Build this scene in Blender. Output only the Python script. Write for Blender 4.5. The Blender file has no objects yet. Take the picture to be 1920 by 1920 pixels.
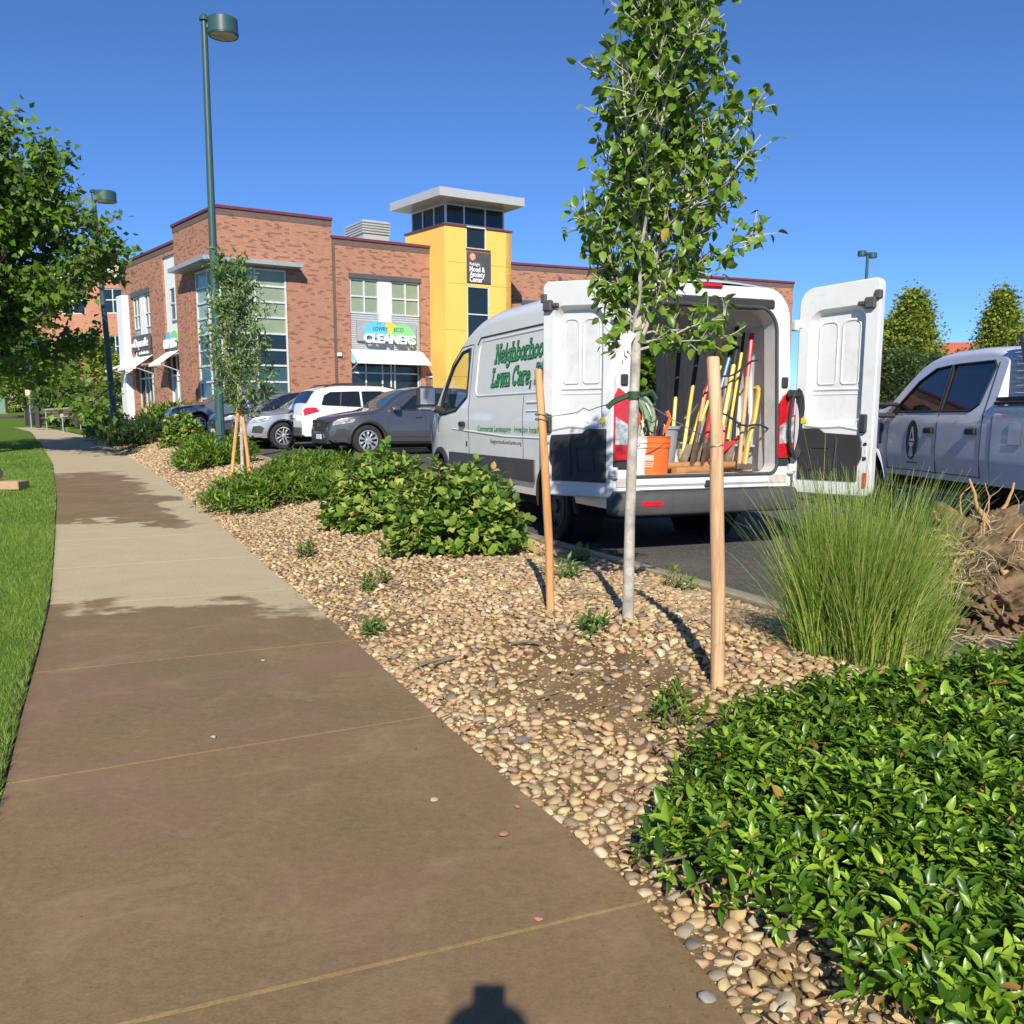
import bpy, bmesh, math, random
import numpy as np
from mathutils import Vector, Matrix, Euler
R = math.radians
rng = np.random.RandomState(7)
random.seed(7)
SC = bpy.context.scene
COL = SC.collection

# ------------------------------------------------------------------ camera, sky, sun, exposure
ZC = 1.3
cam_d = bpy.data.cameras.new('camera')
cam_d.sensor_width = 36.0
cam_d.sensor_fit = 'HORIZONTAL'
cam_d.lens = 1775.0 / 1920.0 * 36.0
cam_d.shift_y = 102.0 / 1920.0
cam_d.clip_start = 0.02
cam_d.clip_end = 3000.0
cam = bpy.data.objects.new('camera', cam_d)
COL.objects.link(cam)
cam.location = (0, 0, ZC)
cam.rotation_euler = (R(90 - 8.87), 0, 0)
SC.camera = cam

SUN_EL = 32.8
world = bpy.data.worlds.new('World')
SC.world = world
world.use_nodes = True
wn = world.node_tree
wn.nodes.clear()
sky = wn.nodes.new('ShaderNodeTexSky')
sky.sky_type = 'NISHITA'
sky.sun_disc = False
sky.sun_elevation = R(SUN_EL)
sky.sun_rotation = R(180.5)
sky.altitude = 4000
sky.air_density = 1.0
sky.dust_density = 0.0
sky.ozone_density = 10.0
bg = wn.nodes.new('ShaderNodeBackground')
bg.inputs['Strength'].default_value = 0.125
wo = wn.nodes.new('ShaderNodeOutputWorld')
wn.links.new(sky.outputs[0], bg.inputs[0])
wn.links.new(bg.outputs[0], wo.inputs[0])

sun_d = bpy.data.lights.new('sun', 'SUN')
sun_d.energy = 5.0
sun_d.angle = R(0.5)
sun_d.color = (1.0, 0.92, 0.78)
sun = bpy.data.objects.new('sun', sun_d)
COL.objects.link(sun)
sun.rotation_euler = (R(90 - SUN_EL), 0, R(0.5))
sun.location = (0, -20, 30)

SC.view_settings.view_transform = 'Standard'
SC.view_settings.look = 'None'
SC.view_settings.gamma = 1.0
SC.view_settings.use_curve_mapping = False
SC.view_settings.exposure = 0.34
SC.cycles.max_bounces = 8
SC.cycles.transparent_max_bounces = 12

# ------------------------------------------------------------------ helpers
def tag(o, label=None, cat=None, group=None, kind=None):
    if label: o['label'] = label
    if cat: o['category'] = cat
    if group: o['group'] = group
    if kind: o['kind'] = kind
    return o

def thing(name, label, cat, loc=(0, 0, 0), rotz=0.0, group=None):
    o = bpy.data.objects.new(name, None)
    o.empty_display_size = 0.2
    COL.objects.link(o)
    o.location = loc
    o.rotation_euler = (0, 0, rotz)
    return tag(o, label, cat, group)

def copy_tree(o, parent=None):
    c = o.copy()
    COL.objects.link(c)
    if parent is not None:
        c.parent = parent
    for ch in list(o.children):
        copy_tree(ch, c)
    return c

def link_mesh(name, me, parent=None):
    o = bpy.data.objects.new(name, me)
    COL.objects.link(o)
    if parent is not None:
        o.parent = parent
    return o

def finish_mesh(me, mats, smooth):
    for m in (mats if isinstance(mats, (list, tuple)) else [mats]):
        me.materials.append(m)
    if smooth is None and len(me.polygons):
        me.polygons.foreach_set('use_smooth', np.zeros(len(me.polygons), dtype=bool))
    if smooth is not None and len(me.polygons):
        me.polygons.foreach_set('use_smooth', np.ones(len(me.polygons), dtype=bool))
        if smooth < 179:
            me.set_sharp_from_angle(angle=R(smooth))
    me.update()

def np_mesh(name, V, F, mat, parent=None, smooth=None, link=True, mi=None):
    """V (n,3), F (m,k) arrays of one polygon size"""
    me = bpy.data.meshes.new(name)
    V = np.asarray(V, dtype=np.float32)
    F = np.asarray(F, dtype=np.int32)
    me.vertices.add(len(V))
    me.vertices.foreach_set('co', V.ravel())
    k = F.shape[1]
    me.loops.add(F.size)
    me.loops.foreach_set('vertex_index', F.ravel())
    me.polygons.add(len(F))
    me.polygons.foreach_set('loop_start', np.arange(0, F.size, k, dtype=np.int32))
    me.polygons.foreach_set('loop_total', np.full(len(F), k, dtype=np.int32))
    if mi is not None:
        me.polygons.foreach_set('material_index', np.asarray(mi, dtype=np.int32))
    me.update(calc_edges=True)
    me.validate()
    finish_mesh(me, mat, smooth)
    return link_mesh(name, me, parent) if link else me

class MB:
    """collects simple solids and links them as ONE mesh object"""
    def __init__(s):
        s.v = []; s.f = []; s.m = []
    def add(s, vs, fs, m=0):
        n = len(s.v)
        s.v += [tuple(p) for p in vs]
        s.f += [tuple(i + n for i in f) for f in fs]
        s.m += [m] * len(fs)
        return s
    def box(s, x0, x1, y0, y1, z0, z1, m=0, M=None, c=0.0):
        x0, x1 = min(x0, x1), max(x0, x1); y0, y1 = min(y0, y1), max(y0, y1); z0, z1 = min(z0, z1), max(z0, z1)
        if c <= 0:
            vs = [(x, y, z) for x in (x0, x1) for y in (y0, y1) for z in (z0, z1)]
            fs = [(0, 1, 3, 2), (4, 6, 7, 5), (0, 4, 5, 1), (2, 3, 7, 6), (0, 2, 6, 4), (1, 5, 7, 3)]
        else:
            c = min(c, (x1 - x0) * .45, (y1 - y0) * .45, (z1 - z0) * .45)
            vs = []; idx = {}
            for a, x in enumerate((x0, x1)):
                for b, y in enumerate((y0, y1)):
                    for d, z in enumerate((z0, z1)):
                        sx, sy, sz = (c if a == 0 else -c), (c if b == 0 else -c), (c if d == 0 else -c)
                        idx[(a, b, d)] = len(vs)
                        vs += [(x, y + sy, z + sz), (x + sx, y, z + sz), (x + sx, y + sy, z)]
            I = lambda a, b, d, k: idx[(a, b, d)] + k
            fs = []
            for a in (0, 1):
                q = (I(a,0,0,0), I(a,0,1,0), I(a,1,1,0), I(a,1,0,0)); fs.append(q if a == 0 else q[::-1])
                q = (I(0,a,0,1), I(1,a,0,1), I(1,a,1,1), I(0,a,1,1)); fs.append(q if a == 0 else q[::-1])
                q = (I(0,0,a,2), I(0,1,a,2), I(1,1,a,2), I(1,0,a,2)); fs.append(q if a == 0 else q[::-1])
            for p in (0, 1):
                for q in (0, 1):
                    f = (I(p,q,0,0), I(p,q,0,1), I(p,q,1,1), I(p,q,1,0)); fs.append(f if (p + q) % 2 else f[::-1])
                    f = (I(p,0,q,0), I(p,0,q,2), I(p,1,q,2), I(p,1,q,0)); fs.append(f if (p + q) % 2 == 0 else f[::-1])
                    f = (I(0,p,q,1), I(0,p,q,2), I(1,p,q,2), I(1,p,q,1)); fs.append(f if (p + q) % 2 else f[::-1])
            for a in (0, 1):
                for b in (0, 1):
                    for d in (0, 1):
                        f = (I(a,b,d,0), I(a,b,d,1), I(a,b,d,2)); fs.append(f if (a + b + d) % 2 == 0 else f[::-1])
        if M is not None:
            vs = [tuple(M @ Vector(p)) for p in vs]
        return s.add(vs, fs, m)
    def tube(s, pts, rad, n=8, m=0, cap=True, sq=None):
        pts = [Vector(p) for p in pts]
        if not isinstance(rad, (list, tuple, np.ndarray)): rad = [rad] * len(pts)
        vs = []; fs = []
        t0 = (pts[1] - pts[0]).normalized()
        ref = Vector((0, 0, 1)) if abs(t0.z) < .9 else Vector((1, 0, 0))
        u = t0.cross(ref).normalized()
        for i, p in enumerate(pts):
            t = (pts[min(i + 1, len(pts) - 1)] - pts[max(i - 1, 0)])
            t = t.normalized() if t.length > 1e-9 else t0
            u = (u - t * u.dot(t))
            u = u.normalized() if u.length > 1e-6 else t.orthogonal().normalized()
            w = t.cross(u)
            for k in range(n):
                a = 2 * math.pi * (k + (.5 if n == 4 else 0)) / n
                q = p + (u * math.cos(a) + w * math.sin(a) * (sq or 1)) * rad[i]
                vs.append(tuple(q))
        for i in range(len(pts) - 1):
            for k in range(n):
                k2 = (k + 1) % n
                fs.append((i * n + k, i * n + k2, (i + 1) * n + k2, (i + 1) * n + k))
        if cap:
            fs.append(tuple(range(n))[::-1]); fs.append(tuple(range((len(pts) - 1) * n, len(pts) * n)))
        return s.add(vs, fs, m)
    def lathe(s, prof, n=24, m=0, M=None, cap=False):
        """prof: list of (r, z) around z"""
        vs = []; fs = []
        for (r, z) in prof:
            for k in range(n):
                a = 2 * math.pi * k / n
                vs.append((r * math.cos(a), r * math.sin(a), z))
        for i in range(len(prof) - 1):
            for k in range(n):
                k2 = (k + 1) % n
                fs.append((i * n + k, i * n + k2, (i + 1) * n + k2, (i + 1) * n + k))
        if cap:
            fs.append(tuple(range(n))[::-1]); fs.append(tuple(range((len(prof) - 1) * n, len(prof) * n)))
        if M is not None: vs = [tuple(M @ Vector(p)) for p in vs]
        return s.add(vs, fs, m)
    def prism(s, poly, d0, d1, m=0, M=None, bev=0.0):
        """poly in (a,b) extruded along the third axis d0->d1 : local (a, d, b)"""
        n = len(poly)
        if bev > 0:
            cx = sum(p[0] for p in poly) / n; cy = sum(p[1] for p in poly) / n
            mx = max(max(abs(p[0] - cx), abs(p[1] - cy)) for p in poly)
            k = 1 - bev / mx
            inner = [(cx + (a - cx) * k, cy + (b - cy) * k) for a, b in poly]
            sgn = 1 if d1 > d0 else -1
            loops = [(poly, d0), (poly, d1 - sgn * bev), (inner, d1)]
        else:
            loops = [(poly, d0), (poly, d1)]
        vs = [(a, d, b) for lp, d in loops for (a, b) in lp]
        fs = []
        for l in range(len(loops) - 1):
            for i in range(n):
                j = (i + 1) % n
                fs.append((l * n + i, l * n + j, (l + 1) * n + j, (l + 1) * n + i))
        fs.append(tuple(range(n))[::-1]); fs.append(tuple(range((len(loops) - 1) * n, len(loops) * n)))
        if M is not None: vs = [tuple(M @ Vector(p)) for p in vs]
        return s.add(vs, fs, m)
    def loops(s, lps, m=0, closed=True, cap0=False, cap1=False):
        n = len(lps[0]); vs = [p for lp in lps for p in lp]; fs = []
        for l in range(len(lps) - 1):
            for i in range(n if closed else n - 1):
                j = (i + 1) % n
                fs.append((l * n + i, l * n + j, (l + 1) * n + j, (l + 1) * n + i))
        if cap0: fs.append(tuple(range(n))[::-1])
        if cap1: fs.append(tuple(range((len(lps) - 1) * n, len(lps) * n)))
        return s.add(vs, fs, m)
    def build(s, name, mats, parent=None, smooth=35, fix=True, link=True):
        me = bpy.data.meshes.new(name)
        me.from_pydata(s.v, [], s.f)
        me.polygons.foreach_set('material_index', np.array(s.m, dtype=np.int32))
        if fix:
            bm = bmesh.new(); bm.from_mesh(me)
            bmesh.ops.recalc_face_normals(bm, faces=bm.faces)
            bm.to_mesh(me); bm.free()
        finish_mesh(me, mats, smooth)
        return link_mesh(name, me, parent) if link else me

def rrect(u0, u1, z0, z1, r, k=6):
    """rounded rectangle points, 4 corners * k; r number or 4 radii (bl, br, tr, tl)"""
    r = list(r) if isinstance(r, (list, tuple)) else [r] * 4
    out = []
    for (cx, cz, a0, rr) in ((u0 + r[0], z0 + r[0], 180, r[0]), (u1 - r[1], z0 + r[1], 270, r[1]),
                             (u1 - r[2], z1 - r[2], 0, r[2]), (u0 + r[3], z1 - r[3], 90, r[3])):
        for i in range(k):
            a = R(a0 + 90 * i / (k - 1))
            out.append((cx + rr * math.cos(a), cz + rr * math.sin(a)))
    return out

def pchip(xs, ys):
    xs = np.asarray(xs, float); ys = np.asarray(ys, float)
    h = np.diff(xs); d = np.diff(ys) / h
    m = np.zeros_like(xs)
    m[0], m[-1] = d[0], d[-1]
    for i in range(1, len(xs) - 1):
        if d[i - 1] * d[i] > 0:
            w1, w2 = 2 * h[i] + h[i - 1], h[i] + 2 * h[i - 1]
            m[i] = (w1 + w2) / (w1 / d[i - 1] + w2 / d[i])
    def f(x):
        x = min(max(x, xs[0]), xs[-1])
        i = min(int(np.searchsorted(xs, x, 'right')) - 1, len(xs) - 2)
        t = (x - xs[i]) / h[i]
        return float((2*t**3 - 3*t**2 + 1) * ys[i] + (t**3 - 2*t**2 + t) * h[i] * m[i] + (-2*t**3 + 3*t**2) * ys[i+1] + (t**3 - t**2) * h[i] * m[i+1])
    return f

def text_mesh(body, size, extrude=0.0, offset=0.0, shear=0.0, align='LEFT', spacing=1.0, width=None):
    c = bpy.data.curves.new('lettering', 'FONT')
    c.body = body; c.size = size; c.extrude = extrude; c.offset = offset; c.shear = shear
    c.align_x = align; c.space_character = spacing; c.resolution_u = 3
    o = bpy.data.objects.new('lettering', c)
    COL.objects.link(o)
    dg = bpy.context.evaluated_depsgraph_get()
    me = bpy.data.meshes.new_from_object(o.evaluated_get(dg))
    bpy.data.objects.remove(o); bpy.data.curves.remove(c)
    if width:
        xs = [v.co.x for v in me.vertices]
        k = width / (max(xs) - min(xs)); x0 = min(xs)
        for v in me.vertices: v.co.x = (v.co.x - x0) * k
    me.materials.clear()
    return me

def text_obj(name, body, size, M, mat, parent, **kw):
    """flat lettering laid with local x right, y up, z out by matrix M"""
    me = text_mesh(body, size, **kw)
    me.transform(M)
    me.materials.append(mat)
    return link_mesh(name, me, parent)

# ------------------------------------------------------------------ materials
class NT:
    def __init__(s, name):
        s.mat = bpy.data.materials.new(name); s.mat.use_nodes = True
        s.t = s.mat.node_tree; s.t.nodes.clear()
        s.out = s.n('ShaderNodeOutputMaterial')
    def n(s, ty, ins=None, **kw):
        nd = s.t.nodes.new(ty)
        for k, v in kw.items(): setattr(nd, k, v)
        for k, v in (ins or {}).items():
            if isinstance(v, bpy.types.NodeSocket): s.t.links.new(v, nd.inputs[k])
            else: nd.inputs[k].default_value = v
        return nd
    def l(s, a, b): s.t.links.new(a, b)
    def math(s, op, a, b=0.0, clamp=False):
        return s.n('ShaderNodeMath', {0: a, 1: b}, operation=op, use_clamp=clamp).outputs[0]
    def mix(s, f, a, b, mode='MIX'):
        nd = s.n('ShaderNodeMix', data_type='RGBA', blend_type=mode)
        for k, v in ((0, f), (6, a), (7, b)):
            if isinstance(v, bpy.types.NodeSocket): s.l(v, nd.inputs[k])
            else: nd.inputs[k].default_value = v
        return nd.outputs[2]
    def ramp(s, f, stops, interp='LINEAR'):
        nd = s.n('ShaderNodeValToRGB'); cr = nd.color_ramp; cr.interpolation = interp
        while len(cr.elements) < len(stops): cr.elements.new(0.5)
        for e, (p, c) in zip(cr.elements, stops):
            e.position = p; e.color = (*c[:3], 1) if len(c) < 4 else c
        if isinstance(f, bpy.types.NodeSocket): s.l(f, nd.inputs[0])
        return nd.outputs[0]
    def noise(s, scale, detail=4, rough=.55, vec=None, dist=0.0):
        nd = s.n('ShaderNodeTexNoise', {'Scale': scale, 'Detail': detail, 'Roughness': rough, 'Distortion': dist})
        if vec is not None: s.l(vec, nd.inputs['Vector'])
        return nd.outputs[0]
    def obj(s): return s.n('ShaderNodeTexCoord').outputs['Object']
    def pos(s): return s.n('ShaderNodeNewGeometry').outputs['Position']
    def bump(s, h, strength=.4, dist=.01):
        return s.n('ShaderNodeBump', {'Strength': strength, 'Distance': dist, 'Height': h}).outputs[0]
    def bsdf(s, **ins):
        return s.n('ShaderNodeBsdfPrincipled', {k.replace('_', ' '): v for k, v in ins.items()})
    def done(s, b): s.l(b.outputs[0], s.out.inputs[0]); return s.mat

def c4(c): return (c[0], c[1], c[2], 1.0)
def lin(h):
    h = h.lstrip('#'); o = []
    for i in (0, 2, 4):
        v = int(h[i:i+2], 16) / 255.0
        o.append(v / 12.92 if v <= .04045 else ((v + .055) / 1.055) ** 2.4)
    return tuple(o)

def M_simple(name, col, rough=.5, metal=0.0, var=.12, vscale=6.0, bump=0.0, bscale=60.0, coat=0.0, spec=.5, dirt=0.0):
    t = NT(name); v = t.obj()
    nz = t.noise(vscale, 5, .6, v)
    lo = tuple(x * (1 - var) for x in col); hi = tuple(min(1, x * (1 + var)) for x in col)
    colr = t.ramp(nz, [(.3, lo), (.7, hi)])
    if dirt > 0:
        d = t.noise(3.1, 6, .7, v, .6)
        f = t.math('MULTIPLY', t.ramp(d, [(.48, (0, 0, 0)), (.75, (1, 1, 1))]), dirt)
        colr = t.mix(f, colr, (.22, .18, .13, 1))
    b = t.bsdf(Base_Color=colr, Roughness=rough, Metallic=metal)
    b.inputs['Specular IOR Level'].default_value = spec
    b.inputs['Coat Weight'].default_value = coat
    b.inputs['Coat Roughness'].default_value = .06
    if bump > 0:
        t.l(t.bump(t.noise(bscale, 5, .65, v), bump, .004), b.inputs['Normal'])
    return t.done(b)

def M_wood(name, a, b_, knots=True):
    t = NT(name); v = t.obj()
    mp = t.n('ShaderNodeMapping', {'Scale': (34, 34, 2.2)}); t.l(v, mp.inputs[0])
    g = t.noise(1.0, 6, .65, mp.outputs[0], .8)
    colr = t.ramp(g, [(.28, tuple(x * .62 for x in a)), (.45, a), (.62, b_), (.8, tuple(min(1, x * 1.12) for x in b_))])
    st = t.noise(2.6, 5, .65, v)
    colr = t.mix(t.ramp(st, [(.5, (0, 0, 0)), (.75, (.55, .55, .55))]), colr, (.36, .25, .15, 1))
    if knots:
        vo = t.n('ShaderNodeTexVoronoi', {'Scale': 5.0}); t.l(v, vo.inputs['Vector'])
        colr = t.mix(t.ramp(vo.outputs['Distance'], [(.05, (.8, .8, .8)), (.12, (0, 0, 0))]), colr, (.16, .07, .03, 1))
    b = t.bsdf(Base_Color=colr, Roughness=.75)
    t.l(t.bump(g, .5, .004), b.inputs['Normal'])
    return t.done(b)

def M_leaf(name, cols, rough=.45, trans=.25, spec=.5, vein=False, odd=None):
    """cols: list of 3-4 colours picked per leaf; light and dark clumps come from real shade"""
    t = NT(name)
    g = t.n('ShaderNodeNewGeometry')
    oi = t.n('ShaderNodeObjectInfo')
    rnd = t.math('FRACT', t.math('ADD', g.outputs['Random Per Island'], oi.outputs['Random']))
    n = len(cols); stops = [(i / max(1, n - 1), c) for i, c in enumerate(cols)]
    colr = t.ramp(rnd, stops)
    if odd:
        r2 = t.math('FRACT', t.math('MULTIPLY', rnd, 37.7))
        colr = t.mix(t.math('GREATER_THAN', r2, 1 - odd[0]), colr, c4(odd[1]))
    back = t.mix(g.outputs['Backfacing'], colr, t.mix(.35, colr, (.25, .3, .14, 1)))
    b = t.bsdf(Base_Color=back, Roughness=rough)
    b.inputs['Specular IOR Level'].default_value = spec
    tr = t.n('ShaderNodeBsdfTranslucent', {'Color': t.mix(.5, colr, (.32, .42, .04, 1), 'MULTIPLY')})
    t.l(t.mix(.6, colr, (.25, .38, .03, 1)), tr.inputs['Color'])
    mx = t.n('ShaderNodeMixShader', {0: trans})
    t.l(b.outputs[0], mx.inputs[1]); t.l(tr.outputs[0], mx.inputs[2])
    t.l(mx.outputs[0], t.out.inputs[0])
    return t.mat

def M_paint(name, col, metallic=0.0, rough=.3, flake=0.0, dirt=.0):
    t = NT(name); v = t.obj()
    nz = t.noise(2.2, 4, .6, v)
    base = t.ramp(nz, [(.3, tuple(x * .96 for x in col)), (.7, col)])
    if dirt:
        sep = t.n('ShaderNodeSeparateXYZ', {0: v})
        low = t.math('SUBTRACT', 1.0, t.math('MULTIPLY', sep.outputs[2], .8), True)
        f = t.math('MULTIPLY', t.math('MULTIPLY', low, t.ramp(t.noise(7, 6, .7, v), [(.35, (0,0,0)), (.8, (1,1,1))])), dirt)
        base = t.mix(f, base, (.25, .21, .16, 1))
    b = t.bsdf(Base_Color=base, Roughness=rough, Metallic=metallic)
    b.inputs['Coat Weight'].default_value = .8
    b.inputs['Coat Roughness'].default_value = .04
    return t.done(b)

def M_glass(name, tint=(.02, .025, .03), see=.0, rough=.02):
    """dark glass; see = share of light let through"""
    t = NT(name)
    b = t.bsdf(Base_Color=c4(tint), Roughness=rough)
    b.inputs['Specular IOR Level'].default_value = .6
    if see <= 0: return t.done(b)
    gl = t.n('ShaderNodeBsdfGlossy', {'Color': (1, 1, 1, 1), 'Roughness': rough})
    tr = t.n('ShaderNodeBsdfTransparent', {'Color': (see, see * 1.03, see * 1.01, 1)})
    ge = t.n('ShaderNodeNewGeometry')
    dt = t.n('ShaderNodeVectorMath', operation='DOT_PRODUCT'); t.l(ge.outputs['Normal'], dt.inputs[0]); t.l(ge.outputs['Incoming'], dt.inputs[1])
    fr = t.math('ADD', .04, t.math('MULTIPLY', .96, t.math('POWER', t.math('SUBTRACT', 1.0, t.math('ABSOLUTE', dt.outputs['Value'])), 5.0)))
    mx = t.n('ShaderNodeMixShader', {0: fr})
    t.l(tr.outputs[0], mx.inputs[1]); t.l(gl.outputs[0], mx.inputs[2]); t.l(mx.outputs[0], t.out.inputs[0])
    return t.mat

def M_brick(name, a, b_, mortar, sx=4.6, dark=.17):
    t = NT(name); v = t.obj()
    sep = t.n('ShaderNodeSeparateXYZ', {0: v})
    vec = t.n('ShaderNodeCombineXYZ', {0: sep.outputs[0], 1: sep.outputs[2], 2: 0.0}).outputs[0]
    br = t.n('ShaderNodeTexBrick', {'Scale': 1.0, 'Brick Width': .22, 'Row Height': .075, 'Mortar Size': .005, 'Mortar Smooth': .2, 'Bias': -.15,
              'Color1': c4(a), 'Color2': c4(b_), 'Mortar': c4(mortar)})
    t.l(vec, br.inputs['Vector'])
    # single dark burnt bricks, row by row
    row = t.math('FLOOR', t.math('DIVIDE', sep.outputs[2], .075))
    half = t.math('MULTIPLY', t.math('MODULO', t.math('ABSOLUTE', row), 2.0), .11)
    colm = t.math('FLOOR', t.math('DIVIDE', t.math('ADD', sep.outputs[0], half), .22))
    wnn = t.n('ShaderNodeTexWhiteNoise', noise_dimensions='2D')
    t.l(t.n('ShaderNodeCombineXYZ', {0: colm, 1: row}).outputs[0], wnn.inputs['Vector'])
    dk = t.math('GREATER_THAN', wnn.outputs['Value'], 1 - dark)
    colr = t.mix(t.math('MULTIPLY', dk, .55), br.outputs['Color'], (.11, .05, .035, 1))
    big = t.noise(.35, 4, .6, v)
    colr = t.mix(1.0, colr, t.ramp(big, [(.3, (.93, .93, .93)), (.7, (1.05, 1.05, 1.05))]), 'MULTIPLY')
    b = t.bsdf(Base_Color=colr, Roughness=.88)
    t.l(t.bump(br.outputs['Fac'], -.5, .01), b.inputs['Normal'])
    return t.done(b)
# ------------------------------------------------------------------ the lie of the land (metres, x right, y ahead)
def Lx(Y): return np.interp(Y, [-4, 0, 1.6, 2.97, 4.13, 5.23, 6.65, 9.29, 14.69, 22.12, 33, 47.3, 60.2, 80], [.4, -.70, -1.22, -1.70, -2.21, -2.68, -3.30, -4.53, -7.06, -10.67, -16.3, -23.76, -31.56, -44.5])
def Rx(Y): return np.interp(Y, [-4, 0, 1.88, 2.17, 2.53, 3.25, 4.06, 5.78, 6.85, 10.45, 14.0, 17.64, 26.69, 34.85, 42.95, 66.23, 86], [1.9, .98, .51, .436, .335, 0, -.344, -1.066, -1.53, -3.14, -4.75, -6.45, -10.9, -15.0, -19.4, -33.2, -46])
def Cx(Y): return np.interp(Y, [-4, 0, 4, 5.63, 7.1, 8.34, 9.83, 14, 19, 22, 24.6, 30, 34, 37, 42, 60, 92], [5.3, 3.7, 2.2, 1.58, 1.0, .45, -.12, -2.0, -4.6, -6.3, -7.6, -10.4, -12.7, -14.4, -17.4, -28, -48])
def zw(Y): return np.interp(Y, [0, 8, 14, 20, 30, 40, 55, 80, 140, 200], [0, 0, .10, .22, .40, .55, .75, 1.0, 1.4, 1.9])
def zl(Y): return np.interp(Y, [0, 13, 22, 27, 37, 45, 60, 100, 200], [.07, .07, .46, .52, .72, .9, 1.15, 1.4, 1.9])
def zfar(Y): return zw(Y) + np.interp(Y, [0, 58, 80, 120], [0, 0, .75, 1.4])
def bedz(X, Y):
    r = Rx(Y); c = Cx(Y)
    f = np.clip((X - r) / np.maximum(c - r, .2), 0, 1)
    s = f * f * (3 - 2 * f) * .5 + f * .5
    return zw(Y) - .015 + (zl(Y) + .10 - zw(Y)) * s + np.interp(Y, [0, 2.5, 3.3, 4.5, 6.2, 8.5], [.06, .10, .20, .26, .20, .12]) * np.sin(np.pi * f) ** 1.5 + .015 * np.sin(X * 3.1 + Y) * np.sin(Y * 2.3 - X) * np.sin(np.pi * f)

# ------------------------------------------------------------------ ground materials
def mk_concrete():
    t = NT('sidewalk_concrete'); v = t.pos()
    sep = t.n('ShaderNodeSeparateXYZ', {0: v}); X, Y = sep.outputs[0], sep.outputs[1]
    fine = t.math('ADD', t.math('MULTIPLY', t.noise(95, 4, .75, v), .6), t.math('MULTIPLY', t.noise(28, 3, .6, v), .4))
    mid = t.noise(2.4, 6, .65, v)
    dry = t.ramp(mid, [(.3, lin('#b2a284')), (.7, lin('#c4b494'))])
    dry = t.mix(.5, dry, t.ramp(fine, [(.3, lin('#9c8e70')), (.7, lin('#cabc9a'))]))
    # where sprinklers wet the path: near the viewer, and a patch further on
    n1 = t.noise(.9, 5, .6, v); n2 = t.noise(2.6, 4, .55, v)
    Yd = t.math('ADD', Y, t.math('MULTIPLY', t.math('SUBTRACT', n1, .5), 4.2))
    Yd = t.math('ADD', Yd, t.math('MULTIPLY', t.math('SUBTRACT', n2, .5), 2.2))
    Yd = t.math('ADD', Yd, t.math('MULTIPLY', X, .12))
    near = t.n('ShaderNodeMapRange', {0: Yd, 1: 6.15, 2: 6.45, 3: 1.0, 4: 0.0}).outputs[0]
    a = t.n('ShaderNodeMapRange', {0: Yd, 1: 10.5, 2: 10.65, 3: 0.0, 4: 1.0}).outputs[0]
    b_ = t.n('ShaderNodeMapRange', {0: Yd, 1: 17.6, 2: 18.4, 3: 1.0, 4: 0.0}).outputs[0]
    # the far patch hugs the lawn side
    lim = t.math('ADD', t.math('MULTIPLY', Y, -.50), 2.3)
    c_ = t.n('ShaderNodeMapRange', {0: t.math('SUBTRACT', t.math('ADD', X, t.math('MULTIPLY', n1, 2.6)), t.math('ADD', lim, .8)), 1: -.1, 2: .05, 3: 1.0, 4: 0.0}).outputs[0]
    far = t.math('MULTIPLY', t.math('MULTIPLY', a, b_), c_)
    wet = t.math('MAXIMUM', near, far)
    st = t.noise(1.1, 5, .6, v)
    wcol = t.ramp(st, [(.32, lin('#76644c')), (.5, lin('#887256')), (.68, lin('#98805f'))])
    wcol = t.mix(.62, wcol, t.ramp(fine, [(.3, lin('#5f5038')), (.72, lin('#9a8258'))]))
    gr = t.noise(260, 2, .6, v)
    wcol = t.mix(t.math('MULTIPLY', t.math('GREATER_THAN', gr, .66), .25), wcol, c4(lin('#a8987a')))
    # faint scuffs and drip stains
    sc = t.ramp(t.noise(4.2, 7, .75, v, 1.2), [(.58, (0, 0, 0)), (.76, (1, 1, 1))])
    wcol = t.mix(t.math('MULTIPLY', sc, .42), wcol, c4(lin('#4b4034')))
    dry = t.mix(t.math('MULTIPLY', sc, .16), dry, c4(lin('#7d725c')))
    wb = t.noise(.8, 4, .6, v, .4)
    wcol = t.mix(t.ramp(wb, [(.5, (0, 0, 0)), (.72, (.7, .7, .7))]), wcol, c4(lin('#8a6c5c')))
    blot = t.ramp(t.noise(2.6, 8, .75, v, .8), [(.50, (0, 0, 0)), (.72, (1, 1, 1))])
    wcol = t.mix(t.math('MULTIPLY', blot, .55), wcol, c4(lin('#a08a6c')))
    colr = t.mix(wet, dry, wcol)
    rough = t.n('ShaderNodeMapRange', {0: wet, 1: 0.0, 2: 1.0, 3: .92, 4: .62}).outputs[0]
    b = t.bsdf(Base_Color=colr, Roughness=rough)
    b.inputs['Specular IOR Level'].default_value = .3
    h = t.math('ADD', t.math('MULTIPLY', fine, .7), t.math('MULTIPLY', t.noise(40, 3, .6, v), .5))
    t.l(t.bump(h, .5, .004), b.inputs['Normal'])
    return t.done(b)

def mk_ground(name, cols, scale, bump=.5, bs=30, rough=.95, patch=None, bd=.02):
    t = NT(name); v = t.pos()
    nz = t.noise(scale, 8, .7, v)
    colr = t.ramp(nz, [(.25 + .5 * i / max(1, len(cols) - 1), c) for i, c in enumerate(cols)])
    if patch:
        colr = t.mix(t.ramp(t.noise(patch[0], 5, .65, v, .5), [(patch[1], (0, 0, 0)), (patch[1] + .14, (1, 1, 1))]), colr, c4(patch[2]))
    b = t.bsdf(Base_Color=colr, Roughness=rough)
    b.inputs['Specular IOR Level'].default_value = .25
    t.l(t.bump(t.noise(bs, 7, .7, v), bump, bd), b.inputs['Normal'])
    return t.done(b)

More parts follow.
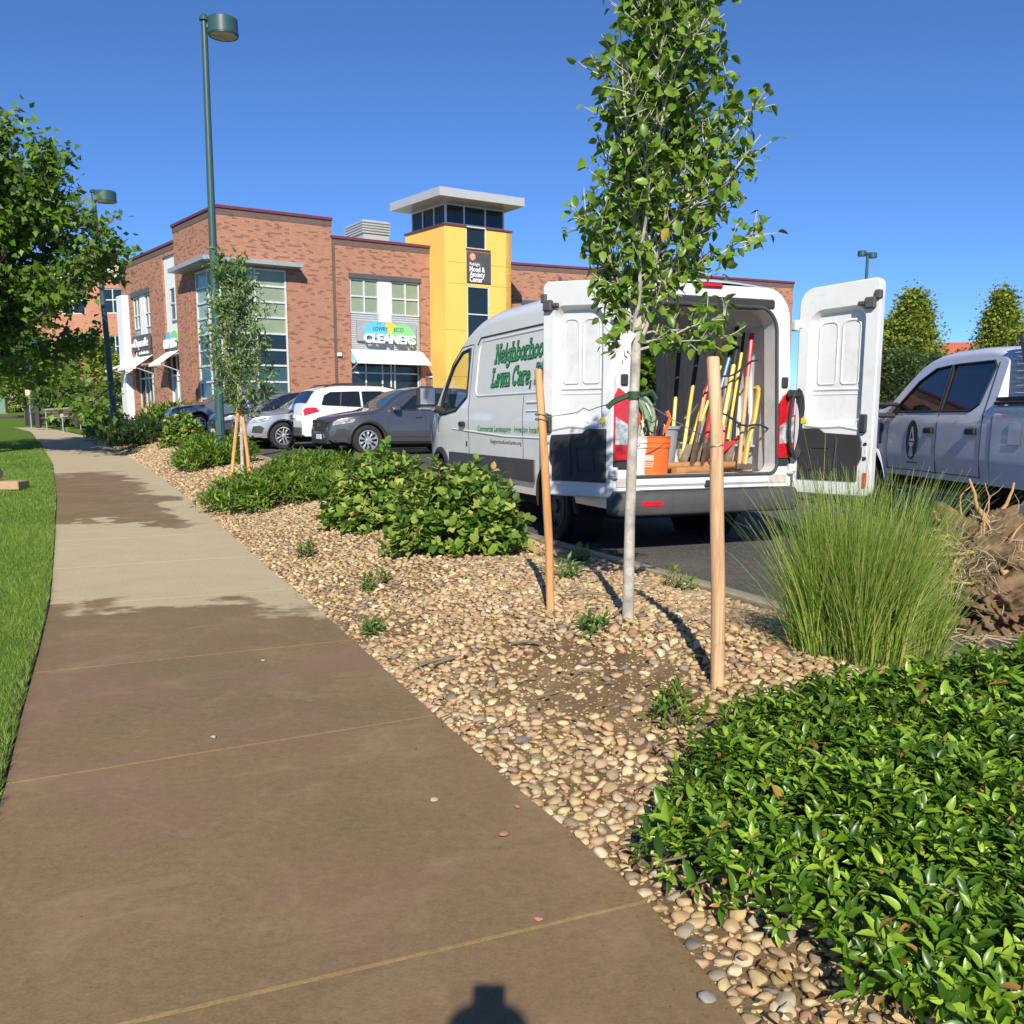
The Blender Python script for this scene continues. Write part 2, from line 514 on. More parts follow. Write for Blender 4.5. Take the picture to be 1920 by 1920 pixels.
m_concrete = mk_concrete()
m_dirt = mk_ground('bed_dirt', [lin('#5c4a33'), lin('#7d684a'), lin('#98845f')], 4.0, .8, 40)
m_gravel_far = mk_ground('gravel_ground', [lin('#6b573b'), lin('#a58c63'), lin('#c3ab80')], 22.0, 1.0, 30, bd=.04)
m_lawn = mk_ground('lawn_turf', [lin('#3e5c16'), lin('#587820'), lin('#72902c')], 9.0, .9, 90, patch=(.5, .63, lin('#87803f')), bd=.03)
m_earth = mk_ground('earth', [lin('#4d4a2c'), lin('#6b643e')], .6, .5, 3)
m_curb = mk_ground('curb_concrete', [lin('#8e8672'), lin('#aba28b')], 7.0, .4, 90, patch=(2.0, .6, lin('#7f735b')))
m_sand = mk_ground('joint_sand', [lin('#8f7a58'), lin('#b39c74')], 60.0, .8, 200, bd=.005)
def mk_asphalt():
    t = NT('asphalt'); v = t.pos()
    ag = t.n('ShaderNodeTexVoronoi', {'Scale': 90.0}); t.l(v, ag.inputs['Vector'])
    colr = t.ramp(ag.outputs['Color'], [(.1, (.04, .04, .039)), (.6, (.085, .082, .077)), (.97, (.19, .18, .165))])
    colr = t.mix(t.math('MULTIPLY', t.ramp(t.noise(.7, 6, .6, v), [(.4, (0, 0, 0)), (.7, (1, 1, 1))]), .5), colr, (.17, .15, .12, 1))
    b = t.bsdf(Base_Color=colr, Roughness=.88)
    b.inputs['Specular IOR Level'].default_value = .3
    t.l(t.bump(ag.outputs['Distance'], .5, .006), b.inputs['Normal'])
    return t.done(b)
m_asphalt = mk_asphalt()

# ------------------------------------------------------------------ ground, lawn, walk, bed, kerb, lot
def strip(name, ys, xl, xr, zf, nx, mat, kind='structure', smooth=180, parent=None):
    V = []; F = []
    for j, y in enumerate(ys):
        a = xl(y); b = xr(y)
        for i in range(nx + 1):
            x = a + (b - a) * i / nx
            V.append((x, y, zf(x, y)))
    n = nx + 1
    for j in range(len(ys) - 1):
        for i in range(nx):
            F.append((j * n + i, j * n + i + 1, (j + 1) * n + i + 1, (j + 1) * n + i))
    o = np_mesh(name, V, F, mat, parent, smooth)
    if kind: o['kind'] = kind
    return o

gy = np.concatenate([np.linspace(-30, 60, 46), np.linspace(66, 700, 24)])
strip('ground', gy, lambda y: -500 - y * .3, lambda y: 500 + y * .3,
      lambda x, y: float(min(zfar(y), zl(y))) - .30 if y < 130 else float(zl(min(y, 200))) - .3 + (y - 130) * .004, 60, m_earth)

lawn_y = np.concatenate([np.linspace(-4, 12, 33), np.linspace(13, 58, 40)])
strip('lawn', lawn_y, lambda y: Lx(y) - 45, lambda y: float(Lx(y)) - .06, lambda x, y: float(zw(y)) + .012, 30, m_lawn)
strip('lawn', np.linspace(58, 130, 20), lambda y: -120, lambda y: 5.0, lambda x, y: float(zfar(y)) + .012, 12, m_lawn)
# grass verge between the far walk and the building planting
strip('lawn', np.linspace(42, 58, 12), lambda y: float(Rx(y)) + .05, lambda y: float(Rx(y)) + 9.0, lambda x, y: float(zw(y)) + .02 + .03 * (x - float(Rx(y))), 6, m_lawn)
strip('driveway', np.linspace(70, 75, 5), lambda y: -80, lambda y: -30, lambda x, y: float(zfar(y)) + .03, 10, m_asphalt)

# walk: one concrete slab per bay, sandy joints between
walk = thing('sidewalk', None, None); walk['kind'] = 'structure'
def walk_pt(yl, yr, s, inset=0.0):
    xl, xr = float(Lx(yl)), float(Rx(yr))
    return xl + (xr - xl) * s, yl + (yr - yl) * s
def slab(yl0, yr0, yl1, yr1, name='slab'):
    nu, nv = 6, 4
    top = []
    for j in range(nv + 1):
        q = j / nv
        for i in range(nu + 1):
            s = i / nu
            x, y = walk_pt(yl0 + (yl1 - yl0) * q, yr0 + (yr1 - yr0) * q, s)
            top.append((x, y, float(zw(y)) + random.uniform(-.0006, .0006)))
    n = nu + 1
    F = [(j * n + i, j * n + i + 1, (j + 1) * n + i + 1, (j + 1) * n + i) for j in range(nv) for i in range(nu)]
    edge = [i for i in range(n)] + [j * n + nu for j in range(1, nv + 1)] + [nv * n + i for i in range(nu - 1, -1, -1)] + [j * n for j in range(nv - 1, 0, -1)]
    V = list(top); b0 = len(V)
    for e in edge: V.append((top[e][0], top[e][1], top[e][2] - .10))
    for k in range(len(edge)):
        k2 = (k + 1) % len(edge)
        F.append((edge[k2], edge[k], b0 + k, b0 + k2))
    return np_mesh(name, V, F, m_concrete, walk, None)
g = .0075
jl = [-1.45, .12, 1.70, 3.25, 4.76, 6.5] + [6.5 + 1.67 * k for k in range(1, 37)]
jr = [-.80, .80, 2.41, 4.05, 5.5, 7.22] + [7.22 + 1.67 * k for k in range(1, 37)]
for k in range(len(jl) - 1):
    slab(jl[k] + g, jr[k] + g, jl[k + 1] - g, jr[k + 1] - g)
strip('joint', np.linspace(-1.4, 66, 120), lambda y: float(Lx(y)) + .03, lambda y: float(Rx(y)) - .03, lambda x, y: float(zw(y)) - .008, 3, m_sand, None, 180, walk)

bed_y = np.concatenate([np.linspace(-4, 14, 91), np.linspace(14.5, 42, 56)])
bed = strip('gravel_bed', bed_y[:91], lambda y: float(Rx(y)) + .0, lambda y: float(Cx(y)) + .02, lambda x, y: float(bedz(x, y)), 22, m_dirt)
bed_far = strip('gravel_bed', bed_y[90:], lambda y: float(Rx(y)) + .0, lambda y: float(Cx(y)) + .02, lambda x, y: float(bedz(x, y)), 14, m_gravel_far)

lot_y = np.concatenate([np.linspace(-6, 30, 49), np.linspace(32, 130, 30)])
strip('parking_lot', lot_y, lambda y: float(Cx(min(y, 92))) + .13, lambda y: 70.0, lambda x, y: float(zl(y)), 24, m_asphalt)

# kerb with a joint every 3 m
kerb = thing('curb', None, None); kerb['kind'] = 'structure'
def kerb_piece(y0, y1):
    ys = np.linspace(y0, y1, 7); lps = []
    for y in ys:
        x = float(Cx(y)); zt = float(zl(y)) + .115; zb = float(zl(y)) - .12
        lps.append([(x - .0, y, zb), (x - .0, y, zt - .012), (x + .012, y, zt), (x + .125, y, zt - .004), (x + .15, y, zt - .025), (x + .16, y, zb)])
    MB().loops(lps, cap0=True, cap1=True).build('curb_stone', m_curb, kerb, 40)
yy = -4.0
while yy < 60:
    kerb_piece(yy, yy + 2.985); yy += 3.0
# ------------------------------------------------------------------ building materials
m_brick = M_brick('red_brick', (.40, .185, .115), (.33, .14, .085), (.36, .27, .2))
m_brick_dark = M_brick('dark_brick', (.13, .085, .075), (.10, .065, .06), (.2, .16, .13), dark=.0)
m_coping = M_simple('maroon_metal', (.16, .035, .04), .45)
m_steel = M_simple('grey_metal', (.36, .38, .39), .4, .2)
m_alu = M_simple('aluminium_frame', (.62, .64, .62), .4, .1)
m_lintel = M_simple('dark_steel', (.10, .10, .105), .5, .2)
m_white = M_simple('white_panel', (.74, .75, .76), .5, var=.04)
m_stucco = M_simple('yellow_stucco', (.80, .51, .115), .9, var=.05, vscale=1.3, bump=.25, bscale=120)
m_slab = M_simple('roof_edge_metal', (.55, .55, .53), .35, .3, var=.04)
m_roof = M_simple('roof_membrane', (.5, .49, .46), .9)
m_awn = M_simple('white_awning', (.78, .76, .70), .8, var=.05)
m_g_dark = M_glass('dark_glazing', (.012, .022, .026))
m_g_teal = M_glass('teal_glazing', (.035, .075, .085))
m_g_blind = M_simple('glazing_over_green_blinds', (.25, .30, .19), .12, var=.10, vscale=2.0, spec=.7)
m_g_pale = M_simple('glazing_over_pale_blinds', (.26, .36, .33), .10, var=.12, vscale=1.5, spec=.7)
m_corr = M_simple('corrugated_metal', (.52, .54, .52), .4, .2, var=.04)

BX, BY, BZ, BR = -12.56, 42.0, 0.9, R(32)
bld = thing('brick_building', 'two storey red brick shop building with a corner glass bay and yellow tower', 'building', (BX, BY, BZ), BR)
MB_ = Matrix.Translation((BX, BY, BZ)) @ Matrix.Rotation(BR, 4, 'Z')
def bw(x, y, z): return MB_ @ Vector((x, y, z))
def frame_M(x, y, z, rot): return Matrix.Translation((x, y, z)) @ Matrix.Rotation(rot, 4, 'Z')

def wall(name, parent, M, w, h, holes, mat, rev=.2, th=.3, z0=-.6):
    xs = sorted(set([0, w] + [a for hh in holes for a in hh[:2]])); zs = sorted(set([z0, h] + [a for hh in holes for a in hh[2:]]))
    xs = [x for x in xs if -1e-6 <= x <= w + 1e-6]
    b = MB()
    inside = lambda x, z: any(hh[0] < x < hh[1] and hh[2] < z < hh[3] for hh in holes)
    for i in range(len(xs) - 1):
        for j in range(len(zs) - 1):
            if not inside((xs[i] + xs[i + 1]) / 2, (zs[j] + zs[j + 1]) / 2):
                b.add([(xs[i], 0, zs[j]), (xs[i + 1], 0, zs[j]), (xs[i + 1], 0, zs[j + 1]), (xs[i], 0, zs[j + 1])], [(0, 1, 2, 3)])
    for (x0, x1, za, zb) in holes:
        if x0 > 1e-6: b.add([(x0, 0, za), (x0, 0, zb), (x0, rev, zb), (x0, rev, za)], [(0, 1, 2, 3)])
        if x1 < w - 1e-6: b.add([(x1, 0, za), (x1, rev, za), (x1, rev, zb), (x1, 0, zb)], [(0, 1, 2, 3)])
        if zb < h - .01: b.add([(x0, 0, zb), (x1, 0, zb), (x1, rev, zb), (x0, rev, zb)], [(0, 1, 2, 3)])
        if za > z0 + 1e-6: b.add([(x0, 0, za), (x0, rev, za), (x1, rev, za), (x1, 0, za)], [(0, 1, 2, 3)])
    b.add([(0, .001, h), (w, .001, h), (w, th, h), (0, th, h)], [(0, 1, 2, 3)])
    b.add([(0, 0, z0), (0, 0, h), (0, th, h), (0, th, z0)], [(0, 1, 2, 3)])
    b.add([(w, 0, z0), (w, th, z0), (w, th, h), (w, 0, h)], [(0, 1, 2, 3)])
    o = b.build(name, mat, parent, None, fix=False)
    o.matrix_local = M
    return o

def window(parent, M, x0, x1, z0, z1, xs, zs, mats, name='window', bar=.07, y=.08, fm=None, pane_y=.05):
    """frame bars at x0, xs.., x1 and z0, zs.., z1; one pane per opening; mats(i, j) -> material"""
    X = [x0] + list(xs) + [x1]; Z = [z0] + list(zs) + [z1]
    b = MB(); e = .002
    for k, x in enumerate(X):
        a, c = (x, x + bar) if k == 0 else ((x - bar, x) if k == len(X) - 1 else (x - bar / 2, x + bar / 2))
        b.box(a, c, y - .03, y + .06, z0, z1)
    for k, z in enumerate(Z):
        a, c = (z, z + bar) if k == 0 else ((z - bar, z) if k == len(Z) - 1 else (z - bar / 2, z + bar / 2))
        b.box(x0 + e, x1 - e, y - .034, y + .05, a, c)
    f = b.build(name, fm or m_alu, parent, None)
    f.matrix_local = M
    for i in range(len(X) - 1):
        for j in range(len(Z) - 1):
            t = random.uniform(-.006, .006)
            p = MB().add([(X[i], y + pane_y - .02 + t, Z[j]), (X[i + 1], y + pane_y - .02 - t, Z[j]), (X[i + 1], y + pane_y - .02, Z[j + 1]), (X[i], y + pane_y - .02, Z[j + 1])], [(0, 1, 2, 3)])
            p.build('pane', mats(i, j), f, None, fix=False)
    return f

I4 = Matrix.Identity(4)
# --- tall corner block, right face
zr = [2.03, 2.75, 3.43, 4.13, 4.83, 5.5, 6.17]
wall('wall', bld, I4, 5.15, 9.25, [(-1, 2.98, .25, 6.9)], m_brick)
cwmat = lambda i, j: m_g_blind if j >= 6 else (m_g_teal if j >= 4 else (m_g_pale if False else m_g_teal))
rows = [.95, 1.5] + zr
def cw_mat(i, j): return m_g_blind if (j >= 6) else (m_g_dark if j in (4, 5) else m_g_teal)
window(bld, I4, .03, 2.96, .25, 6.9, [1.55], [1.3] + zr, lambda i, j: m_g_blind if j >= 5 else (m_g_dark if j in (3, 4) else m_g_teal), 'curtain_wall', .08, .04)
# left face of the block (x runs from the far end to the corner)
S = 5.5; a96 = R(96)
ML = frame_M(S * math.cos(a96), S * math.sin(a96), 0, R(-84))
wall('wall', bld, ML, S, 9.25, [(S - 2.9, S + 1, .25, 6.9)], m_brick)
window(bld, ML, S - 2.88, S - .03, .25, 6.9, [S - 1.45], [1.3] + zr, lambda i, j: m_g_pale if j >= 5 else (m_g_dark if j in (3, 4) else m_g_teal), 'curtain_wall', .08, .04)
b = MB().box(-.03, .05, -.03, .06, .25, 6.9); b.build('corner_post', m_alu, bld)
# thin raised courses on the left pier
b = MB()
for s in (3.3, 3.75): b.box(S - s - .04, S - s + .04, -.03, .02, .1, 6.2)
b.build('pier_strip', m_brick, bld).matrix_local = ML
# copings and soldier courses
def coping(M, w, z, ext=.06):
    MB().box(-ext, w + ext, -.08, .36, z, z + .13, c=.015).build('coping', m_coping, bld).matrix_local = M
    MB().box(-.022, w + .022, -.022, .04, z - .26, z - .002).build('soldier_course', m_brick_dark, bld).matrix_local = M
coping(I4, 5.15, 9.25); coping(ML, S, 9.252)
# canopy over the glass corner
def poly_slab(name, poly, z0, z1, mat, parent=bld):
    MB().loops([[(x, y, z0) for x, y in poly], [(x, y, z1) for x, y in poly]], cap0=True, cap1=True).build(name, mat, parent, None)
lc = lambda s, o: (s * math.cos(a96) - o * math.sin(a96) , s * math.sin(a96) + o * math.cos(a96))
poly_slab('canopy', [(3.5, .1), (3.5, -.75), (-.85, -.75), lc(4.25, .75), lc(4.25, -.1), (-.02, .1)], 6.98, 7.16, m_steel)
# --- dry cleaners block
CW = 5.26
MC = frame_M(5.15, .06, 0, 0)
ox = lambda v: v - 5.15
wall('wall', bld, MC, CW, 8.5, [(ox(6.0), ox(9.62), -.5, 6.9)], m_brick, .3)
coping(MC, CW, 8.5)
MB().box(.02, .16, -.02, .03, -.4, 8.2).box(CW - .16, CW - .02, -.02, .03, -.4, 8.2).build('brick_pilaster', m_brick_dark, bld).matrix_local = MC
MB().box(ox(5.95), ox(9.67), -.05, .2, 6.84, 7.05).build('lintel', m_lintel, bld).matrix_local = MC
bl = lambda i, j: m_g_blind
window(bld, MC, ox(6.02), ox(7.47), 5.26, 6.83, [ox(6.74)], [6.04], bl, bar=.07, y=.1)
window(bld, MC, ox(8.1), ox(9.6), 5.26, 6.83, [ox(8.86)], [6.04], bl, bar=.07, y=.1)
MB().box(ox(7.47), ox(8.1), .05, .25, 4.75, 6.84).build('white_panel', m_white, bld).matrix_local = MC
b = MB()
z = 3.55
while z < 5.24:
    b.box(ox(6.01), ox(9.61), .09, .2, z, z + .05); b.box(ox(6.012), ox(9.608), .12, .2, z + .05, z + .1); z += .1
o = b.build('corrugated_siding', m_corr, bld, None); o['kind'] = 'stuff'; o.matrix_local = MC
window(bld, MC, ox(6.02), ox(9.6), .02, 3.05, [ox(6.8), ox(7.65), ox(8.1), ox(8.3)], [2.55], lambda i, j: m_g_dark, 'storefront', .07, .22)
b = MB().box(0, .07, 0, .04, 0, 2.45).box(.95, 1.02, 0, .04, 0, 2.45).box(.07, .95, 0, .04, 2.38, 2.45).box(.07, .95, 0, .04, 0, .2)
d = b.build('open_door', m_alu, bld, None); d.matrix_local = MC @ frame_M(ox(9.6), .12, .02, R(-28))
MB().add([(.07, .02, .2), (.95, .02, .2), (.95, .02, 2.38), (.07, .02, 2.38)], [(0, 1, 2, 3)]).build('pane', M_glass('door_glass', (.1, .1, .1), .7), d, None)
def awning(M, x0, x1, z1, z0, out, flare=.1):
    b = MB()
    P = [(x0, .02, z1), (x1, .02, z1), (x1 + flare, -out, z0), (x0 - flare * .2, -out, z0)]
    Q = [(p[0], p[1], p[2] - .03) for p in P]
    b.loops([P, Q], cap0=True, cap1=True)
    b.box(x0 - flare * .2, x1 + flare, -out - .012, -out + .012, z0 - .12, z0 + .004)
    o = b.build('awning', m_awn, bld, None); o.matrix_local = M
    MB().tube([(x0 + .05, .02, z0 - .35), (x0 + .1, -out + .03, z0 - .06)], .025, 6).build('bracket', m_alu, o)
    MB().tube([(x1 - .05, .02, z0 - .35), (x1, -out + .03, z0 - .06)], .025, 6).build('bracket', m_alu, o)
awning(MC, ox(5.98), ox(9.68), 3.62, 3.05, .75)
# --- wing to the left of the tall block
WL = 8.6; S2 = 14.1
MW = frame_M(S2 * math.cos(a96), S2 * math.sin(a96), 0, R(-84))
sx = lambda s: S2 - s
wall('wall', bld, MW, WL, 8.55, [(sx(7.25), sx(5.5), -.5, 8.1), (sx(12.4), sx(9.35), -.5, 6.75)], m_brick, .3)
coping(MW, WL, 8.55)
MB().box(sx(7.25), sx(5.52), .1, .3, 3.6, 8.1).build('white_panel', m_white, bld).matrix_local = MW
gl = lambda i, j: m_g_teal
window(bld, MW, sx(6.35), sx(5.6), 5.05, 6.6, [], [5.85], gl, bar=.07, y=.02)
window(bld, MW, sx(12.3), sx(11.2), 5.05, 6.7, [sx(11.75)], [5.75], gl, bar=.07, y=.1)
window(bld, MW, sx(10.4), sx(9.4), 5.05, 6.7, [sx(9.9)], [5.75], gl, bar=.07, y=.1)
MB().box(sx(11.2), sx(10.4), .05, .25, 4.5, 6.74).build('white_panel', m_white, bld).matrix_local = MW
MB().box(sx(12.45), sx(9.3), -.05, .2, 6.7, 6.95).build('lintel', m_lintel, bld).matrix_local = MW
MB().box(sx(12.38), sx(9.37), .12, .3, 3.3, 5.04).build('grey_panel', m_steel, bld).matrix_local = MW
awning(MW, sx(12.4), sx(9.4), 3.65, 3.02, .9); awning(MW, sx(7.2), sx(5.6), 3.65, 3.02, .9)
window(bld, MW, sx(12.3), sx(9.4), .02, 3.2, [sx(11.3), sx(10.75), sx(10.2)], [2.5], lambda i, j: m_g_dark, 'storefront', .08, .2)
window(bld, MW, sx(7.2), sx(5.55), .02, 3.5, [sx(6.4)], [2.5], lambda i, j: m_g_pale if j == 0 else m_g_dark, 'storefront', .1, .2, m_white)
MB().box(sx(13.9), sx(12.9), -.35, .3, -.3, 6.9, c=.02).build('white_column', m_white, bld).matrix_local = MW
awning(MW, sx(14.0), sx(12.75), 3.45, 3.0, 1.1)
# --- yellow tower
MT = frame_M(10.29, -1.24, 0, 0)
wall('tower_wall', bld, MT, 3.69, 9.4, [(1.17, 2.28, 8.45, 9.399), (1.2, 2.45, .3, 6.72)], m_stucco, .12)
MTl = frame_M(10.29 - .36, -1.24 + 3.45, 0, R(-84))
wall('tower_wall', bld, MTl, 3.46, 9.4, [], m_stucco)
m_jt = M_simple('stucco_joint', (.42, .25, .05), .9)
for zz in (7.75, 6.78, 4.6, 2.4):
    MB().box(.0, 1.16, -.002, .004, zz, zz + .025).build('stucco_joint', m_jt, bld, None).matrix_local = MT
    MB().box(2.5, 3.69, -.002, .004, zz, zz + .025).build('stucco_joint', m_jt, bld, None).matrix_local = MT
MTr = frame_M(10.29 + 3.69, -1.24, 0, R(90))
wall('tower_wall', bld, MTr, 4.2, 9.4, [], m_stucco)
b = MB().box(-.06, 1.17, -.06, .3, 9.4, 9.48).box(2.28, 3.75, -.06, .3, 9.4, 9.48).box(1.15, 2.5, -.05, .02, 8.37, 8.449)
b.build('tower_coping', m_coping, bld).matrix_local = MT
MB().box(-.06, 3.5, -.06, .3, 9.402, 9.482).build('tower_coping', m_coping, bld).matrix_local = MTl
dk = lambda i, j: m_g_dark
window(bld, MT, 1.17, 2.28, 8.45, 9.48, [], [], dk, bar=.05, y=.06)
window(bld, MT, 1.2, 2.45, .3, 6.72, [], [1.6, 2.8, 4.1, 5.4], dk, bar=.06, y=.05)
MTL = frame_M(10.29 + .1, -1.24 + .1, 0, 0)
window(bld, MTL, 0, 3.25, 9.485, 10.42, [1.02, 2.18], [], dk, 'lantern_window', .07, .02)
MTL2 = frame_M(10.29 + .1 - .3, -1.24 + .1 + 2.95, 0, R(-84))
window(bld, MTL2, 0, 2.97, 9.485, 10.418, [.99, 1.98], [], dk, 'lantern_window', .07, .02)
MB().box(.15, 3.25, .3, 3.2, 9.3, 10.41).build('lantern_core', m_lintel, bld).matrix_local = MT
poly_slab('tower_roof', [(10.29 - .85, -2.4), (10.29 + 3.72, -2.42), (10.29 + 3.6, 2.1), (10.29 - 1.3, 1.95)], 10.42, 10.80, m_slab)
# --- long wing to the right of the tower
p0 = Vector((-.3, 52.9, 0)); rel = MB_.inverted() @ Vector((p0.x, p0.y, BZ))
MR = frame_M(rel.x, rel.y, 0, R(32 - 9 - 32))
wh = [(.9 + k * 4.2, 3.6 + k * 4.2, 4.4, 6.6) for k in range(4)] + [(.9 + k * 4.2, 3.6 + k * 4.2, .2, 2.8) for k in range(4)]
wall('wall', bld, MR, 19.2, 8.62, wh, m_brick)
for hh in wh:
    window(bld, MR, hh[0], hh[1], hh[2], hh[3], [(hh[0] + hh[1]) / 2], [hh[2] + 1.1], lambda i, j: m_g_teal, bar=.07, y=.1)
    MB().box(hh[0] - .1, hh[1] + .1, -.04, .1, hh[3] + .003, hh[3] + .2).build('lintel', m_lintel, bld).matrix_local = MR
coping(MR, 19.2, 8.62)
MB().box(3.1, 3.3, -.03, .1, 7.9, 8.15).build('scupper', m_lintel, bld).matrix_local = MR
# --- roofs behind the parapets, so the block is solid
poly_slab('roof', [(.25, .25), (4.9, .25), (4.9, 9.5), (-.7, 9.5), lc(5.4, -.3)], 8.2, 8.6, m_roof)
poly_slab('roof', [(5.2, .32), (10.3, .32), (14, 8), (14, 14), (-.7, 14), lc(5.6, -.3)], 7.7, 8.0, m_roof)
# louvred plant screen on the roof
b = MB().box(8.5, 9.9, 4.1, 6.4, 8.0, 9.70)
for k in range(5):
    z = 9.71 + k * .13
    b.box(8.42, 9.98, 4.02, 6.48, z, z + .075, c=.01)
    b.box(8.5, 9.9, 4.1, 6.4, z + .076, z + .129)
b.build('roof_louvre_screen', m_slab, bld, None)
b = MB().box(0, .22, -.12, .02, 3.25, 3.42, c=.02); b.build('wall_light', m_white, bld).matrix_local = frame_M(5.28, .05, 0, 0)

# ------------------------------------------------------------------ signs on the building
m_ink = M_simple('dark_lettering', (.03, .03, .035), .6)
m_wl = M_simple('white_lettering', (.82, .82, .82), .5, var=.02)
m_side = M_simple('letter_return', (.05, .05, .055), .5)
def sgn(name, label, x, y, z, rot=BR):
    o = thing(name, label, 'sign'); p = bw(x, y, z); o.location = p; o.rotation_euler = (0, 0, rot); return o
FX = Matrix.Rotation(R(90), 4, 'X')      # lettering plane: x right, z up, facing -y
def disc(cx, cz, r, y0, y1, a0=0, a1=360, n=28):
    return [(cx + r * math.cos(R(a0 + (a1 - a0) * k / n)), cz + r * math.sin(R(a0 + (a1 - a0) * k / n))) for k in range(n + (0 if a1 - a0 == 360 else 1))]
cs = sgn('cleaners_sign', 'cleaners shop sign with blue, yellow and green discs over an awning', 7.85, .06, 4.0)
MB().box(-1.55, 1.5, -.08, .05, .0, .92, c=.01).build('backing', M_simple('grey_sign_panel', (.33, .34, .37), .5), cs)
for (cx, cz, r, colr, y) in ((-.62, .32, .62, (.12, .48, .75), -.14), (.13, .45, .42, (.85, .55, .05), -.13), (.75, .22, .63, (.22, .60, .22), -.145)):
    MB().prism(disc(cx, cz, r, 0, 0, -15, 195), -.081, y).build('disc', M_simple('disc_colour', colr, .5, var=.03), cs, None)
text_obj('lettering', 'CLEANERS', .56, Matrix.Translation((-1.28, -.21, -.06)) @ FX, m_wl, cs, extrude=.05, offset=.018, width=2.66)
text_obj('lettering', 'LOWRY', .26, Matrix.Translation((-.78, -.152, .5)) @ FX, m_ink, cs, extrude=.004, width=.74)
text_obj('lettering', 'ECO', .28, Matrix.Translation((.28, -.152, .48)) @ FX, m_ink, cs, extrude=.004, width=.5)
b = MB()
for q in range(2): b.prism(disc(-.55 + q * .13, .82 + q * .03, .03, 0, 0), -.141, -.15)
b.build('bubble', m_ink, cs, None)
cs2p = MB_ @ MW @ Vector((sx(7.3), .05, 3.7))
cs2 = sgn('cleaners_sign', 'second cleaners sign on the narrow white panel left of the glass corner', 0, 0, 0, BR + R(-84)); cs2.location = cs2p
MB().box(.1, 1.65, -.02, .05, -.08, .35).build('backing', M_simple('grey_sign_panel', (.25, .26, .28), .5), cs2)
for (cx, cz, r, colr, y) in ((.45, .45, .42, (.12, .48, .75), -.06), (.9, .55, .3, (.6, .55, .3), -.055), (1.3, .45, .45, (.22, .60, .22), -.065)):
    MB().prism(disc(cx, cz, r, 0, 0, -15, 195), .0, y).build('disc', M_simple('disc_colour', colr, .5, var=.03), cs2, None)
text_obj('lettering', 'CLEANERS', .56, Matrix.Translation((.02, -.14, .1)) @ FX, m_wl, cs2, extrude=.05, offset=.018, width=1.68)
sm = sgn('dental_sign', 'dark sign with a white smile arc and lettering under the left windows', 0, 0, 0, BR + R(-84)); sm.location = MB_ @ MW @ Vector((sx(12.6), -.02, 3.75))
MB().box(.25, 3.1, -.08, .05, .18, .95, c=.02).box(1.2, 3.05, -.06, .05, -.12, .17).build('backing', m_lintel, sm)
text_obj('lettering', 'Orpsmile', .62, Matrix.Translation((.75, -.13, .34)) @ FX, m_wl, sm, extrude=.03, offset=.004, width=2.25)
text_obj('lettering', 'mm', .42, Matrix.Translation((.22, -.14, .36)) @ FX, m_wl, sm, extrude=.03, width=.5)
text_obj('lettering', 'orthodontics', .26, Matrix.Translation((1.3, -.075, -.04)) @ FX, m_wl, sm, extrude=.01, width=1.65)
MB().tube([(.55 + .55 * math.cos(R(a)), -.1, .3 + .55 * math.sin(R(a))) for a in range(170, 345, 12)], [.02 + .035 * math.sin(math.pi * k / 14) for k in range(15)], 6).build('smile_arc', m_wl, sm)
ms = sgn('clinic_sign', 'dark grey clinic sign with an orange disc high on the yellow tower', 10.29 + 1.17, -1.24, 6.87)
MB().box(0, 1.33, -.07, -.005, 0, 1.44, c=.01).build('backing', M_simple('charcoal_panel', (.075, .075, .085), .5), ms)
m_or = M_simple('salmon_print', (.75, .25, .12), .5)
MB().prism(disc(.3, 1.2, .17, 0, 0), -.072, -.08).build('disc', m_or, ms, None)
b = MB()
for a in range(0, 360, 60): b.tube([(.3 + .05 * math.cos(R(a)), -.084, 1.2 + .05 * math.sin(R(a))), (.3 + .12 * math.cos(R(a + 40)), -.084, 1.2 + .12 * math.sin(R(a + 40)))], .012, 4)
b.build('rosette', m_wl, ms)
for (s, zz, h, w) in (('Pathlight', .80, .2, .58), ('Mood &', .52, .34, .84), ('Anxiety', .28, .34, .84), ('Center', .04, .34, .72)):
    text_obj('lettering', s, h, Matrix.Translation((.14, -.074, zz)) @ FX, m_wl, ms, extrude=.003, offset=.008 if h > .3 else .002, width=w)

# ------------------------------------------------------------------ far buildings
m_pink = M_brick('salmon_brick', (.47, .21, .13), (.42, .18, .11), (.42, .25, .17), dark=.04)
m_cream = M_simple('cream_stone', (.58, .48, .34), .85)
ob = thing('office_building', 'three storey salmon brick office building behind the leafy tree', 'building', (-50.0, 90.0, 1.9), R(-8))
oh = []
for k in range(5):
    x = 1.5 + k * 3.9
    oh += [(x, x + 1.9, .3, 2.9), (x - .3, x + 2.1, 4.7, 6.9), (x - .3, x + 2.1, 8.8, 11.0)]
wall('wall', ob, I4, 22, 11.9, oh, m_pink)
for hh in oh:
    window(ob, I4, hh[0], hh[1], hh[2], hh[3], [(hh[0] + hh[1]) / 2] if hh[2] > 1 else [], [hh[2] + 1.2], lambda i, j: m_g_dark, bar=.09, y=.12)
MB().box(-.2, 22.2, -.3, .5, 11.9, 13.0).build('cornice', m_cream, ob)
b = MB(); x0 = -.05
for k in range(6):
    x1 = 1.5 + k * 3.9 - .002 if k < 5 else 22.05
    b.box(x0, x1, -.06, .0, -.5, 1.55); x0 = x1 + 1.905
b.build('stone_base', m_cream, ob)
MB().box(.1, 21.9, .4, 14, -.5, 11.8).build('body', m_pink, ob, None)
hs = thing('house', 'cream house with a red tiled roof seen beyond the pickup', 'building', (46.5, 100, 1.7), R(-12))
MB().box(-3.5, 4, 0, 7, -.3, 5.4).build('wall', m_cream, hs, None)
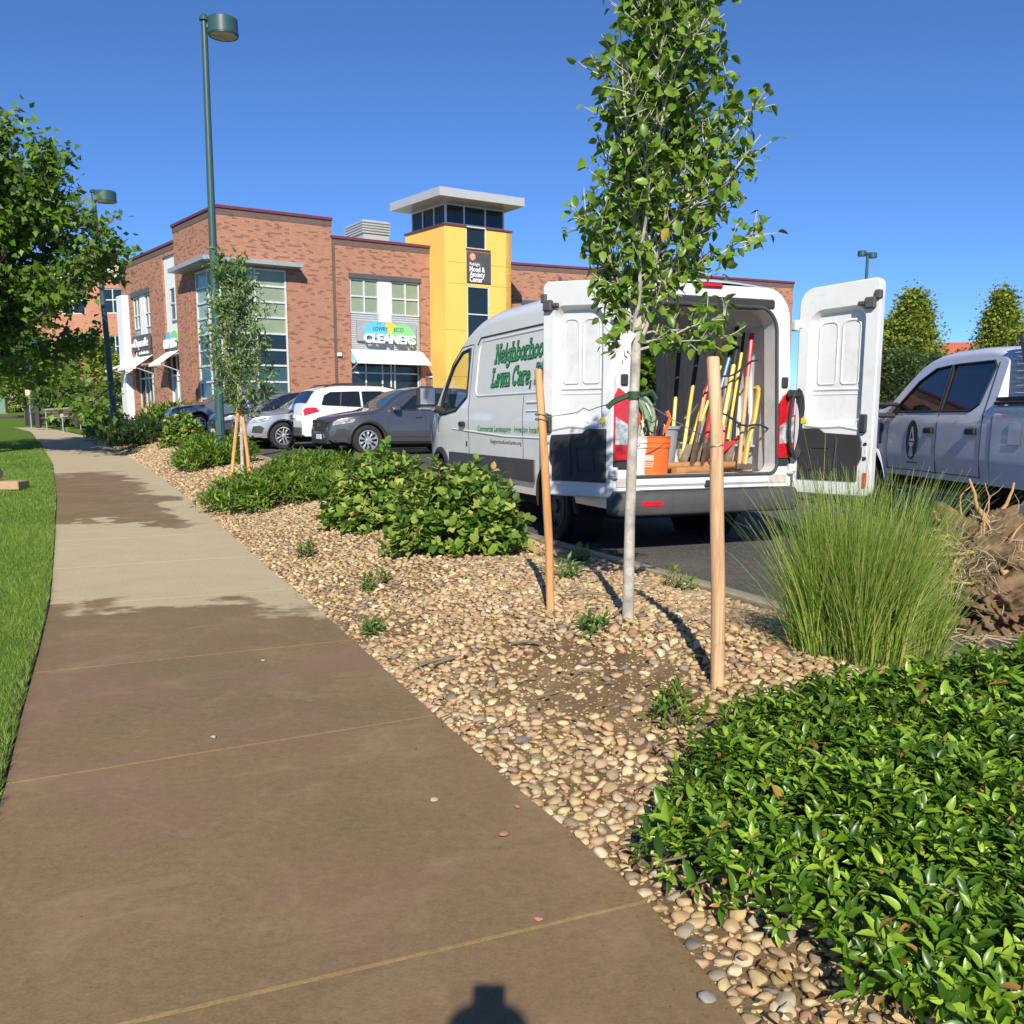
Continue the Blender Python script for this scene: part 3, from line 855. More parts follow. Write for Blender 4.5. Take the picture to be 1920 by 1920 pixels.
MB().loops([[(-4.2, -.7, 5.4), (4.7, -.7, 5.4), (4.7, 7.7, 5.4), (-4.2, 7.7, 5.4)], [(-1.0, 3, 7.6), (1.5, 3, 7.6), (1.5, 4, 7.6), (-1.0, 4, 7.6)]], cap0=True, cap1=True).build('roof', M_simple('red_roof_tile', (.45, .12, .06), .8, bump=.4, bscale=8), hs, None)
# ------------------------------------------------------------------ vehicles
m_tyre = M_simple('tyre_rubber', (.022, .022, .024), .85, bump=.3, bscale=40)
m_rim = M_simple('alloy', (.62, .63, .65), .3, .7, var=.05)
m_hub = M_simple('wheel_dark', (.05, .05, .055), .5)
m_blackp = M_simple('black_plastic', (.028, .028, .031), .6, bump=.15, bscale=150)
m_greyp = M_simple('dark_grey_plastic', (.06, .06, .064), .65, bump=.2, bscale=120, dirt=.15)
m_seam = M_simple('panel_gap', (.03, .03, .035), .7)
m_red = M_simple('red_lens', (.50, .012, .02), .15, coat=.6, var=.2, vscale=30)
m_clear = M_simple('clear_lens', (.34, .36, .38), .10, coat=.6, var=.75, vscale=14)
m_amber = M_simple('amber_lens', (.75, .25, .02), .2, coat=.5)
m_chrome = M_simple('chrome', (.8, .8, .82), .12, .95)
m_under = M_simple('underbody', (.015, .015, .016), .9)
m_cglass = M_glass('car_glass', (.012, .016, .02))
m_cglass2 = M_glass('windscreen_glass', (.04, .085, .11))
m_plate = M_simple('plate', (.7, .7, .7), .5)
m_seat = M_simple('seat_fabric', (.05, .05, .055), .9)

def bisect_region(bm, side, bb, co, no):
    fs = [f for f in bm.faces if (side == 0 or f.calc_center_median().y * side > 0)]
    fs = [f for f in fs if any(bb[0] <= v.co.x <= bb[1] and bb[2] <= v.co.z <= bb[3] for v in f.verts)]
    geom = list({e for f in fs for e in f.edges}) + list({v for f in fs for v in f.verts}) + fs
    bmesh.ops.bisect_plane(bm, geom=geom, plane_co=co, plane_no=no, dist=1e-5)

def cut_poly(bm, poly, side):
    """cut a convex (x,z) outline clean out of one flank of a shell"""
    xs = [p[0] for p in poly]; zs = [p[1] for p in poly]
    bb = (min(xs) - .35, max(xs) + .35, min(zs) - .35, max(zs) + .35)
    cx = sum(xs) / len(xs); cz = sum(zs) / len(zs)
    n = len(poly)
    for i in range(n):
        a = poly[i]; b = poly[(i + 1) % n]
        no = Vector((-(b[1] - a[1]), 0, b[0] - a[0]))
        if no.length < 1e-6: continue
        bisect_region(bm, side, bb, Vector((a[0], 0, a[1])), no.normalized())
    area = sum(poly[i][0] * poly[(i + 1) % n][1] - poly[(i + 1) % n][0] * poly[i][1] for i in range(n))
    sg = 1 if area > 0 else -1
    dele = []
    for f in bm.faces:
        c = f.calc_center_median()
        if c.y * side <= .02: continue
        if all(sg * ((poly[(i+1) % n][0] - poly[i][0]) * (c.z - poly[i][1]) - (poly[(i+1) % n][1] - poly[i][1]) * (c.x - poly[i][0])) > -1e-7 for i in range(n)):
            dele.append(f)
    bmesh.ops.delete(bm, geom=dele, context='FACES')

class Shell:
    """body skin: stations along x, section from sill to roof; W(x, z) = half width"""
    def __init__(s, xs, zt, zb, W, r, rr, crown=.03, nz=12):
        s.W, s.zt, s.r = W, zt, r
        V = []; N = None; s.xs = xs
        F = []
        for x in xs:
            top = zt(x); bot = zb(x) if callable(zb) else zb
            rz = min(r, (top - bot) * .45)
            ring = []
            for k in range(nz + 1):
                z = bot + (top - rz - bot) * k / nz
                ring.append((W(x, z), z))
            We = W(x, top - rz); ry = min(rr, We * .6)
            for k in range(1, 7):
                a = R(15 * k)
                ring.append((We - ry * (1 - math.cos(a)), top - rz + rz * math.sin(a)))
            for k in range(1, 5):
                q = k / 4
                ring.append(((We - ry) * (1 - q), top + crown * (1 - (1 - q) ** 2)))
            full = [(x, y, z) for y, z in ring] + [(x, -y, z) for y, z in ring[-2::-1]]
            N = len(full); V += full
        for i in range(len(xs) - 1):
            for k in range(N - 1):
                F.append((i * N + k, i * N + k + 1, (i + 1) * N + k + 1, (i + 1) * N + k))
        s.V, s.F, s.N = V, F, N
    def bm(s, cap0=True, cap1=True):
        bm = bmesh.new()
        vs = [bm.verts.new(v) for v in s.V]
        for f in s.F: bm.faces.new([vs[i] for i in f])
        if cap0: bm.faces.new([vs[i] for i in range(s.N)])
        if cap1: bm.faces.new([vs[i] for i in range(len(s.V) - s.N, len(s.V))][::-1])
        bmesh.ops.recalc_face_normals(bm, faces=bm.faces)
        return bm

def bm_obj(bm, name, mats, parent, smooth=40):
    me = bpy.data.meshes.new(name)
    bm.to_mesh(me); bm.free()
    finish_mesh(me, mats, smooth)
    return link_mesh(name, me, parent)

def flank(name, poly, side, W, off, mat, parent, step=.12, thick=0.0):
    """a patch that follows the flank: outline in (x,z)"""
    bm = bmesh.new()
    vs = [bm.verts.new((p[0], 0, p[1])) for p in poly]
    bm.faces.new(vs)
    xs = [p[0] for p in poly]; zs = [p[1] for p in poly]
    for lo, hi, ax in ((min(xs), max(xs), 0), (min(zs), max(zs), 2)):
        k = lo + step
        while k < hi - 1e-4:
            no = Vector((1, 0, 0)) if ax == 0 else Vector((0, 0, 1))
            bmesh.ops.bisect_plane(bm, geom=bm.verts[:] + bm.edges[:] + bm.faces[:], plane_co=no * k, plane_no=no, dist=1e-5)
            k += step
    if thick:
        ex = bmesh.ops.extrude_face_region(bm, geom=bm.faces[:])
        for v in [g for g in ex['geom'] if isinstance(g, bmesh.types.BMVert)]: v.co.y = 1.0
    for v in bm.verts:
        d = off + (thick if v.co.y > .5 else 0)
        v.co.y = side * (W(v.co.x, v.co.z) + d)
    bmesh.ops.recalc_face_normals(bm, faces=bm.faces)
    if not thick:
        f = bm.faces[:]
        if f and sum(q.normal.y for q in f) * side < 0: bmesh.ops.reverse_faces(bm, faces=f)
    return bm_obj(bm, name, mat, parent, 40)

def flank_line(b, pts, side, W, off, rad, n=5, step=.15, m=0):
    out = []
    for i in range(len(pts) - 1):
        a, c = pts[i], pts[i + 1]
        k = max(1, int(math.hypot(c[0] - a[0], c[1] - a[1]) / step))
        for q in range(k): out.append((a[0] + (c[0] - a[0]) * q / k, a[1] + (c[1] - a[1]) * q / k))
    out.append(pts[-1])
    b.tube([(x, side * (W(x, z) + off), z) for x, z in out], rad, n, m)

def circ(cx, cz, r, n=20, a0=0, a1=360):
    return [(cx + r * math.cos(R(a0 + (a1 - a0) * k / n)), cz + r * math.sin(R(a0 + (a1 - a0) * k / n))) for k in range(n + (0 if abs(a1 - a0 - 360) < 1e-6 else 1))]

_wheels = {}
def wheel(parent, x, y, r, w, side, spokes=5, style='alloy'):
    key = (round(r, 3), round(w, 3), spokes, style)
    if key not in _wheels:
        ri = r * .66
        t = MB().lathe([(ri, -w * .40), (r * .80, -w * .5), (r * .95, -w * .46), (r, -w * .34), (r, w * .34), (r * .95, w * .46), (r * .80, w * .5), (ri, w * .40), (ri * .98, 0), (ri, -w * .40)], 32)
        tm = t.build('wheel', m_tyre, None, 40, link=False)
        q = MB()
        q.lathe([(ri, w * .42), (ri * .93, w * .40), (ri * .90, w * .1), (.01, w * .1)], 32, 1)
        q.lathe([(ri * 1.0, w * .43), (ri * .92, w * .445), (ri * .92, w * .33)], 32, 0)
        if style == 'alloy':
            q.lathe([(.055, w * .2), (.06, w * .40), (.03, w * .44), (.0, w * .44)], 14, 0)
            for k in range(spokes):
                M = Matrix.Rotation(2 * math.pi * k / spokes, 4, 'Z')
                wd = .030 if spokes > 6 else .034
                for sg in (-1, 1):
                    M2 = M @ Matrix.Translation((0, sg * wd * .8, 0)) @ Matrix.Rotation(sg * .10, 4, 'Z')
                    q.box(.04, ri * .95, -wd * .5, wd * .5, w * .22, w * .40, 0, M2, c=.008)
        else:
            q.lathe([(ri * .9, w * .2), (ri * .55, w * .33), (.07, w * .33), (.065, w * .45), (.0, w * .45)], 24, 0)
            for k in range(6):
                M = Matrix.Rotation(2 * math.pi * k / 6, 4, 'Z')
                q.box(ri * .62, ri * .8, -.03, .03, w * .2, w * .32, 1, M)
        rm = q.build('rim', [m_rim if style == 'alloy' else m_hub, m_hub], None, 40, link=False)
        _wheels[key] = (tm, rm)
    tm, rm = _wheels[key]
    o = link_mesh('wheel', tm, parent)
    o.location = (x, y, r)
    o.rotation_euler = (R(-90) if side > 0 else R(90), 0, 0)
    link_mesh('rim', rm, o)
    return o

def car(name, label, cat, loc, az, spec, group):
    """x runs from the front bumper to the rear; origin on the ground at the front"""
    rz = R(90 - az)
    c = thing(name, label, cat, loc, rz, group)
    L, Wd, H = spec['L'], spec['W'] / 2, spec['H']
    zt = pchip(*zip(*spec['top'])); belt = spec['belt']
    nose, tail = spec.get('nose', .30), spec.get('tail', .2)
    def W(x, z):
        p = 1.0
        if x < .9: p -= nose * ((.9 - x) / .9) ** 2.2
        if x > L - .7: p -= tail * ((x - L + .7) / .7) ** 2.2
        if z < .45: v = .95 + .05 * max(z, .15) / .45
        elif z < .72: v = 1.0
        elif z < belt: v = 1.0 - .035 * (z - .72) / (belt - .72)
        else: v = .965 - (z - belt) * spec.get('tumble', .30)
        bul = .012 * math.sin(min(max((z - .3) / .55, 0), 1) * math.pi)
        return Wd * p * v + bul
    xs = sorted(set([0, .03, .08, .16, .28] + [round(v, 3) for v in np.linspace(.4, L - .3, int(L / .13))] + [L - .16, L - .07, L - .02, L]))
    def zb(x):
        return .30 if .35 < x < L - .35 else (.36 if (x < .05 or x > L - .05) else .32)
    sh = Shell(xs, zt, zb, W, .09, .16, .02)
    bm = sh.bm()
    wr = spec['wr']; wx = (spec['wf'], spec['wf'] + spec['wb'])
    for side in (-1, 1):
        for x in wx: cut_poly(bm, circ(x, wr, wr + .055, 20), side)
        for w in spec['windows']: cut_poly(bm, w, side)
    body = bm_obj(bm, 'body', spec['paint'], c, 38)
    b = MB()
    b.box(.25, L - .25, -Wd * .72, Wd * .72, .2, .5)
    for x in wx: b.box(x - wr - .1, x + wr + .1, -Wd * .66, Wd * .66, .25, wr * 2 + .14)
    b.box(.1, L - .1, -Wd * .8, Wd * .8, .3, .36)
    b.build('underbody', m_under, c, None)
    cl = spec.get('clad')
    for side in (-1, 1):
        b = MB()
        for x in wx:
            pts = [p for p in circ(x, wr, wr + .075, 20, -8, 188)]
            flank_line(b, pts, side, W, -.0, .045 if cl else .02, 6, .2)
        if cl:
            flank_line(b, [(wx[0] + wr, .33), (wx[1] - wr, .33)], side, W, -.01, .07, 6)
        b.build('wheel_arch', m_blackp if cl else m_seam, c)
        for i, w in enumerate(spec['windows']):
            wo = flank('window', w, side, W, -.012, spec.get('glass', m_cglass), c)
            b = MB(); flank_line(b, w + [w[0]], side, W, .0, .014, 5, .1); b.build('frame', m_blackp, wo)
        for x in spec['pillars']:
            b = MB(); flank_line(b, [x[0], x[1]], side, W, -.006, .03, 5); b.build('pillar', m_blackp, c)
        b = MB()
        for ln in spec['seams']: flank_line(b, ln, side, W, .0, .006, 4, .1)
        b.build('door_gap', m_seam, c)
        for (x, z) in spec['handles']:
            h = MB(); h.box(x, x + .19, side * (W(x, z) + .005), side * (W(x, z) + .035), z - .018, z + .018, c=.01)
            h.build('door_handle', spec.get('handle', spec['paint']), c)
        mx, mz = spec['mirror']
        mm = MB().box(mx - .08, mx + .08, side * (W(mx, mz) + .06), side * (W(mx, mz) + .24), mz - .06, mz + .10, c=.04).tube([(mx + .02, side * W(mx, mz), mz - .03), (mx, side * (W(mx, mz) + .1), mz)], .03, 6)
        mm.build('wing_mirror', spec.get('mirror_mat', spec['paint']), c)
        flank('headlight', spec['headlight'], side, W, .006, m_clear, c, thick=.012)
        flank('fog_pocket', [(.10, .44), (.34, .42), (.40, .56), (.30, .62), (.14, .60)], side, W, .004, m_blackp, c)
        flank('tail_light', spec['tail_light'], side, W, .006, m_red, c, thick=.02)
        for x in wx: wheel(c, x, side * (Wd - .11), wr, .235, side, spec.get('spokes', 5))
    # windscreen and rear glass
    def top_patch(nm, x0, x1, mat, inset=.17):
        V = []; F = []; nx, ny = 8, 8
        for i in range(nx + 1):
            x = x0 + (x1 - x0) * i / nx
            we = W(x, zt(x) - .09) - inset
            for j in range(ny + 1):
                y = -we + 2 * we * j / ny
                q = abs(y) / max(we + inset - .16, .1)
                V.append((x, y, zt(x) + .02 * (1 - min(q, 1) ** 2) + .006))
        for i in range(nx):
            for j in range(ny):
                a = i * (ny + 1) + j
                F.append((a, a + ny + 1, a + ny + 2, a + 1))
        return np_mesh(nm, V, F, mat, c, 180)
    top_patch('windscreen', *spec['screen'], m_cglass2)
    top_patch('rear_window', *spec['back'], m_cglass)
    # nose and tail dressing
    zc = spec['grille']
    w0 = W(0, zc[0]) * .8
    gmb = MB().prism([(-w0 * .7, zc[0]), (w0 * .7, zc[0]), (w0 * .98, zc[1] - .05), (w0 * .9, zc[1]), (-w0 * .9, zc[1]), (-w0 * .98, zc[1] - .05)], .03, -.015, 0, Matrix(((0, 1, 0, 0), (1, 0, 0, 0), (0, 0, 1, 0), (0, 0, 0, 1))), .02)
    gr = gmb.build('grille', m_blackp, c)
    b = MB(); k = zc[0] + .04
    while k < zc[1] - .02:
        b.box(-.026, -.012, -w0 * .74, w0 * .74, k, k + .018); k += .05
    b.build('grille_bar', m_chrome if spec.get('chrome') else m_greyp, gr)
    MB().prism(circ(0, (zc[0] + zc[1]) / 2, .055, 14), .028, .04, 0, Matrix.Rotation(R(90), 4, 'Z')).build('badge', m_chrome, gr, 30)
    MB().box(-.02, .1, -W(0, .4) * .9, W(0, .4) * .9, .26, .42, c=.03).build('front_bumper', m_blackp if cl else spec['paint'], c)
    MB().box(L - .12, L + .03, -W(L, .4) * .95, W(L, .4) * .95, .30, .55, c=.03).build('rear_bumper', m_greyp if cl else spec['paint'], c)
    MB().box(-.04, -.021, -.16, .16, zc[0] - .17, zc[0] - .06).build('number_plate', m_plate, c, None)
    MB().box(L + .004, L + .02, -.16, .16, .78, .88).build('number_plate', m_plate, c, None)
    if spec.get('rails'):
        x0, x1 = spec['rails']
        for side in (-1, 1):
            y = side * (W((x0 + x1) / 2, zt((x0 + x1) / 2) - .09) - .13)
            pts = [(x0 + (x1 - x0) * q / 8, y, zt(x0 + (x1 - x0) * q / 8) + (.055 if 0 < q < 8 else .0)) for q in range(9)]
            MB().tube(pts, .022, 6).build('roof_rail', spec.get('rail_mat', m_blackp), c)
    return c

def suv_spec(L, W, H, paint, **kw):
    f = L / 4.6; h = H / 1.68
    d = dict(L=L, W=W, H=H, belt=1.02 * h, paint=paint, wr=.35, wf=.90 * f, wb=2.68 * f,
        top=[(0, .66 * h), (.04, .80 * h), (.16, .92 * h), (.55 * f, 1.00 * h), (1.1 * f, 1.08 * h), (1.28 * f, 1.12 * h), (1.75 * f, 1.42 * h), (2.1 * f, 1.58 * h), (2.6 * f, 1.645 * h), (3.4 * f, 1.64 * h), (4.0 * f, 1.58 * h), (4.2 * f, 1.50 * h), (4.45 * f, 1.15 * h), (4.56 * f, 1.0 * h), (L, .72 * h)],
        windows=[[(1.72 * f, 1.09 * h), (3.02 * f, 1.09 * h), (3.02 * f, 1.49 * h), (2.5 * f, 1.5 * h), (2.15 * f, 1.42 * h)],
                 [(3.09 * f, 1.09 * h), (4.12 * f, 1.13 * h), (4.02 * f, 1.38 * h), (3.85 * f, 1.46 * h), (3.09 * f, 1.49 * h)]],
        pillars=[((2.40 * f, 1.10 * h), (2.46 * f, 1.49 * h)), ((3.62 * f, 1.12 * h), (3.56 * f, 1.46 * h))],
        seams=[[(1.45 * f, 1.05 * h), (1.40 * f, .5)], [(2.43 * f, 1.07 * h), (2.43 * f, .42)], [(3.45 * f, 1.09 * h), (3.40 * f, .75), (3.22 * f, .42)], [(1.40 * f, .44), (3.2 * f, .42)], [(.2, .88 * h), (1.2 * f, 1.04 * h)]],
        handles=[(2.15 * f, .93 * h), (3.15 * f, .95 * h)], mirror=(1.62 * f, 1.12 * h),
        headlight=[(.06, .72 * h), (.50, .80 * h), (.56, .88 * h), (.30, .87 * h), (.1, .82 * h)],
        tail_light=[(L - .42, .98 * h), (L - .05, .86 * h), (L - .04, 1.0 * h), (L - .12, 1.07 * h), (L - .34, 1.07 * h)],
        screen=(1.30 * f, 2.02 * f), back=(4.22 * f, 4.44 * f), grille=(.50, .72), clad=True)
    d.update(kw)
    return d
m_p_grey = M_paint('graphite_metallic', (.10, .105, .125), .55, .32, dirt=.15)
m_p_white = M_paint('white_paint', (.82, .81, .78), 0, .3, dirt=.12)
m_p_silver = M_paint('silver_metallic', (.55, .56, .58), .7, .3, dirt=.2)
m_p_navy = M_paint('navy_metallic', (.02, .026, .05), .3, .25, dirt=.1)
m_p_steel = M_paint('grey_metallic', (.20, .21, .23), .6, .3, dirt=.15)
GR = 'cars parked nose in to the kerb'
def on_lot(x, y): return (x, y, float(zl(y)))
car('parked_car', 'graphite grey crossover beside the van with its dark nose to the kerb', 'car', on_lot(-4.42, 22.0), 60, suv_spec(4.3, 1.76, 1.60, m_p_grey, spokes=10, grille=(.55, .82)), GR)
car('parked_car', 'white estate car parked with its red tail lights towards the path', 'car', on_lot(-5.75 + .866 * 4.75, 25.2 + .5 * 4.75), 240, suv_spec(4.75, 1.82, 1.66, m_p_white, rails=(2.1, 4.1), tumble=.34), GR)
car('parked_car', 'silver car with bright alloy wheels half behind the white estate', 'car', on_lot(-7.25, 25.4), 57, suv_spec(4.6, 1.84, 1.58, m_p_silver, clad=False, chrome=True), GR)
car('parked_car', 'navy car mostly hidden behind the tall green lamp post', 'car', on_lot(-9.05, 29.0), 57, suv_spec(4.6, 1.84, 1.58, m_p_navy, clad=False), GR)
car('parked_car', 'large grey sport utility car at the far end of the parked row', 'car', on_lot(-13.3, 37.0), 60, suv_spec(5.0, 1.99, 1.80, m_p_steel, wr=.38, chrome=True), GR)
# ------------------------------------------------------------------ the white work van (x forward from the rear, y to its left)
m_vw = M_paint('van_white', (.85, .86, .85), 0, .3, dirt=.25)
m_vin = M_simple('van_inner_white', (.66, .67, .67), .4, coat=.2, var=.04, dirt=.3)
m_liner = M_simple('van_liner_grey', (.78, .79, .80), .6, var=.06)
m_seal = M_simple('door_seal', (.05, .05, .055), .7)
m_vfloor = M_simple('van_floor', (.50, .46, .40), .8, dirt=.5)
m_pane_clear = M_glass('van_side_glass', (.1, .1, .1), .88)
m_green = M_simple('green_vinyl', (.045, .30, .10), .5, var=.05)
m_green_d = M_simple('dark_green_vinyl', (.012, .045, .022), .5, var=.05)
VX, VY, VAZ = 1.79, 8.87, -22
VZ = float(zl(VY))
van = thing('work_van', 'white high roofed work van with open rear doors and green lettering', 'van', (VX, VY, VZ), R(90 - VAZ))
MV = Matrix.Translation((VX, VY, VZ)) @ Matrix.Rotation(R(90 - VAZ), 4, 'Z')
def vw(x, y, z): return MV @ Vector((x, y, z))
v_top = pchip([0, .1, .5, 1.8, 3.0, 3.6, 4.1, 4.5, 4.85, 5.2, 5.5, 5.75, 5.9, 5.98], [2.42, 2.46, 2.49, 2.51, 2.51, 2.46, 2.32, 2.08, 1.80, 1.50, 1.30, 1.14, .98, .72])
def VW(x, z):
    p = 1.0
    if x > 4.6: p -= .20 * ((x - 4.6) / 1.38) ** 2.4
    if x < .25: p -= .03 * ((.25 - x) / .25) ** 2
    if z < .60: v = .955 + .035 * (z - .35) / .25
    elif z < .95: v = .99
    elif z < 1.05: v = .99 + .1 * (z - .95)
    elif z < 1.30: v = 1.0
    else: v = 1.0 - (z - 1.30) * .105
    return 1.0 * p * v
van_zb = lambda x: .42
vxs = sorted(set([0, .05, .12] + [round(v, 3) for v in np.linspace(.25, 5.6, 48)] + [5.7, 5.8, 5.88, 5.93, 5.965, 5.98]))
sh = Shell(vxs, v_top, van_zb, VW, .17, .24, .035, 16)
bm = sh.bm(False, True)
WHX = (1.21, 4.96); WHR = .35
dwin = [(3.86, 1.50), (4.25, 1.34), (4.92, 1.28), (4.80, 1.56), (4.48, 1.90), (4.18, 2.06), (3.86, 2.09)]
sdoor = [(2.38, .62), (3.66, .62), (3.66, 2.12), (2.38, 2.12)]
for side in (-1, 1):
    for x in WHX: cut_poly(bm, circ(x, .36, .43, 22), side)
    cut_poly(bm, dwin, side)
cut_poly(bm, sdoor, -1)
bmesh.ops.delete(bm, geom=[f for f in bm.faces if 4.42 < f.calc_center_median().x < 5.26 and abs(f.calc_center_median().y) < VW(f.calc_center_median().x, v_top(f.calc_center_median().x) - .17) - .09 and f.calc_center_median().z > 1.35], context='FACES')
bm_obj(bm, 'body', m_vw, van, 40)
# cargo lining
def LW(x, z): return VW(x, z) - .09
lt = lambda x: v_top(x) - .10
sh2 = Shell([.12, .3] + list(np.linspace(.5, 3.7, 18)), lt, .70, LW, .15, .22, .03, 10)
bm = sh2.bm(False, True)
cut_poly(bm, sdoor, -1)
bmesh.ops.reverse_faces(bm, faces=bm.faces)
bm_obj(bm, 'cargo_lining', m_liner, van, 40)
b = MB()
for side in (-1, 1):
    for x in (.55, .75, 1.15, 1.75, 2.1):
        pts = [(x, side * (LW(x, z) - .012), z) for z in np.linspace(1.0, 2.05, 6)]
        b.tube(pts, .022, 6)
    for z in (.95, 2.1):
        b.tube([(x, side * (LW(x, z) - .012), z) for x in np.linspace(.25, 2.34, 8)], .022, 6)
    b.box(.14, .30, side * (LW(.2, 1.5) - .07), side * (LW(.2, 1.5) + .03), .72, 2.1, c=.015)
b.build('wall_rib', m_vin, van)
b = MB()
for (x0, x1, z0, z1) in ((2.30, 2.40, .62, 2.2), (3.64, 3.74, .62, 2.2)):
    b.box(x0, x1, -VW(3, 1.2) + .0, -VW(3, 1.2) + .12, z0, z1)
b.build('side_door_jamb', m_vin, van, None)
MB().box(-.02, 3.7, -.93, .93, .62, .70).build('floor', m_vfloor, van, None)
MB().box(.4, 5.6, -.72, .72, .28, .6).box(4.5, 5.45, -.62, .62, .3, .95).box(.8, 1.65, -.66, .66, .3, .69).build('underbody', m_under, van, None)
# cab: dash, seats
b = MB().box(4.75, 5.25, -.8, .8, .8, 1.24, c=.05)
b.build('dashboard', m_blackp, van)
for y in (-.42, .42):
    MB().box(3.98, 4.1, y - .25, y + .25, 1.0, 1.62, c=.05).box(4.02, 4.1, y - .13, y + .13, 1.63, 1.82, c=.04).box(4.0, 4.5, y - .25, y + .25, .85, 1.02, c=.05).build('seat', m_seat, van)
MB().box(3.70, 3.76, -.86, .86, .70, 1.25).build('bulkhead', m_liner, van, None)
# rear frame: outer section to rounded opening, jamb and seal
K = 8
ow = .985
def tap(y, z): return y * (1.0 if z < 1.3 else 1.0 - (z - 1.3) * .105)
outer = [(tap(y, z), z) for y, z in rrect(-ow, ow, .56, 2.43, (.05, .05, .26, .26), K)]
inner = [(tap(y, z), z) for y, z in rrect(-.80, .80, .72, 2.24, (.09, .09, .2, .2), K)]
inner2 = [(tap(y, z), z) for y, z in rrect(-.785, .785, .705, 2.225, (.09, .09, .19, .19), K)]
L3 = lambda lp, x: [(x, y, z) for y, z in lp]
MB().loops([L3(outer, .012), L3(outer, -.012), L3(inner, -.012), L3(inner, .16)]).build('rear_frame', m_vin, van)
pts = L3([(y * 1.015, z + (.012 if z > 1.5 else -.012)) for y, z in inner], -.018)
MB().tube(pts + [pts[0]], .017, 8).build('door_seal', m_seal, van)
MB().box(-.03, .1, -.74, .74, .615, .70, c=.02).build('sill', m_vin, van)
MB().box(-.03, .1, -.72, .72, 2.235, 2.33, c=.02).build('roof_lintel', m_blackp, van)
MB().box(-.04, .0, -.13, .13, 2.40, 2.445, c=.015).build('high_brake_light', m_red, van)
MB().box(-.036, -.012, -.13, .0, .60, .665, c=.008).build('latch_plate', m_blackp, van)
# rear bumper with step
b = MB()
lp = lambda x, o: [(x, y, z) for y, z in rrect(-.99 + o, .99 - o, .36 + o * .5, .585 - o * .3, .05, 4)]
b.loops([lp(.05, 0), lp(-.10, 0), lp(-.145, .02), lp(-.16, .05)], cap1=True)
b.build('rear_bumper', m_greyp, van, 40)
b = MB()
for k in range(5): b.box(-.135 + k * .022, -.125 + k * .022, -.7, .7, .580, .590)
b.build('step_tread', m_blackp, van, None)
MB().box(-.166, -.15, .52, .74, .445, .495, c=.01).build('rear_reflector', m_red, van)
MB().box(-.158, -.14, -.93, -.86, .50, .55, c=.01).build('rear_reflector', m_amber, van)
# tail lights: red, clear, red
for side in (-1, 1):
    def lens(z0, z1, z0b, z1b):
        # slanted bands, outer edge to inner edge
        y0, y1 = .805, .965
        if side < 0: pass
        poly = [(side * y0, z0), (side * y1, z0b), (side * y1, z1b), (side * y0, z1)]
        return poly
    M0 = Matrix(((0, 1, 0, 0), (1, 0, 0, 0), (0, 0, 1, 0), (0, 0, 0, 1)))
    tl = MB().prism([(side * .80, .86), (side * .968, .86), (side * .968, 1.42), (side * .93, 1.50), (side * .84, 1.44), (side * .80, 1.36)], -.02, -.05, 0, M0, .008).build('tail_light', m_red, van)
    MB().prism(lens(.99, 1.16, 1.0, 1.25), -.045, -.056, 0, M0, .004).build('reversing_lens', m_clear, tl)
    MB().box(-.03, .0, side * .80, side * .97, .78, .855, c=.01).build('lamp_trim', m_blackp, van)
    for z in (.70, 2.05):
        MB().box(-.06, .02, side * .93, side * 1.0, z, z + .1, c=.012).box(-.075, -.03, side * .96, side * 1.02, z + .02, z + .08, c=.01).build('hinge', m_vin, van)
    b = MB().box(-.035, .0, side * .83, side * .90, 1.52, 1.62, c=.01)
    b.build('striker', m_blackp, van)

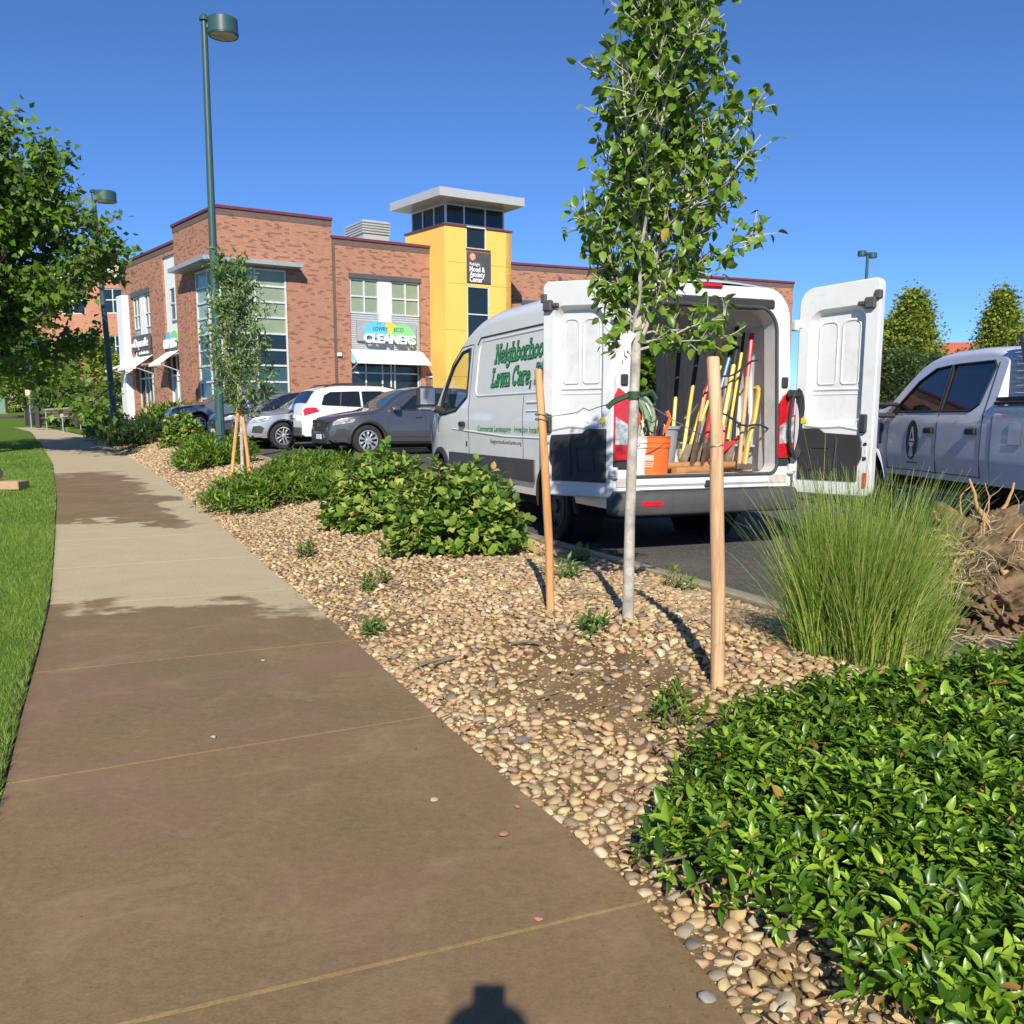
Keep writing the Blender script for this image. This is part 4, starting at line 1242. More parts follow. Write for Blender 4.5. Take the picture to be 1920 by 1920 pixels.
# rear doors
def build_door(side, azl, w, flip):
    d = bpy.data.objects.new('rear_door', None); COL.objects.link(d); d.parent = van
    d.location = (-.03, side * .985, 0); d.rotation_euler = (0, 0, R(azl))
    s = flip                        # inner face at y = s*0, outer skin at y = -s*.085
    topf = lambda u, z: z - .045 * (1 - min(u / w, 1)) ** 1.5 * max(0, (z - 1.5)) / .95
    P = lambda lp, y: [(u, s * y, topf(u, z)) for u, z in lp]
    k = 6
    o0 = rrect(.0, w, .52, 2.47, (.03, .07, .06, .14), k)
    o1 = rrect(.012, w - .012, .532, 2.458, (.03, .06, .05, .13), k)
    a0 = rrect(.11, w - .125, 1.17, 2.25, (.10, .10, .12, .14), k)
    a1 = rrect(.145, w - .16, 1.215, 2.21, (.09, .09, .1, .12), k)
    b = MB()
    b.loops([P(o0, -.085), P(o0, -.012), P(o1, 0), P(a0, 0), P(a1, -.072)], cap1=True)
    b.loops([P(o0, -.085), P(rrect(.02, w - .02, .54, 2.42, .05, k), -.10)], cap1=True)
    body = b.build('door_panel', m_vin, d, 32)
    # pressed panels and ledge in the recess
    um = w * .5
    for (u0, u1) in ((.19, um - .025), (um + .025, w - .20)):
        q = P(rrect(u0, u1, 1.55, 2.13, (.03, .03, .06, .06), 5), -.070)
        MB().tube(q + [q[0]], .009, 6).build('pressed_rib', m_vin, d)
    for lp_, r_ in ((P([(.15, 1.50), (w - .165, 1.50)], -.072), .012), (P([(.15, 1.455), (w - .165, 1.455)], -.072), .007), (P([(.12, 1.165), (.3, 1.15), (w * .6, 1.16), (w - .13, 1.13)], -.003), .016)):
        MB().tube(lp_, r_, 6).build('pressed_rib', m_vin, d)
    trim = [(.06, .66), (w - .13, .66), (w - .13, .80), (w - .10, .86), (w - .10, 1.02), (w - .12, 1.08), (.32, 1.10), (.26, 1.14), (.06, 1.14)]
    tm = MB().prism([(u, z) for u, z in trim], s * .002, s * .022, 0, None, .01).build('trim_panel', m_blackp, d, 30)
    q = [(.18, s * .024, .76), (.36, s * .024, .76), (.38, s * .024, .96), (.2, s * .024, .96)]
    MB().tube(q + [q[0]], .008, 6).tube([(w * .55, s * .024, .7), (w * .58, s * .024, 1.05)], .012, 6).build('trim_rib', m_blackp, tm)
    MB().box(w - .075, w - .035, s * .0, s * .014, .60, .74, c=.006).build('door_reflector', m_red, d)
    MB().box(.07, .13, s * 0, s * .006, 1.185, 1.235).build('warning_label', M_simple('yellow_label', (.8, .55, .03), .5, vscale=60, var=.5), d, None)
    MB().box(w - .13, w - .03, s * .0, s * .05, 2.20, 2.30, c=.012).box(w - .20, w - .13, s * 0, s * .035, 2.23, 2.27, c=.01).box(w - .05, w + .01, s * -.03, s * .03, 2.28, 2.36, c=.01).build('top_latch', m_greyp, d)
    MB().box(w - .125, w - .055, s * 0, s * .04, 1.1, 1.27, c=.012).build('inner_handle', m_blackp, d)
    MB().box(w - .095, w - .045, s * 0, s * .012, .88, .98, c=.006).build('latch_plate', m_vin, d)
    b = MB()
    for z in (.87, 1.0): b.prism(circ(w - .065, z, .016, 10), s * .0, s * .012)
    b.build('grommet', m_blackp, d)
    return d
# left door folded well round towards the flank, right door swung out behind
build_door(1, 90 - 63, .80, 1)
build_door(-1, -90 - 68, .79, -1)

# flank details
for side in (-1, 1):
    # dark rubbing band and lower skirt
    if side > 0:
        flank('side_band', [(1.66, .56), (4.50, .56), (4.50, .80), (1.66, .80)], side, VW, .012, m_greyp, van, thick=.016)
        flank('side_band', [(.06, .56), (.75, .56), (.75, .80), (.06, .80)], side, VW, .012, m_greyp, van, thick=.016)
    else:
        flank('side_band', [(1.66, .56), (2.30, .56), (2.30, .80), (1.66, .80)], side, VW, .012, m_greyp, van, thick=.016)
        flank('side_band', [(.06, .56), (.75, .56), (.75, .80), (.06, .80)], side, VW, .012, m_greyp, van, thick=.016)
    for x in WHX:
        b = MB(); flank_line(b, circ(x, .36, .45, 22, -5, 185), side, VW, -.01, .05 if x > 3 else .03, 6, .3)
        b.build('wheel_arch', m_blackp, van)
        b = MB().lathe([(.44, -.3), (.44, .02)], 22, 0, Matrix.Translation((x, side * .93, .36)) @ Matrix.Rotation(R(-90 * side), 4, 'X'))
        b.build('wheel_well', m_under, van)
        wheel(van, x, side * .87, WHR, .235, side, 5, 'steel')
    wo = flank('cab_window', dwin, side, VW, -.012, m_pane_clear, van)
    b = MB(); flank_line(b, dwin + [dwin[0]], side, VW, -.002, .022, 6, .08); b.build('frame', m_blackp, wo)
    b = MB()
    flank_line(b, [(3.76, .62), (3.76, 2.14), (4.2, 2.13)], side, VW, 0, .006, 4, .1)
    flank_line(b, [(4.2, 2.13), (4.55, 1.93), (4.98, 1.40), (5.02, 1.05)], side, VW, 0, .006, 4, .1)
    flank_line(b, [(3.76, .62), (4.5, .60)], side, VW, 0, .006, 4, .1)
    flank_line(b, [(2.0, .62), (2.0, 1.48)], side, VW, 0, .005, 4, .1)
    if side > 0: flank_line(b, [(.08, 2.20), (3.52, 2.20), (3.62, 2.12)], side, VW, .0, .011, 5, .12)
    b.build('panel_gap', m_seam, van)
    if side > 0:
        b = MB()
        q = rrect(.12, 3.55, 1.50, 2.15, (.08, .10, .14, .1), 5)
        flank_line(b, q + [q[0]], side, VW, -.004, .014, 6, .15)
        flank_line(b, [(.12, 1.40), (1.9, 1.40)], side, VW, -.002, .016, 6, .15)
        flank_line(b, [(.12, 1.31), (1.9, 1.31)], side, VW, -.004, .012, 6, .15)
        flank_line(b, [(.1, 1.03), (2.5, 1.03), (4.4, 1.10)], side, VW, -.008, .016, 6, .15)
        b.build('pressed_line', m_vw, van)
    h = MB(); x, z = 3.86, 1.16
    h.box(x, x + .2, side * (VW(x, z) + .005), side * (VW(x, z) + .04), z - .03, z + .035, c=.015)
    h.build('door_handle', m_blackp, van)
    b = MB(); b.box(3.83, 3.87, side * (VW(3.85, .92) + .001), side * (VW(3.85, .92) + .008), .89, .95); b.build('lock_cover', m_blackp, van)
    y = VW(4.85, 1.4)
    mb = MB().box(4.78, 4.92, side * (y + .10), side * (y + .36), 1.36, 1.66, c=.05).tube([(4.85, side * (y - .02), 1.32), (4.85, side * (y + .2), 1.40)], .05, 8)
    mi = mb.build('door_mirror', m_blackp, van)
    MB().box(4.772, 4.779, side * (y + .13), side * (y + .33), 1.42, 1.63).build('mirror_glass', m_chrome, mi, None)
    MB().box(4.76, 4.90, side * (y + .12), side * (y + .35), 1.335, 1.385, c=.02).build('lower_cap', m_chrome, mi)
    flank('headlight', [(5.55, .92), (5.9, .86), (5.86, 1.02), (5.55, 1.16)], side, VW, .006, m_clear, van, thick=.012)
V = []; F = []
for i in range(9):
    x = 4.40 + .88 * i / 8; tz_ = v_top(x); we = VW(x, tz_ - .17); wm = we - .05
    for j in range(17):
        y = -wm + 2 * wm * j / 16; e = max(0.0, (abs(y) - (we - .24)) / .24)
        z = tz_ - .17 + .17 * math.sqrt(max(0, 1 - e * e)) + (.035 * (1 - (abs(y) / (we - .24)) ** 2) if abs(y) < we - .24 else 0)
        V.append((x, y, z + .006))
for i in range(8):
    for j in range(16):
        a = i * 17 + j; F.append((a, a + 17, a + 18, a + 1))
np_mesh('windscreen', V, F, m_pane_clear, van, 180)
MB().box(5.92, 6.02, -.8, .8, .36, .72, c=.04).build('front_bumper', m_blackp, van)
MB().box(5.90, 6.0, -.55, .55, .74, .98, c=.03).build('grille', m_blackp, van)

# lettering: slab serif letters drawn as strokes
def arc(cx, cy, rx, ry, a0, a1, n=9):
    return [(cx + rx * math.cos(R(a0 + (a1 - a0) * k / (n - 1))), cy + ry * math.sin(R(a0 + (a1 - a0) * k / (n - 1)))) for k in range(n)]
X_ = .66
GL = {
 'N': (.80, [[(.14, 0), (.14, 1)], [(.14, 1), (.64, 0)], [(.64, 0), (.64, 1)], [(0, .05), (.28, .05)], [(0, .95), (.2, .95)], [(.52, .95), (.78, .95)]]),
 'e': (.58, [arc(.27, .33, .22, .28, 0, 320, 14), [(.07, .36), (.47, .36)]]),
 'i': (.34, [[(.16, 0), (.16, X_)], [(.02, .05), (.30, .05)], [(.04, X_ - .04), (.16, X_ - .04)], [(.16, .84), (.16, .98)]]),
 'g': (.60, [arc(.25, .36, .19, .24, 0, 360, 13), [(.46, X_), (.46, -.08)], arc(.26, -.08, .20, .2, 0, -160, 9), [(.46, .62), (.58, .62)]]),
 'h': (.68, [[(.14, 0), (.14, 1)], arc(.33, .42, .19, .22, 170, 0, 8) + [(.52, 0)], [(0, .05), (.27, .05)], [(.40, .05), (.66, .05)], [(0, .96), (.14, .96)]]),
 'b': (.62, [[(.12, 0), (.12, 1)], arc(.32, .33, .20, .27, 0, 360, 14), [(0, .96), (.12, .96)]]),
 'o': (.58, [arc(.27, .33, .21, .28, 0, 360, 15)]),
 'r': (.50, [[(.13, 0), (.13, X_)], arc(.36, .40, .20, .22, 160, 50, 6), [(0, .05), (.28, .05)], [(0, X_ - .04), (.13, X_ - .04)]]),
 'd': (.64, [[(.48, 0), (.48, 1)], arc(.27, .33, .20, .27, 0, 360, 14), [(.36, .96), (.48, .96)], [(.48, .05), (.6, .05)]]),
 'L': (.68, [[(.15, 0), (.15, 1)], [(0, .05), (.6, .05)], [(.58, .05), (.58, .26)], [(0, .95), (.32, .95)]]),
 'a': (.58, [arc(.24, .46, .19, .16, 150, 0, 8) + [(.43, .05), (.55, .05)], arc(.23, .20, .18, .16, 20, 340, 12)]),
 'w': (.84, [[(.08, X_), (.24, 0)], [(.24, 0), (.40, X_)], [(.40, X_), (.56, 0)], [(.56, 0), (.72, X_)], [(0, X_ - .04), (.2, X_ - .04)], [(.6, X_ - .04), (.82, X_ - .04)]]),
 'n': (.68, [[(.14, 0), (.14, X_)], arc(.33, .42, .19, .22, 170, 0, 8) + [(.52, 0)], [(0, .05), (.27, .05)], [(.40, .05), (.66, .05)], [(0, X_ - .04), (.14, X_ - .04)]]),
 'C': (.78, [arc(.38, .5, .32, .46, 45, 320, 16), [(.64, .98), (.64, .68)]]),
 'I': (.42, [[(.2, 0), (.2, 1)], [(.02, .05), (.38, .05)], [(.02, .95), (.38, .95)]]),
 'c': (.54, [arc(.27, .33, .21, .28, 50, 320, 12)]),
 ',': (.28, [[(.12, .08), (.10, -.2)]]),
 ' ': (.32, []),
}
def stroke_text(txt, x0, z0, h, wid, sw, off, mat, name, shear=.12):
    """runs from the front (x0) towards the rear on the left flank"""
    total = sum(GL[c][0] for c in txt); kx = wid / total
    b = MB(); adv = 0.0; eps = 0
    for c in txt:
        for st in GL[c][1]:
            eps = (eps + 1) % 7
            pts = [((adv + px_) * kx + shear * pz * h, pz * h) for px_, pz in st]
            ring = []
            n = len(pts)
            for i, p in enumerate(pts):
                a = pts[max(i - 1, 0)]; e = pts[min(i + 1, n - 1)]
                dx, dz = e[0] - a[0], e[1] - a[1]; l = math.hypot(dx, dz) or 1
                nx, nz = -dz / l * sw / 2, dx / l * sw / 2
                ex = sw * .35 * (-1 if i == 0 else (1 if i == n - 1 else 0)) if n == 2 else 0
                q = (p[0] + dx / l * ex, p[1] + dz / l * ex)
                ring.append(((q[0] + nx, q[1] + nz), (q[0] - nx, q[1] - nz)))
            vs = []
            for (l_, r_) in ring:
                for (u, z) in (l_, r_):
                    x = x0 - u; zz = z0 + z
                    vs.append((x, VW(x, zz) + off + eps * .0002, zz))
            fs = [(2 * i, 2 * i + 1, 2 * i + 3, 2 * i + 2) for i in range(n - 1)]
            b.add(vs, fs)
        adv += GL[c][0]
    return b.build(name, mat, van, None, fix=False)
for (txt, x0, z0, wid) in (('Neighborhood', 2.98, 1.87, 1.52), ('Lawn Care, Inc', 3.03, 1.60, 1.62)):
    stroke_text(txt, x0, z0, .195, wid, .050, .004, m_green_d, 'lettering')
    stroke_text(txt, x0, z0, .195, wid, .027, .007, m_green, 'lettering')
def flank_text(body, x0, z0, size, wid, mat, off=.004, **kw):
    me = text_mesh(body, size, width=wid, **kw)
    for v in me.vertices:
        x = x0 - v.co.x; z = z0 + v.co.y
        v.co = (x, VW(x, z) + off, z)
    me.materials.append(mat)
    return link_mesh('lettering', me, van)
flank_text('Commercial Landscaping · Irrigation Install · Snow Removal', 3.42, 1.085, .085, 2.6, m_green, offset=.0015, shear=.15)
flank_text('NeighborhoodLawnCareInc.org', 3.0, .945, .06, .95, m_ink, offset=.0008)
# ------------------------------------------------------------------ the pickup (x back from the front bumper, y to its right)
m_tw = M_paint('pickup_white', (.74, .77, .82), 0, .28, dirt=.12)
m_tint = M_glass('tinted_glass', (.008, .01, .016))
TAZ = -3.0
tf = Vector((math.sin(R(TAZ)), math.cos(R(TAZ)))); tr_ = Vector((tf.y, -tf.x))
tb = Vector((4.80, 9.75)) + tf * 3.72 + tr_ * .98
TZ = float(zl(tb.y - 3))
tk = thing('pickup_truck', 'white crew cab pickup truck with dark windows and an oval door emblem', 'truck', (tb.x, tb.y, TZ), R(90 - (TAZ + 180)))
t_top = pchip([0, .06, .2, .5, 1.3, 1.42, 1.75, 2.15, 2.5, 3.2, 3.62, 3.80, 3.86], [.95, 1.18, 1.27, 1.31, 1.38, 1.42, 1.66, 1.90, 1.965, 1.975, 1.95, 1.90, 1.86])
def TW(x, z):
    p = 1.0
    if x < .7: p -= .12 * ((.7 - x) / .7) ** 2.2
    if z < .70: v = .955 + .03 * (z - .45) / .25
    elif z < .78: v = .985 + .015 * (z - .70) / .08
    elif z < 1.24: v = 1.0 - .01 * (z - .78)
    elif z < 1.30: v = .995 - .35 * (z - 1.24)
    else: v = .974 - (z - 1.30) * .26
    return .99 * p * v
txs = sorted(set([0, .03, .08, .15] + [round(v, 3) for v in np.linspace(.25, 3.75, 32)] + [3.80, 3.86]))
sh = Shell(txs, t_top, lambda x: .56, TW, .09, .15, .02, 18)
bm = sh.bm()
w1 = [(1.64, 1.235), (2.02, 1.235), (2.15, 1.325), (2.74, 1.325), (2.74, 1.81), (2.38, 1.79), (2.10, 1.68)]
w1 = [(1.62, 1.31), (2.76, 1.31), (2.76, 1.815), (2.40, 1.79), (2.08, 1.66)]
w2 = [(2.80, 1.31), (3.42, 1.31), (3.56, 1.38), (3.66, 1.76), (3.60, 1.815), (2.80, 1.815)]
for side in (-1, 1):
    cut_poly(bm, circ(.98, .42, .50, 22), side)
    cut_poly(bm, w1, side); cut_poly(bm, w2, side)
bm_obj(bm, 'cab', m_tw, tk, 38)
MB().box(.2, 6.2, -.7, .7, .42, .62).box(.4, 1.5, -.66, .66, .4, 1.0).box(1.5, 3.7, -.85, .85, .57, .75).build('underbody', m_under, tk, None)
for side in (-1, 1):
    for w in (w1, w2):
        wo = flank('window', w, side, TW, -.010, m_tint, tk)
        b = MB(); flank_line(b, w + [w[0]], side, TW, .0, .014, 5, .1); b.build('frame', m_blackp, wo)
    flank('quarter_trim', [(1.60, 1.24), (1.72, 1.24), (1.80, 1.36), (1.74, 1.38)], side, TW, .004, m_blackp, tk)
    b = MB()
    flank_line(b, [(1.62, 1.27), (1.56, 1.1), (1.56, .62)], side, TW, 0, .006, 4, .1)
    flank_line(b, [(2.78, 1.29), (2.78, .62)], side, TW, 0, .007, 4, .1)
    flank_line(b, [(3.70, 1.80), (3.70, .62)], side, TW, 0, .007, 4, .1)
    flank_line(b, [(1.56, .63), (3.70, .63)], side, TW, 0, .006, 4, .1)
    b.build('door_gap', m_seam, tk)
    for (x, z) in ((2.52, 1.10), (3.42, 1.10)):
        MB().box(x, x + .21, side * (TW(x, z) - .004), side * (TW(x, z) + .004), z - .05, z + .05, c=.003).build('handle_recess', m_chrome, tk)
        MB().box(x + .01, x + .2, side * (TW(x, z) + .008), side * (TW(x, z) + .04), z - .035, z + .03, c=.012).build('door_handle', m_blackp, tk)
    MB().box(1.5, 1.72, side * (TW(1.6, 1.3) + .2), side * (TW(1.6, 1.3) + .40), 1.20, 1.56, c=.05).box(1.6, 1.72, side * (TW(1.6, 1.3) - .03), side * (TW(1.6, 1.3) + .24), 1.24, 1.30, c=.02).box(1.6, 1.72, side * (TW(1.6, 1.3) - .03), side * (TW(1.6, 1.3) + .24), 1.38, 1.43, c=.02).build('towing_mirror', m_blackp, tk)
    flank('fender_vent', [(1.36, .92), (1.42, .92), (1.42, 1.18), (1.34, 1.18)], side, TW, .004, m_blackp, tk, thick=.01)
    b = MB().box(1.55, 3.75, side * .86, side * 1.10, .40, .45, c=.02)
    for k in range(4): b.box(1.6, 3.7, side * (.93 + k * .04), side * (.945 + k * .04), .449, .458)
    b.build('running_board', m_blackp, tk)
    for x in (1.75, 3.5): MB().tube([(x, side * .7, .56), (x, side * .95, .44)], .025, 6).build('board_bracket', m_under, tk)
    b = MB(); flank_line(b, circ(.98, .42, .52, 22, -5, 185), side, TW, -.01, .03, 6, .3); b.build('wheel_arch', m_tw, tk)
    wheel(tk, .98, side * .86, .41, .28, side, 6); wheel(tk, 5.05, side * .86, .41, .28, side, 6)
# oval emblem and a line of print on the front doors
m_dgreen = M_simple('emblem_green', (.012, .035, .02), .5)
for side in (-1, 1):
    em = flank('emblem', [(2.22 + .148 * math.cos(R(a)), .985 + .228 * math.sin(R(a))) for a in range(0, 360, 12)], side, TW, .006, m_dgreen, tk)
    flank('emblem_ring', [(2.22 + .160 * math.cos(R(a)), .985 + .242 * math.sin(R(a))) for a in range(0, 360, 12)], side, TW, .0035, m_wl, em)
    for poly in ([(2.15, .97), (2.29, .97), (2.235, 1.14), (2.205, 1.14)], [(2.16, .80), (2.22, .78), (2.28, .80), (2.25, .90), (2.29, .955), (2.15, .955), (2.19, .90)]):
        flank('emblem_figure', poly, side, TW, .0085, m_wl, em)
    flank('emblem_letter', [(2.19, 1.0), (2.25, 1.0), (2.23, 1.08), (2.21, 1.08)], side, TW, .011, m_dgreen, em)
    b = MB(); flank_line(b, [(2.10, .72), (2.36, .72)], side, TW, .002, .008, 4); b.build('door_print', m_ink, em)
# bed
def BW_(x, z):
    if z < .70: v = .955 + .03 * (z - .45) / .25
    elif z < .78: v = .985 + .015 * (z - .70) / .08
    else: v = 1.0 - .01 * (z - .78)
    return .995 * v
sb = Shell([3.90, 3.93] + list(np.linspace(4.1, 6.2, 14)) + [6.26, 6.3], lambda x: 1.36, lambda x: .56, BW_, .03, .05, .0, 12)
bm = sb.bm()
for side in (-1, 1): cut_poly(bm, circ(5.05, .42, .50, 22), side)
dele = [f for f in bm.faces if f.calc_center_median().z > 1.352 and abs(f.calc_center_median().y) < .88]
bmesh.ops.delete(bm, geom=dele, context='FACES')
bm_obj(bm, 'bed', m_tw, tk, 38)
MB().box(3.95, 6.25, -.86, .86, .75, .80).build('bed_floor', m_greyp, tk, None)
MB().box(3.905, 6.28, -1.0, -.88, 1.365, 1.40, c=.012).box(3.905, 6.28, .88, 1.0, 1.365, 1.40, c=.012).build('bed_rail', m_blackp, tk)
flank('fuel_door', [(4.2, .98), (4.42, .98), (4.42, 1.18), (4.2, 1.18)], -1, BW_, .002, m_tw, tk, thick=.004)
b = MB(); flank_line(b, [(4.2, .98), (4.42, .98), (4.42, 1.18), (4.2, 1.18), (4.2, .98)], -1, BW_, .003, .004, 4); b.build('fuel_door_gap', m_seam, tk)
# louvred headache rack behind the cab
hr = bpy.data.objects.new('headache_rack', None); COL.objects.link(hr); hr.parent = tk
b = MB()
for y in (-.80, .80): b.tube([(4.28, y, 1.40), (3.98, y, 2.04)], .035, 6)
b.tube([(3.98, -.80, 2.04), (3.98, .80, 2.04)], .035, 6); b.tube([(4.28, -.80, 1.40), (4.28, .80, 1.40)], .035, 6)
for y in (-.92, .92): b.box(3.92, 4.6, y - .06, y + .06, 1.402, 1.44)
b.build('rack_frame', m_blackp, hr)
for k in range(10):
    z = 1.47 + k * .055; x = 4.25 - (z - 1.4) * .46
    MB().box(-.03, .03, -.77, .77, -.004, .004, 0, Matrix.Translation((x, 0, z)) @ Matrix.Rotation(R(35), 4, 'Y')).build('louvre', m_blackp, hr, None)
MB().box(.0, .04, -.98, .98, .5, .95, c=.01).build('grille', m_chrome, tk)

# ------------------------------------------------------------------ tools and buckets carried in the van (van axes, laid on its floor)
FZ = .70
def vthing(name, label, cat, x, y, z=FZ, rz=0.0, group=None):
    p = vw(x, y, z)
    return thing(name, label, cat, p, R(90 - VAZ) + rz, group)
m_orange = M_simple('orange_plastic', (.80, .145, .025), .38, var=.05, coat=.2)
m_wbucket = M_simple('white_plastic', (.74, .73, .69), .45, dirt=.25)
m_gbin = M_simple('grey_plastic', (.27, .30, .32), .5, dirt=.2)
m_tubeg = M_simple('pale_green_tubing', (.27, .38, .25), .4, var=.15, coat=.2)
m_burg = M_simple('burgundy_panel', (.12, .012, .022), .4)
m_yel = M_simple('yellow_fibreglass', (.80, .56, .02), .35)
m_yel2 = M_simple('dull_yellow_handle', (.62, .42, .08), .5)
m_redh = M_simple('red_handle', (.60, .03, .035), .4)
m_blueh = M_simple('blue_handle', (.05, .17, .42), .4)
m_wood = M_simple('ash_wood', (.52, .34, .17), .6, var=.18, vscale=14)
m_grip = M_simple('black_grip', (.02, .02, .022), .7)
m_metal = M_simple('worn_steel', (.15, .11, .08), .6, .4, var=.3, vscale=15)
m_post = M_simple('treated_post', (.40, .19, .07), .75, var=.25, vscale=9)
m_tarp = M_simple('white_sheet', (.70, .71, .72), .6)
m_bark_w = M_simple('weathered_wood', (.32, .27, .22), .85, var=.3)
m_bung = M_simple('bungee_cord', (.02, .025, .05), .8)

def bucket(name, label, mat, x, y, h=.37, r=.15, tilt=None, group='buckets in the van'):
    o = vthing(name, label, 'bucket', x, y, group=group)
    b = MB().lathe([(.0, .004), (r * .84, .0), (r * .86, .01), (r * .97, h * .72), (r * 1.04, h * .725), (r * 1.04, h * .76), (r * .985, h * .765), (r * .99, h * .84), (r * 1.05, h * .845), (r * 1.05, h * .87), (r, h * .875), (r * 1.0, h * .97), (r * 1.06, h * .975), (r * 1.06, h), (r * .97, h), (r * .82, .03), (0, .03)], 32)
    b.build('bucket_shell', mat, o)
    pts = [(r * 1.07 * math.cos(R(a)), r * 1.07 * math.sin(R(a)) - .0, h * .80 - .10 * math.sin(R(a))) for a in range(0, 181, 12)]
    MB().tube(pts, .004, 5).build('bail_handle', m_metal, o)
    return o
bo = bucket('bucket', 'orange plastic bucket full of tools at the van sill', m_orange, .17, .44)
m_bw = M_simple('bucket_print', (.80, .55, .45), .5)
b = MB()
def on_bucket(a0, a1, z0, z1):
    vs = []; fs = []
    for k in range(6):
        a = R(a0 + (a1 - a0) * k / 5)
        for z in (z0, z1):
            r = .15 * (.86 + .11 * z / .266) + .0015
            vs.append((r * math.cos(a), r * math.sin(a), z))
    for k in range(5): fs.append((2 * k, 2 * k + 2, 2 * k + 3, 2 * k + 1))
    b.add(vs, fs)
for (a0, a1, z0, z1) in ((118, 150, .15, .20), (124, 144, .165, .167), (115, 152, .125, .132), (115, 150, .108, .114), (118, 148, .092, .098)): on_bucket(a0, a1, z0, z1)
b.build('print', m_bw, bo, None, fix=False)
bucket('bucket', 'white plastic bucket half behind the young tree trunk', m_wbucket, .20, .66, h=.37)
oc = vthing('orange_pot', 'orange plastic tub lying tilted on the white bucket', 'tub', .32, .68, FZ + .47)
b = MB().lathe([(.0, -.14), (.10, -.14), (.15, .12), (.165, .12), (.165, .14), (.14, .14), (.09, -.11), (0, -.11)], 12, 0, Matrix.Rotation(R(62), 4, 'Y') @ Matrix.Rotation(R(25), 4, 'X'))
b.build('tub_shell', m_orange, oc, 30)
dp = vthing('drip_hose', 'pale green coil of irrigation tubing hung over the orange tub', 'hose', .46, .56, FZ + .48)
b = MB()
pts = []
for k in range(7 * 28):
    a = 2 * math.pi * k / 28; rr_ = .215 + .03 * math.sin(k * .37) + .012 * (k // 28 % 3)
    pts.append((.04 * math.sin(k * .11) + .018 * ((k // 28) - 3), rr_ * math.cos(a), rr_ * 1.15 * math.sin(a)))
b.tube(pts, .021, 6); b.build('coil', m_tubeg, dp)
MB().tube([(.0, .15, .16), (.05, .21, .2), (.0, .26, .22), (-.06, .22, .19), (-.02, .15, .16)], .012, 5).build('tie', m_green_d, dp)
tbx = vthing('tool_chest', 'burgundy chest with a pale square emblem deep in the van', 'chest', 1.35, .33)
b = MB().box(0, .5, -.26, .26, 0, .62, c=.012); b.build('chest_body', m_burg, tbx)
MB().box(-.02, .52, -.28, .28, .62, .66, c=.01).build('lid', m_gbin, tbx)
b = MB(); q = [(-.012, .10, .42), (-.012, -.10, .42), (-.012, -.10, .57), (-.012, .10, .57)]
for i in range(4): b.tube([q[i], q[(i + 1) % 4]], .012, 4)
b.build('emblem', m_bw, tbx)
text_obj('lettering', '8C', .10, Matrix.Translation((-.006, .245, .5)) @ Matrix.Rotation(R(-90), 4, 'Z') @ FX, m_bw, tbx, extrude=.003)
gb = vthing('grey_bin', 'grey plastic bin standing behind the orange bucket', 'bin', .55, .12)
MB().lathe([(0, 0), (.11, 0), (.15, .43), (.165, .43), (.165, .46), (.14, .46), (.1, .02), (0, .02)], 28).build('bin_shell', m_gbin, gb)
tp = vthing('white_sheet', 'white plastic sheeting bundled in the middle of the van', 'sheeting', 1.15, -.05)
V = []; F = []; nn = 15
for i in range(nn):
    for j in range(nn):
        u = i / (nn - 1) * 2 - 1; v = j / (nn - 1) * 2 - 1
        rr_ = min(1, math.hypot(u, v) / 1.1)
        V.append((u * .3, v * .34, .62 * (1 - rr_ ** 2) * (1 + .12 * math.sin(5 * u + 3 * v)) + .05 * math.sin(9 * u) * math.cos(7 * v) * (1 - rr_) + .01))
for i in range(nn - 1):
    for j in range(nn - 1): F.append((i * nn + j, (i + 1) * nn + j, (i + 1) * nn + j + 1, i * nn + j + 1))
np_mesh('sheet', V, F, m_tarp, tp, 50)
# loose hand tools poking out of the orange bucket
ht = vthing('hand_tools', 'bunch of hand tools and wire poking out of the orange bucket', 'tools', .17, .44, FZ + .20)
b = MB()
for k in range(12):
    a = random.uniform(0, 6.28); r1 = random.uniform(.02, .09); r2 = random.uniform(.08, .17)
    b.tube([(r1 * math.cos(a), r1 * math.sin(a), 0), (r2 * math.cos(a + .3), r2 * math.sin(a + .3), random.uniform(.24, .36))], random.choice([.006, .009, .013]), 6, random.choice([0, 0, 0, 1, 2]))
for k in range(4):
    a = random.uniform(0, 6.28)
    pts = [(.08 * math.cos(a + q * .5), .10 * math.sin(a + q * .5), .16 + .06 * q * .5 + .03 * math.sin(q * 2)) for q in range(7)]
    b.tube(pts, .005, 5, 0)
b.tube([(-.05, -.08, .2), (-.06, -.13, .33), (-.05, -.10, .40)], .02, 6, 3)
b.build('tool_handle', [m_grip, m_wbucket, m_metal, m_orange], ht)
for i, (x0, y0, x1, y1, rr_, lab) in enumerate(((.16, .22, .38, -.50, .038, 'brown round post lying in front on the van floor'), (.34, .25, .26, -.62, .036, 'longer brown round post lying behind the other on the van floor'))):
    po = vthing('wooden_post', lab, 'post', (x0 + x1) / 2, (y0 + y1) / 2, FZ + rr_ + (.0 if i == 0 else .045), group='round posts lying in the van')
    ddx, ddy = (x1 - x0) / 2, (y1 - y0) / 2
    MB().tube([(-ddx, -ddy, 0), (-ddx * .3, -ddy * .3, .004), (ddx * .4, ddy * .4, 0), (ddx * .95, ddy * .95, 0), (ddx, ddy, 0)], [rr_, rr_, rr_ * .98, rr_ * .96, rr_ * .7], 12).build('post', m_post, po)
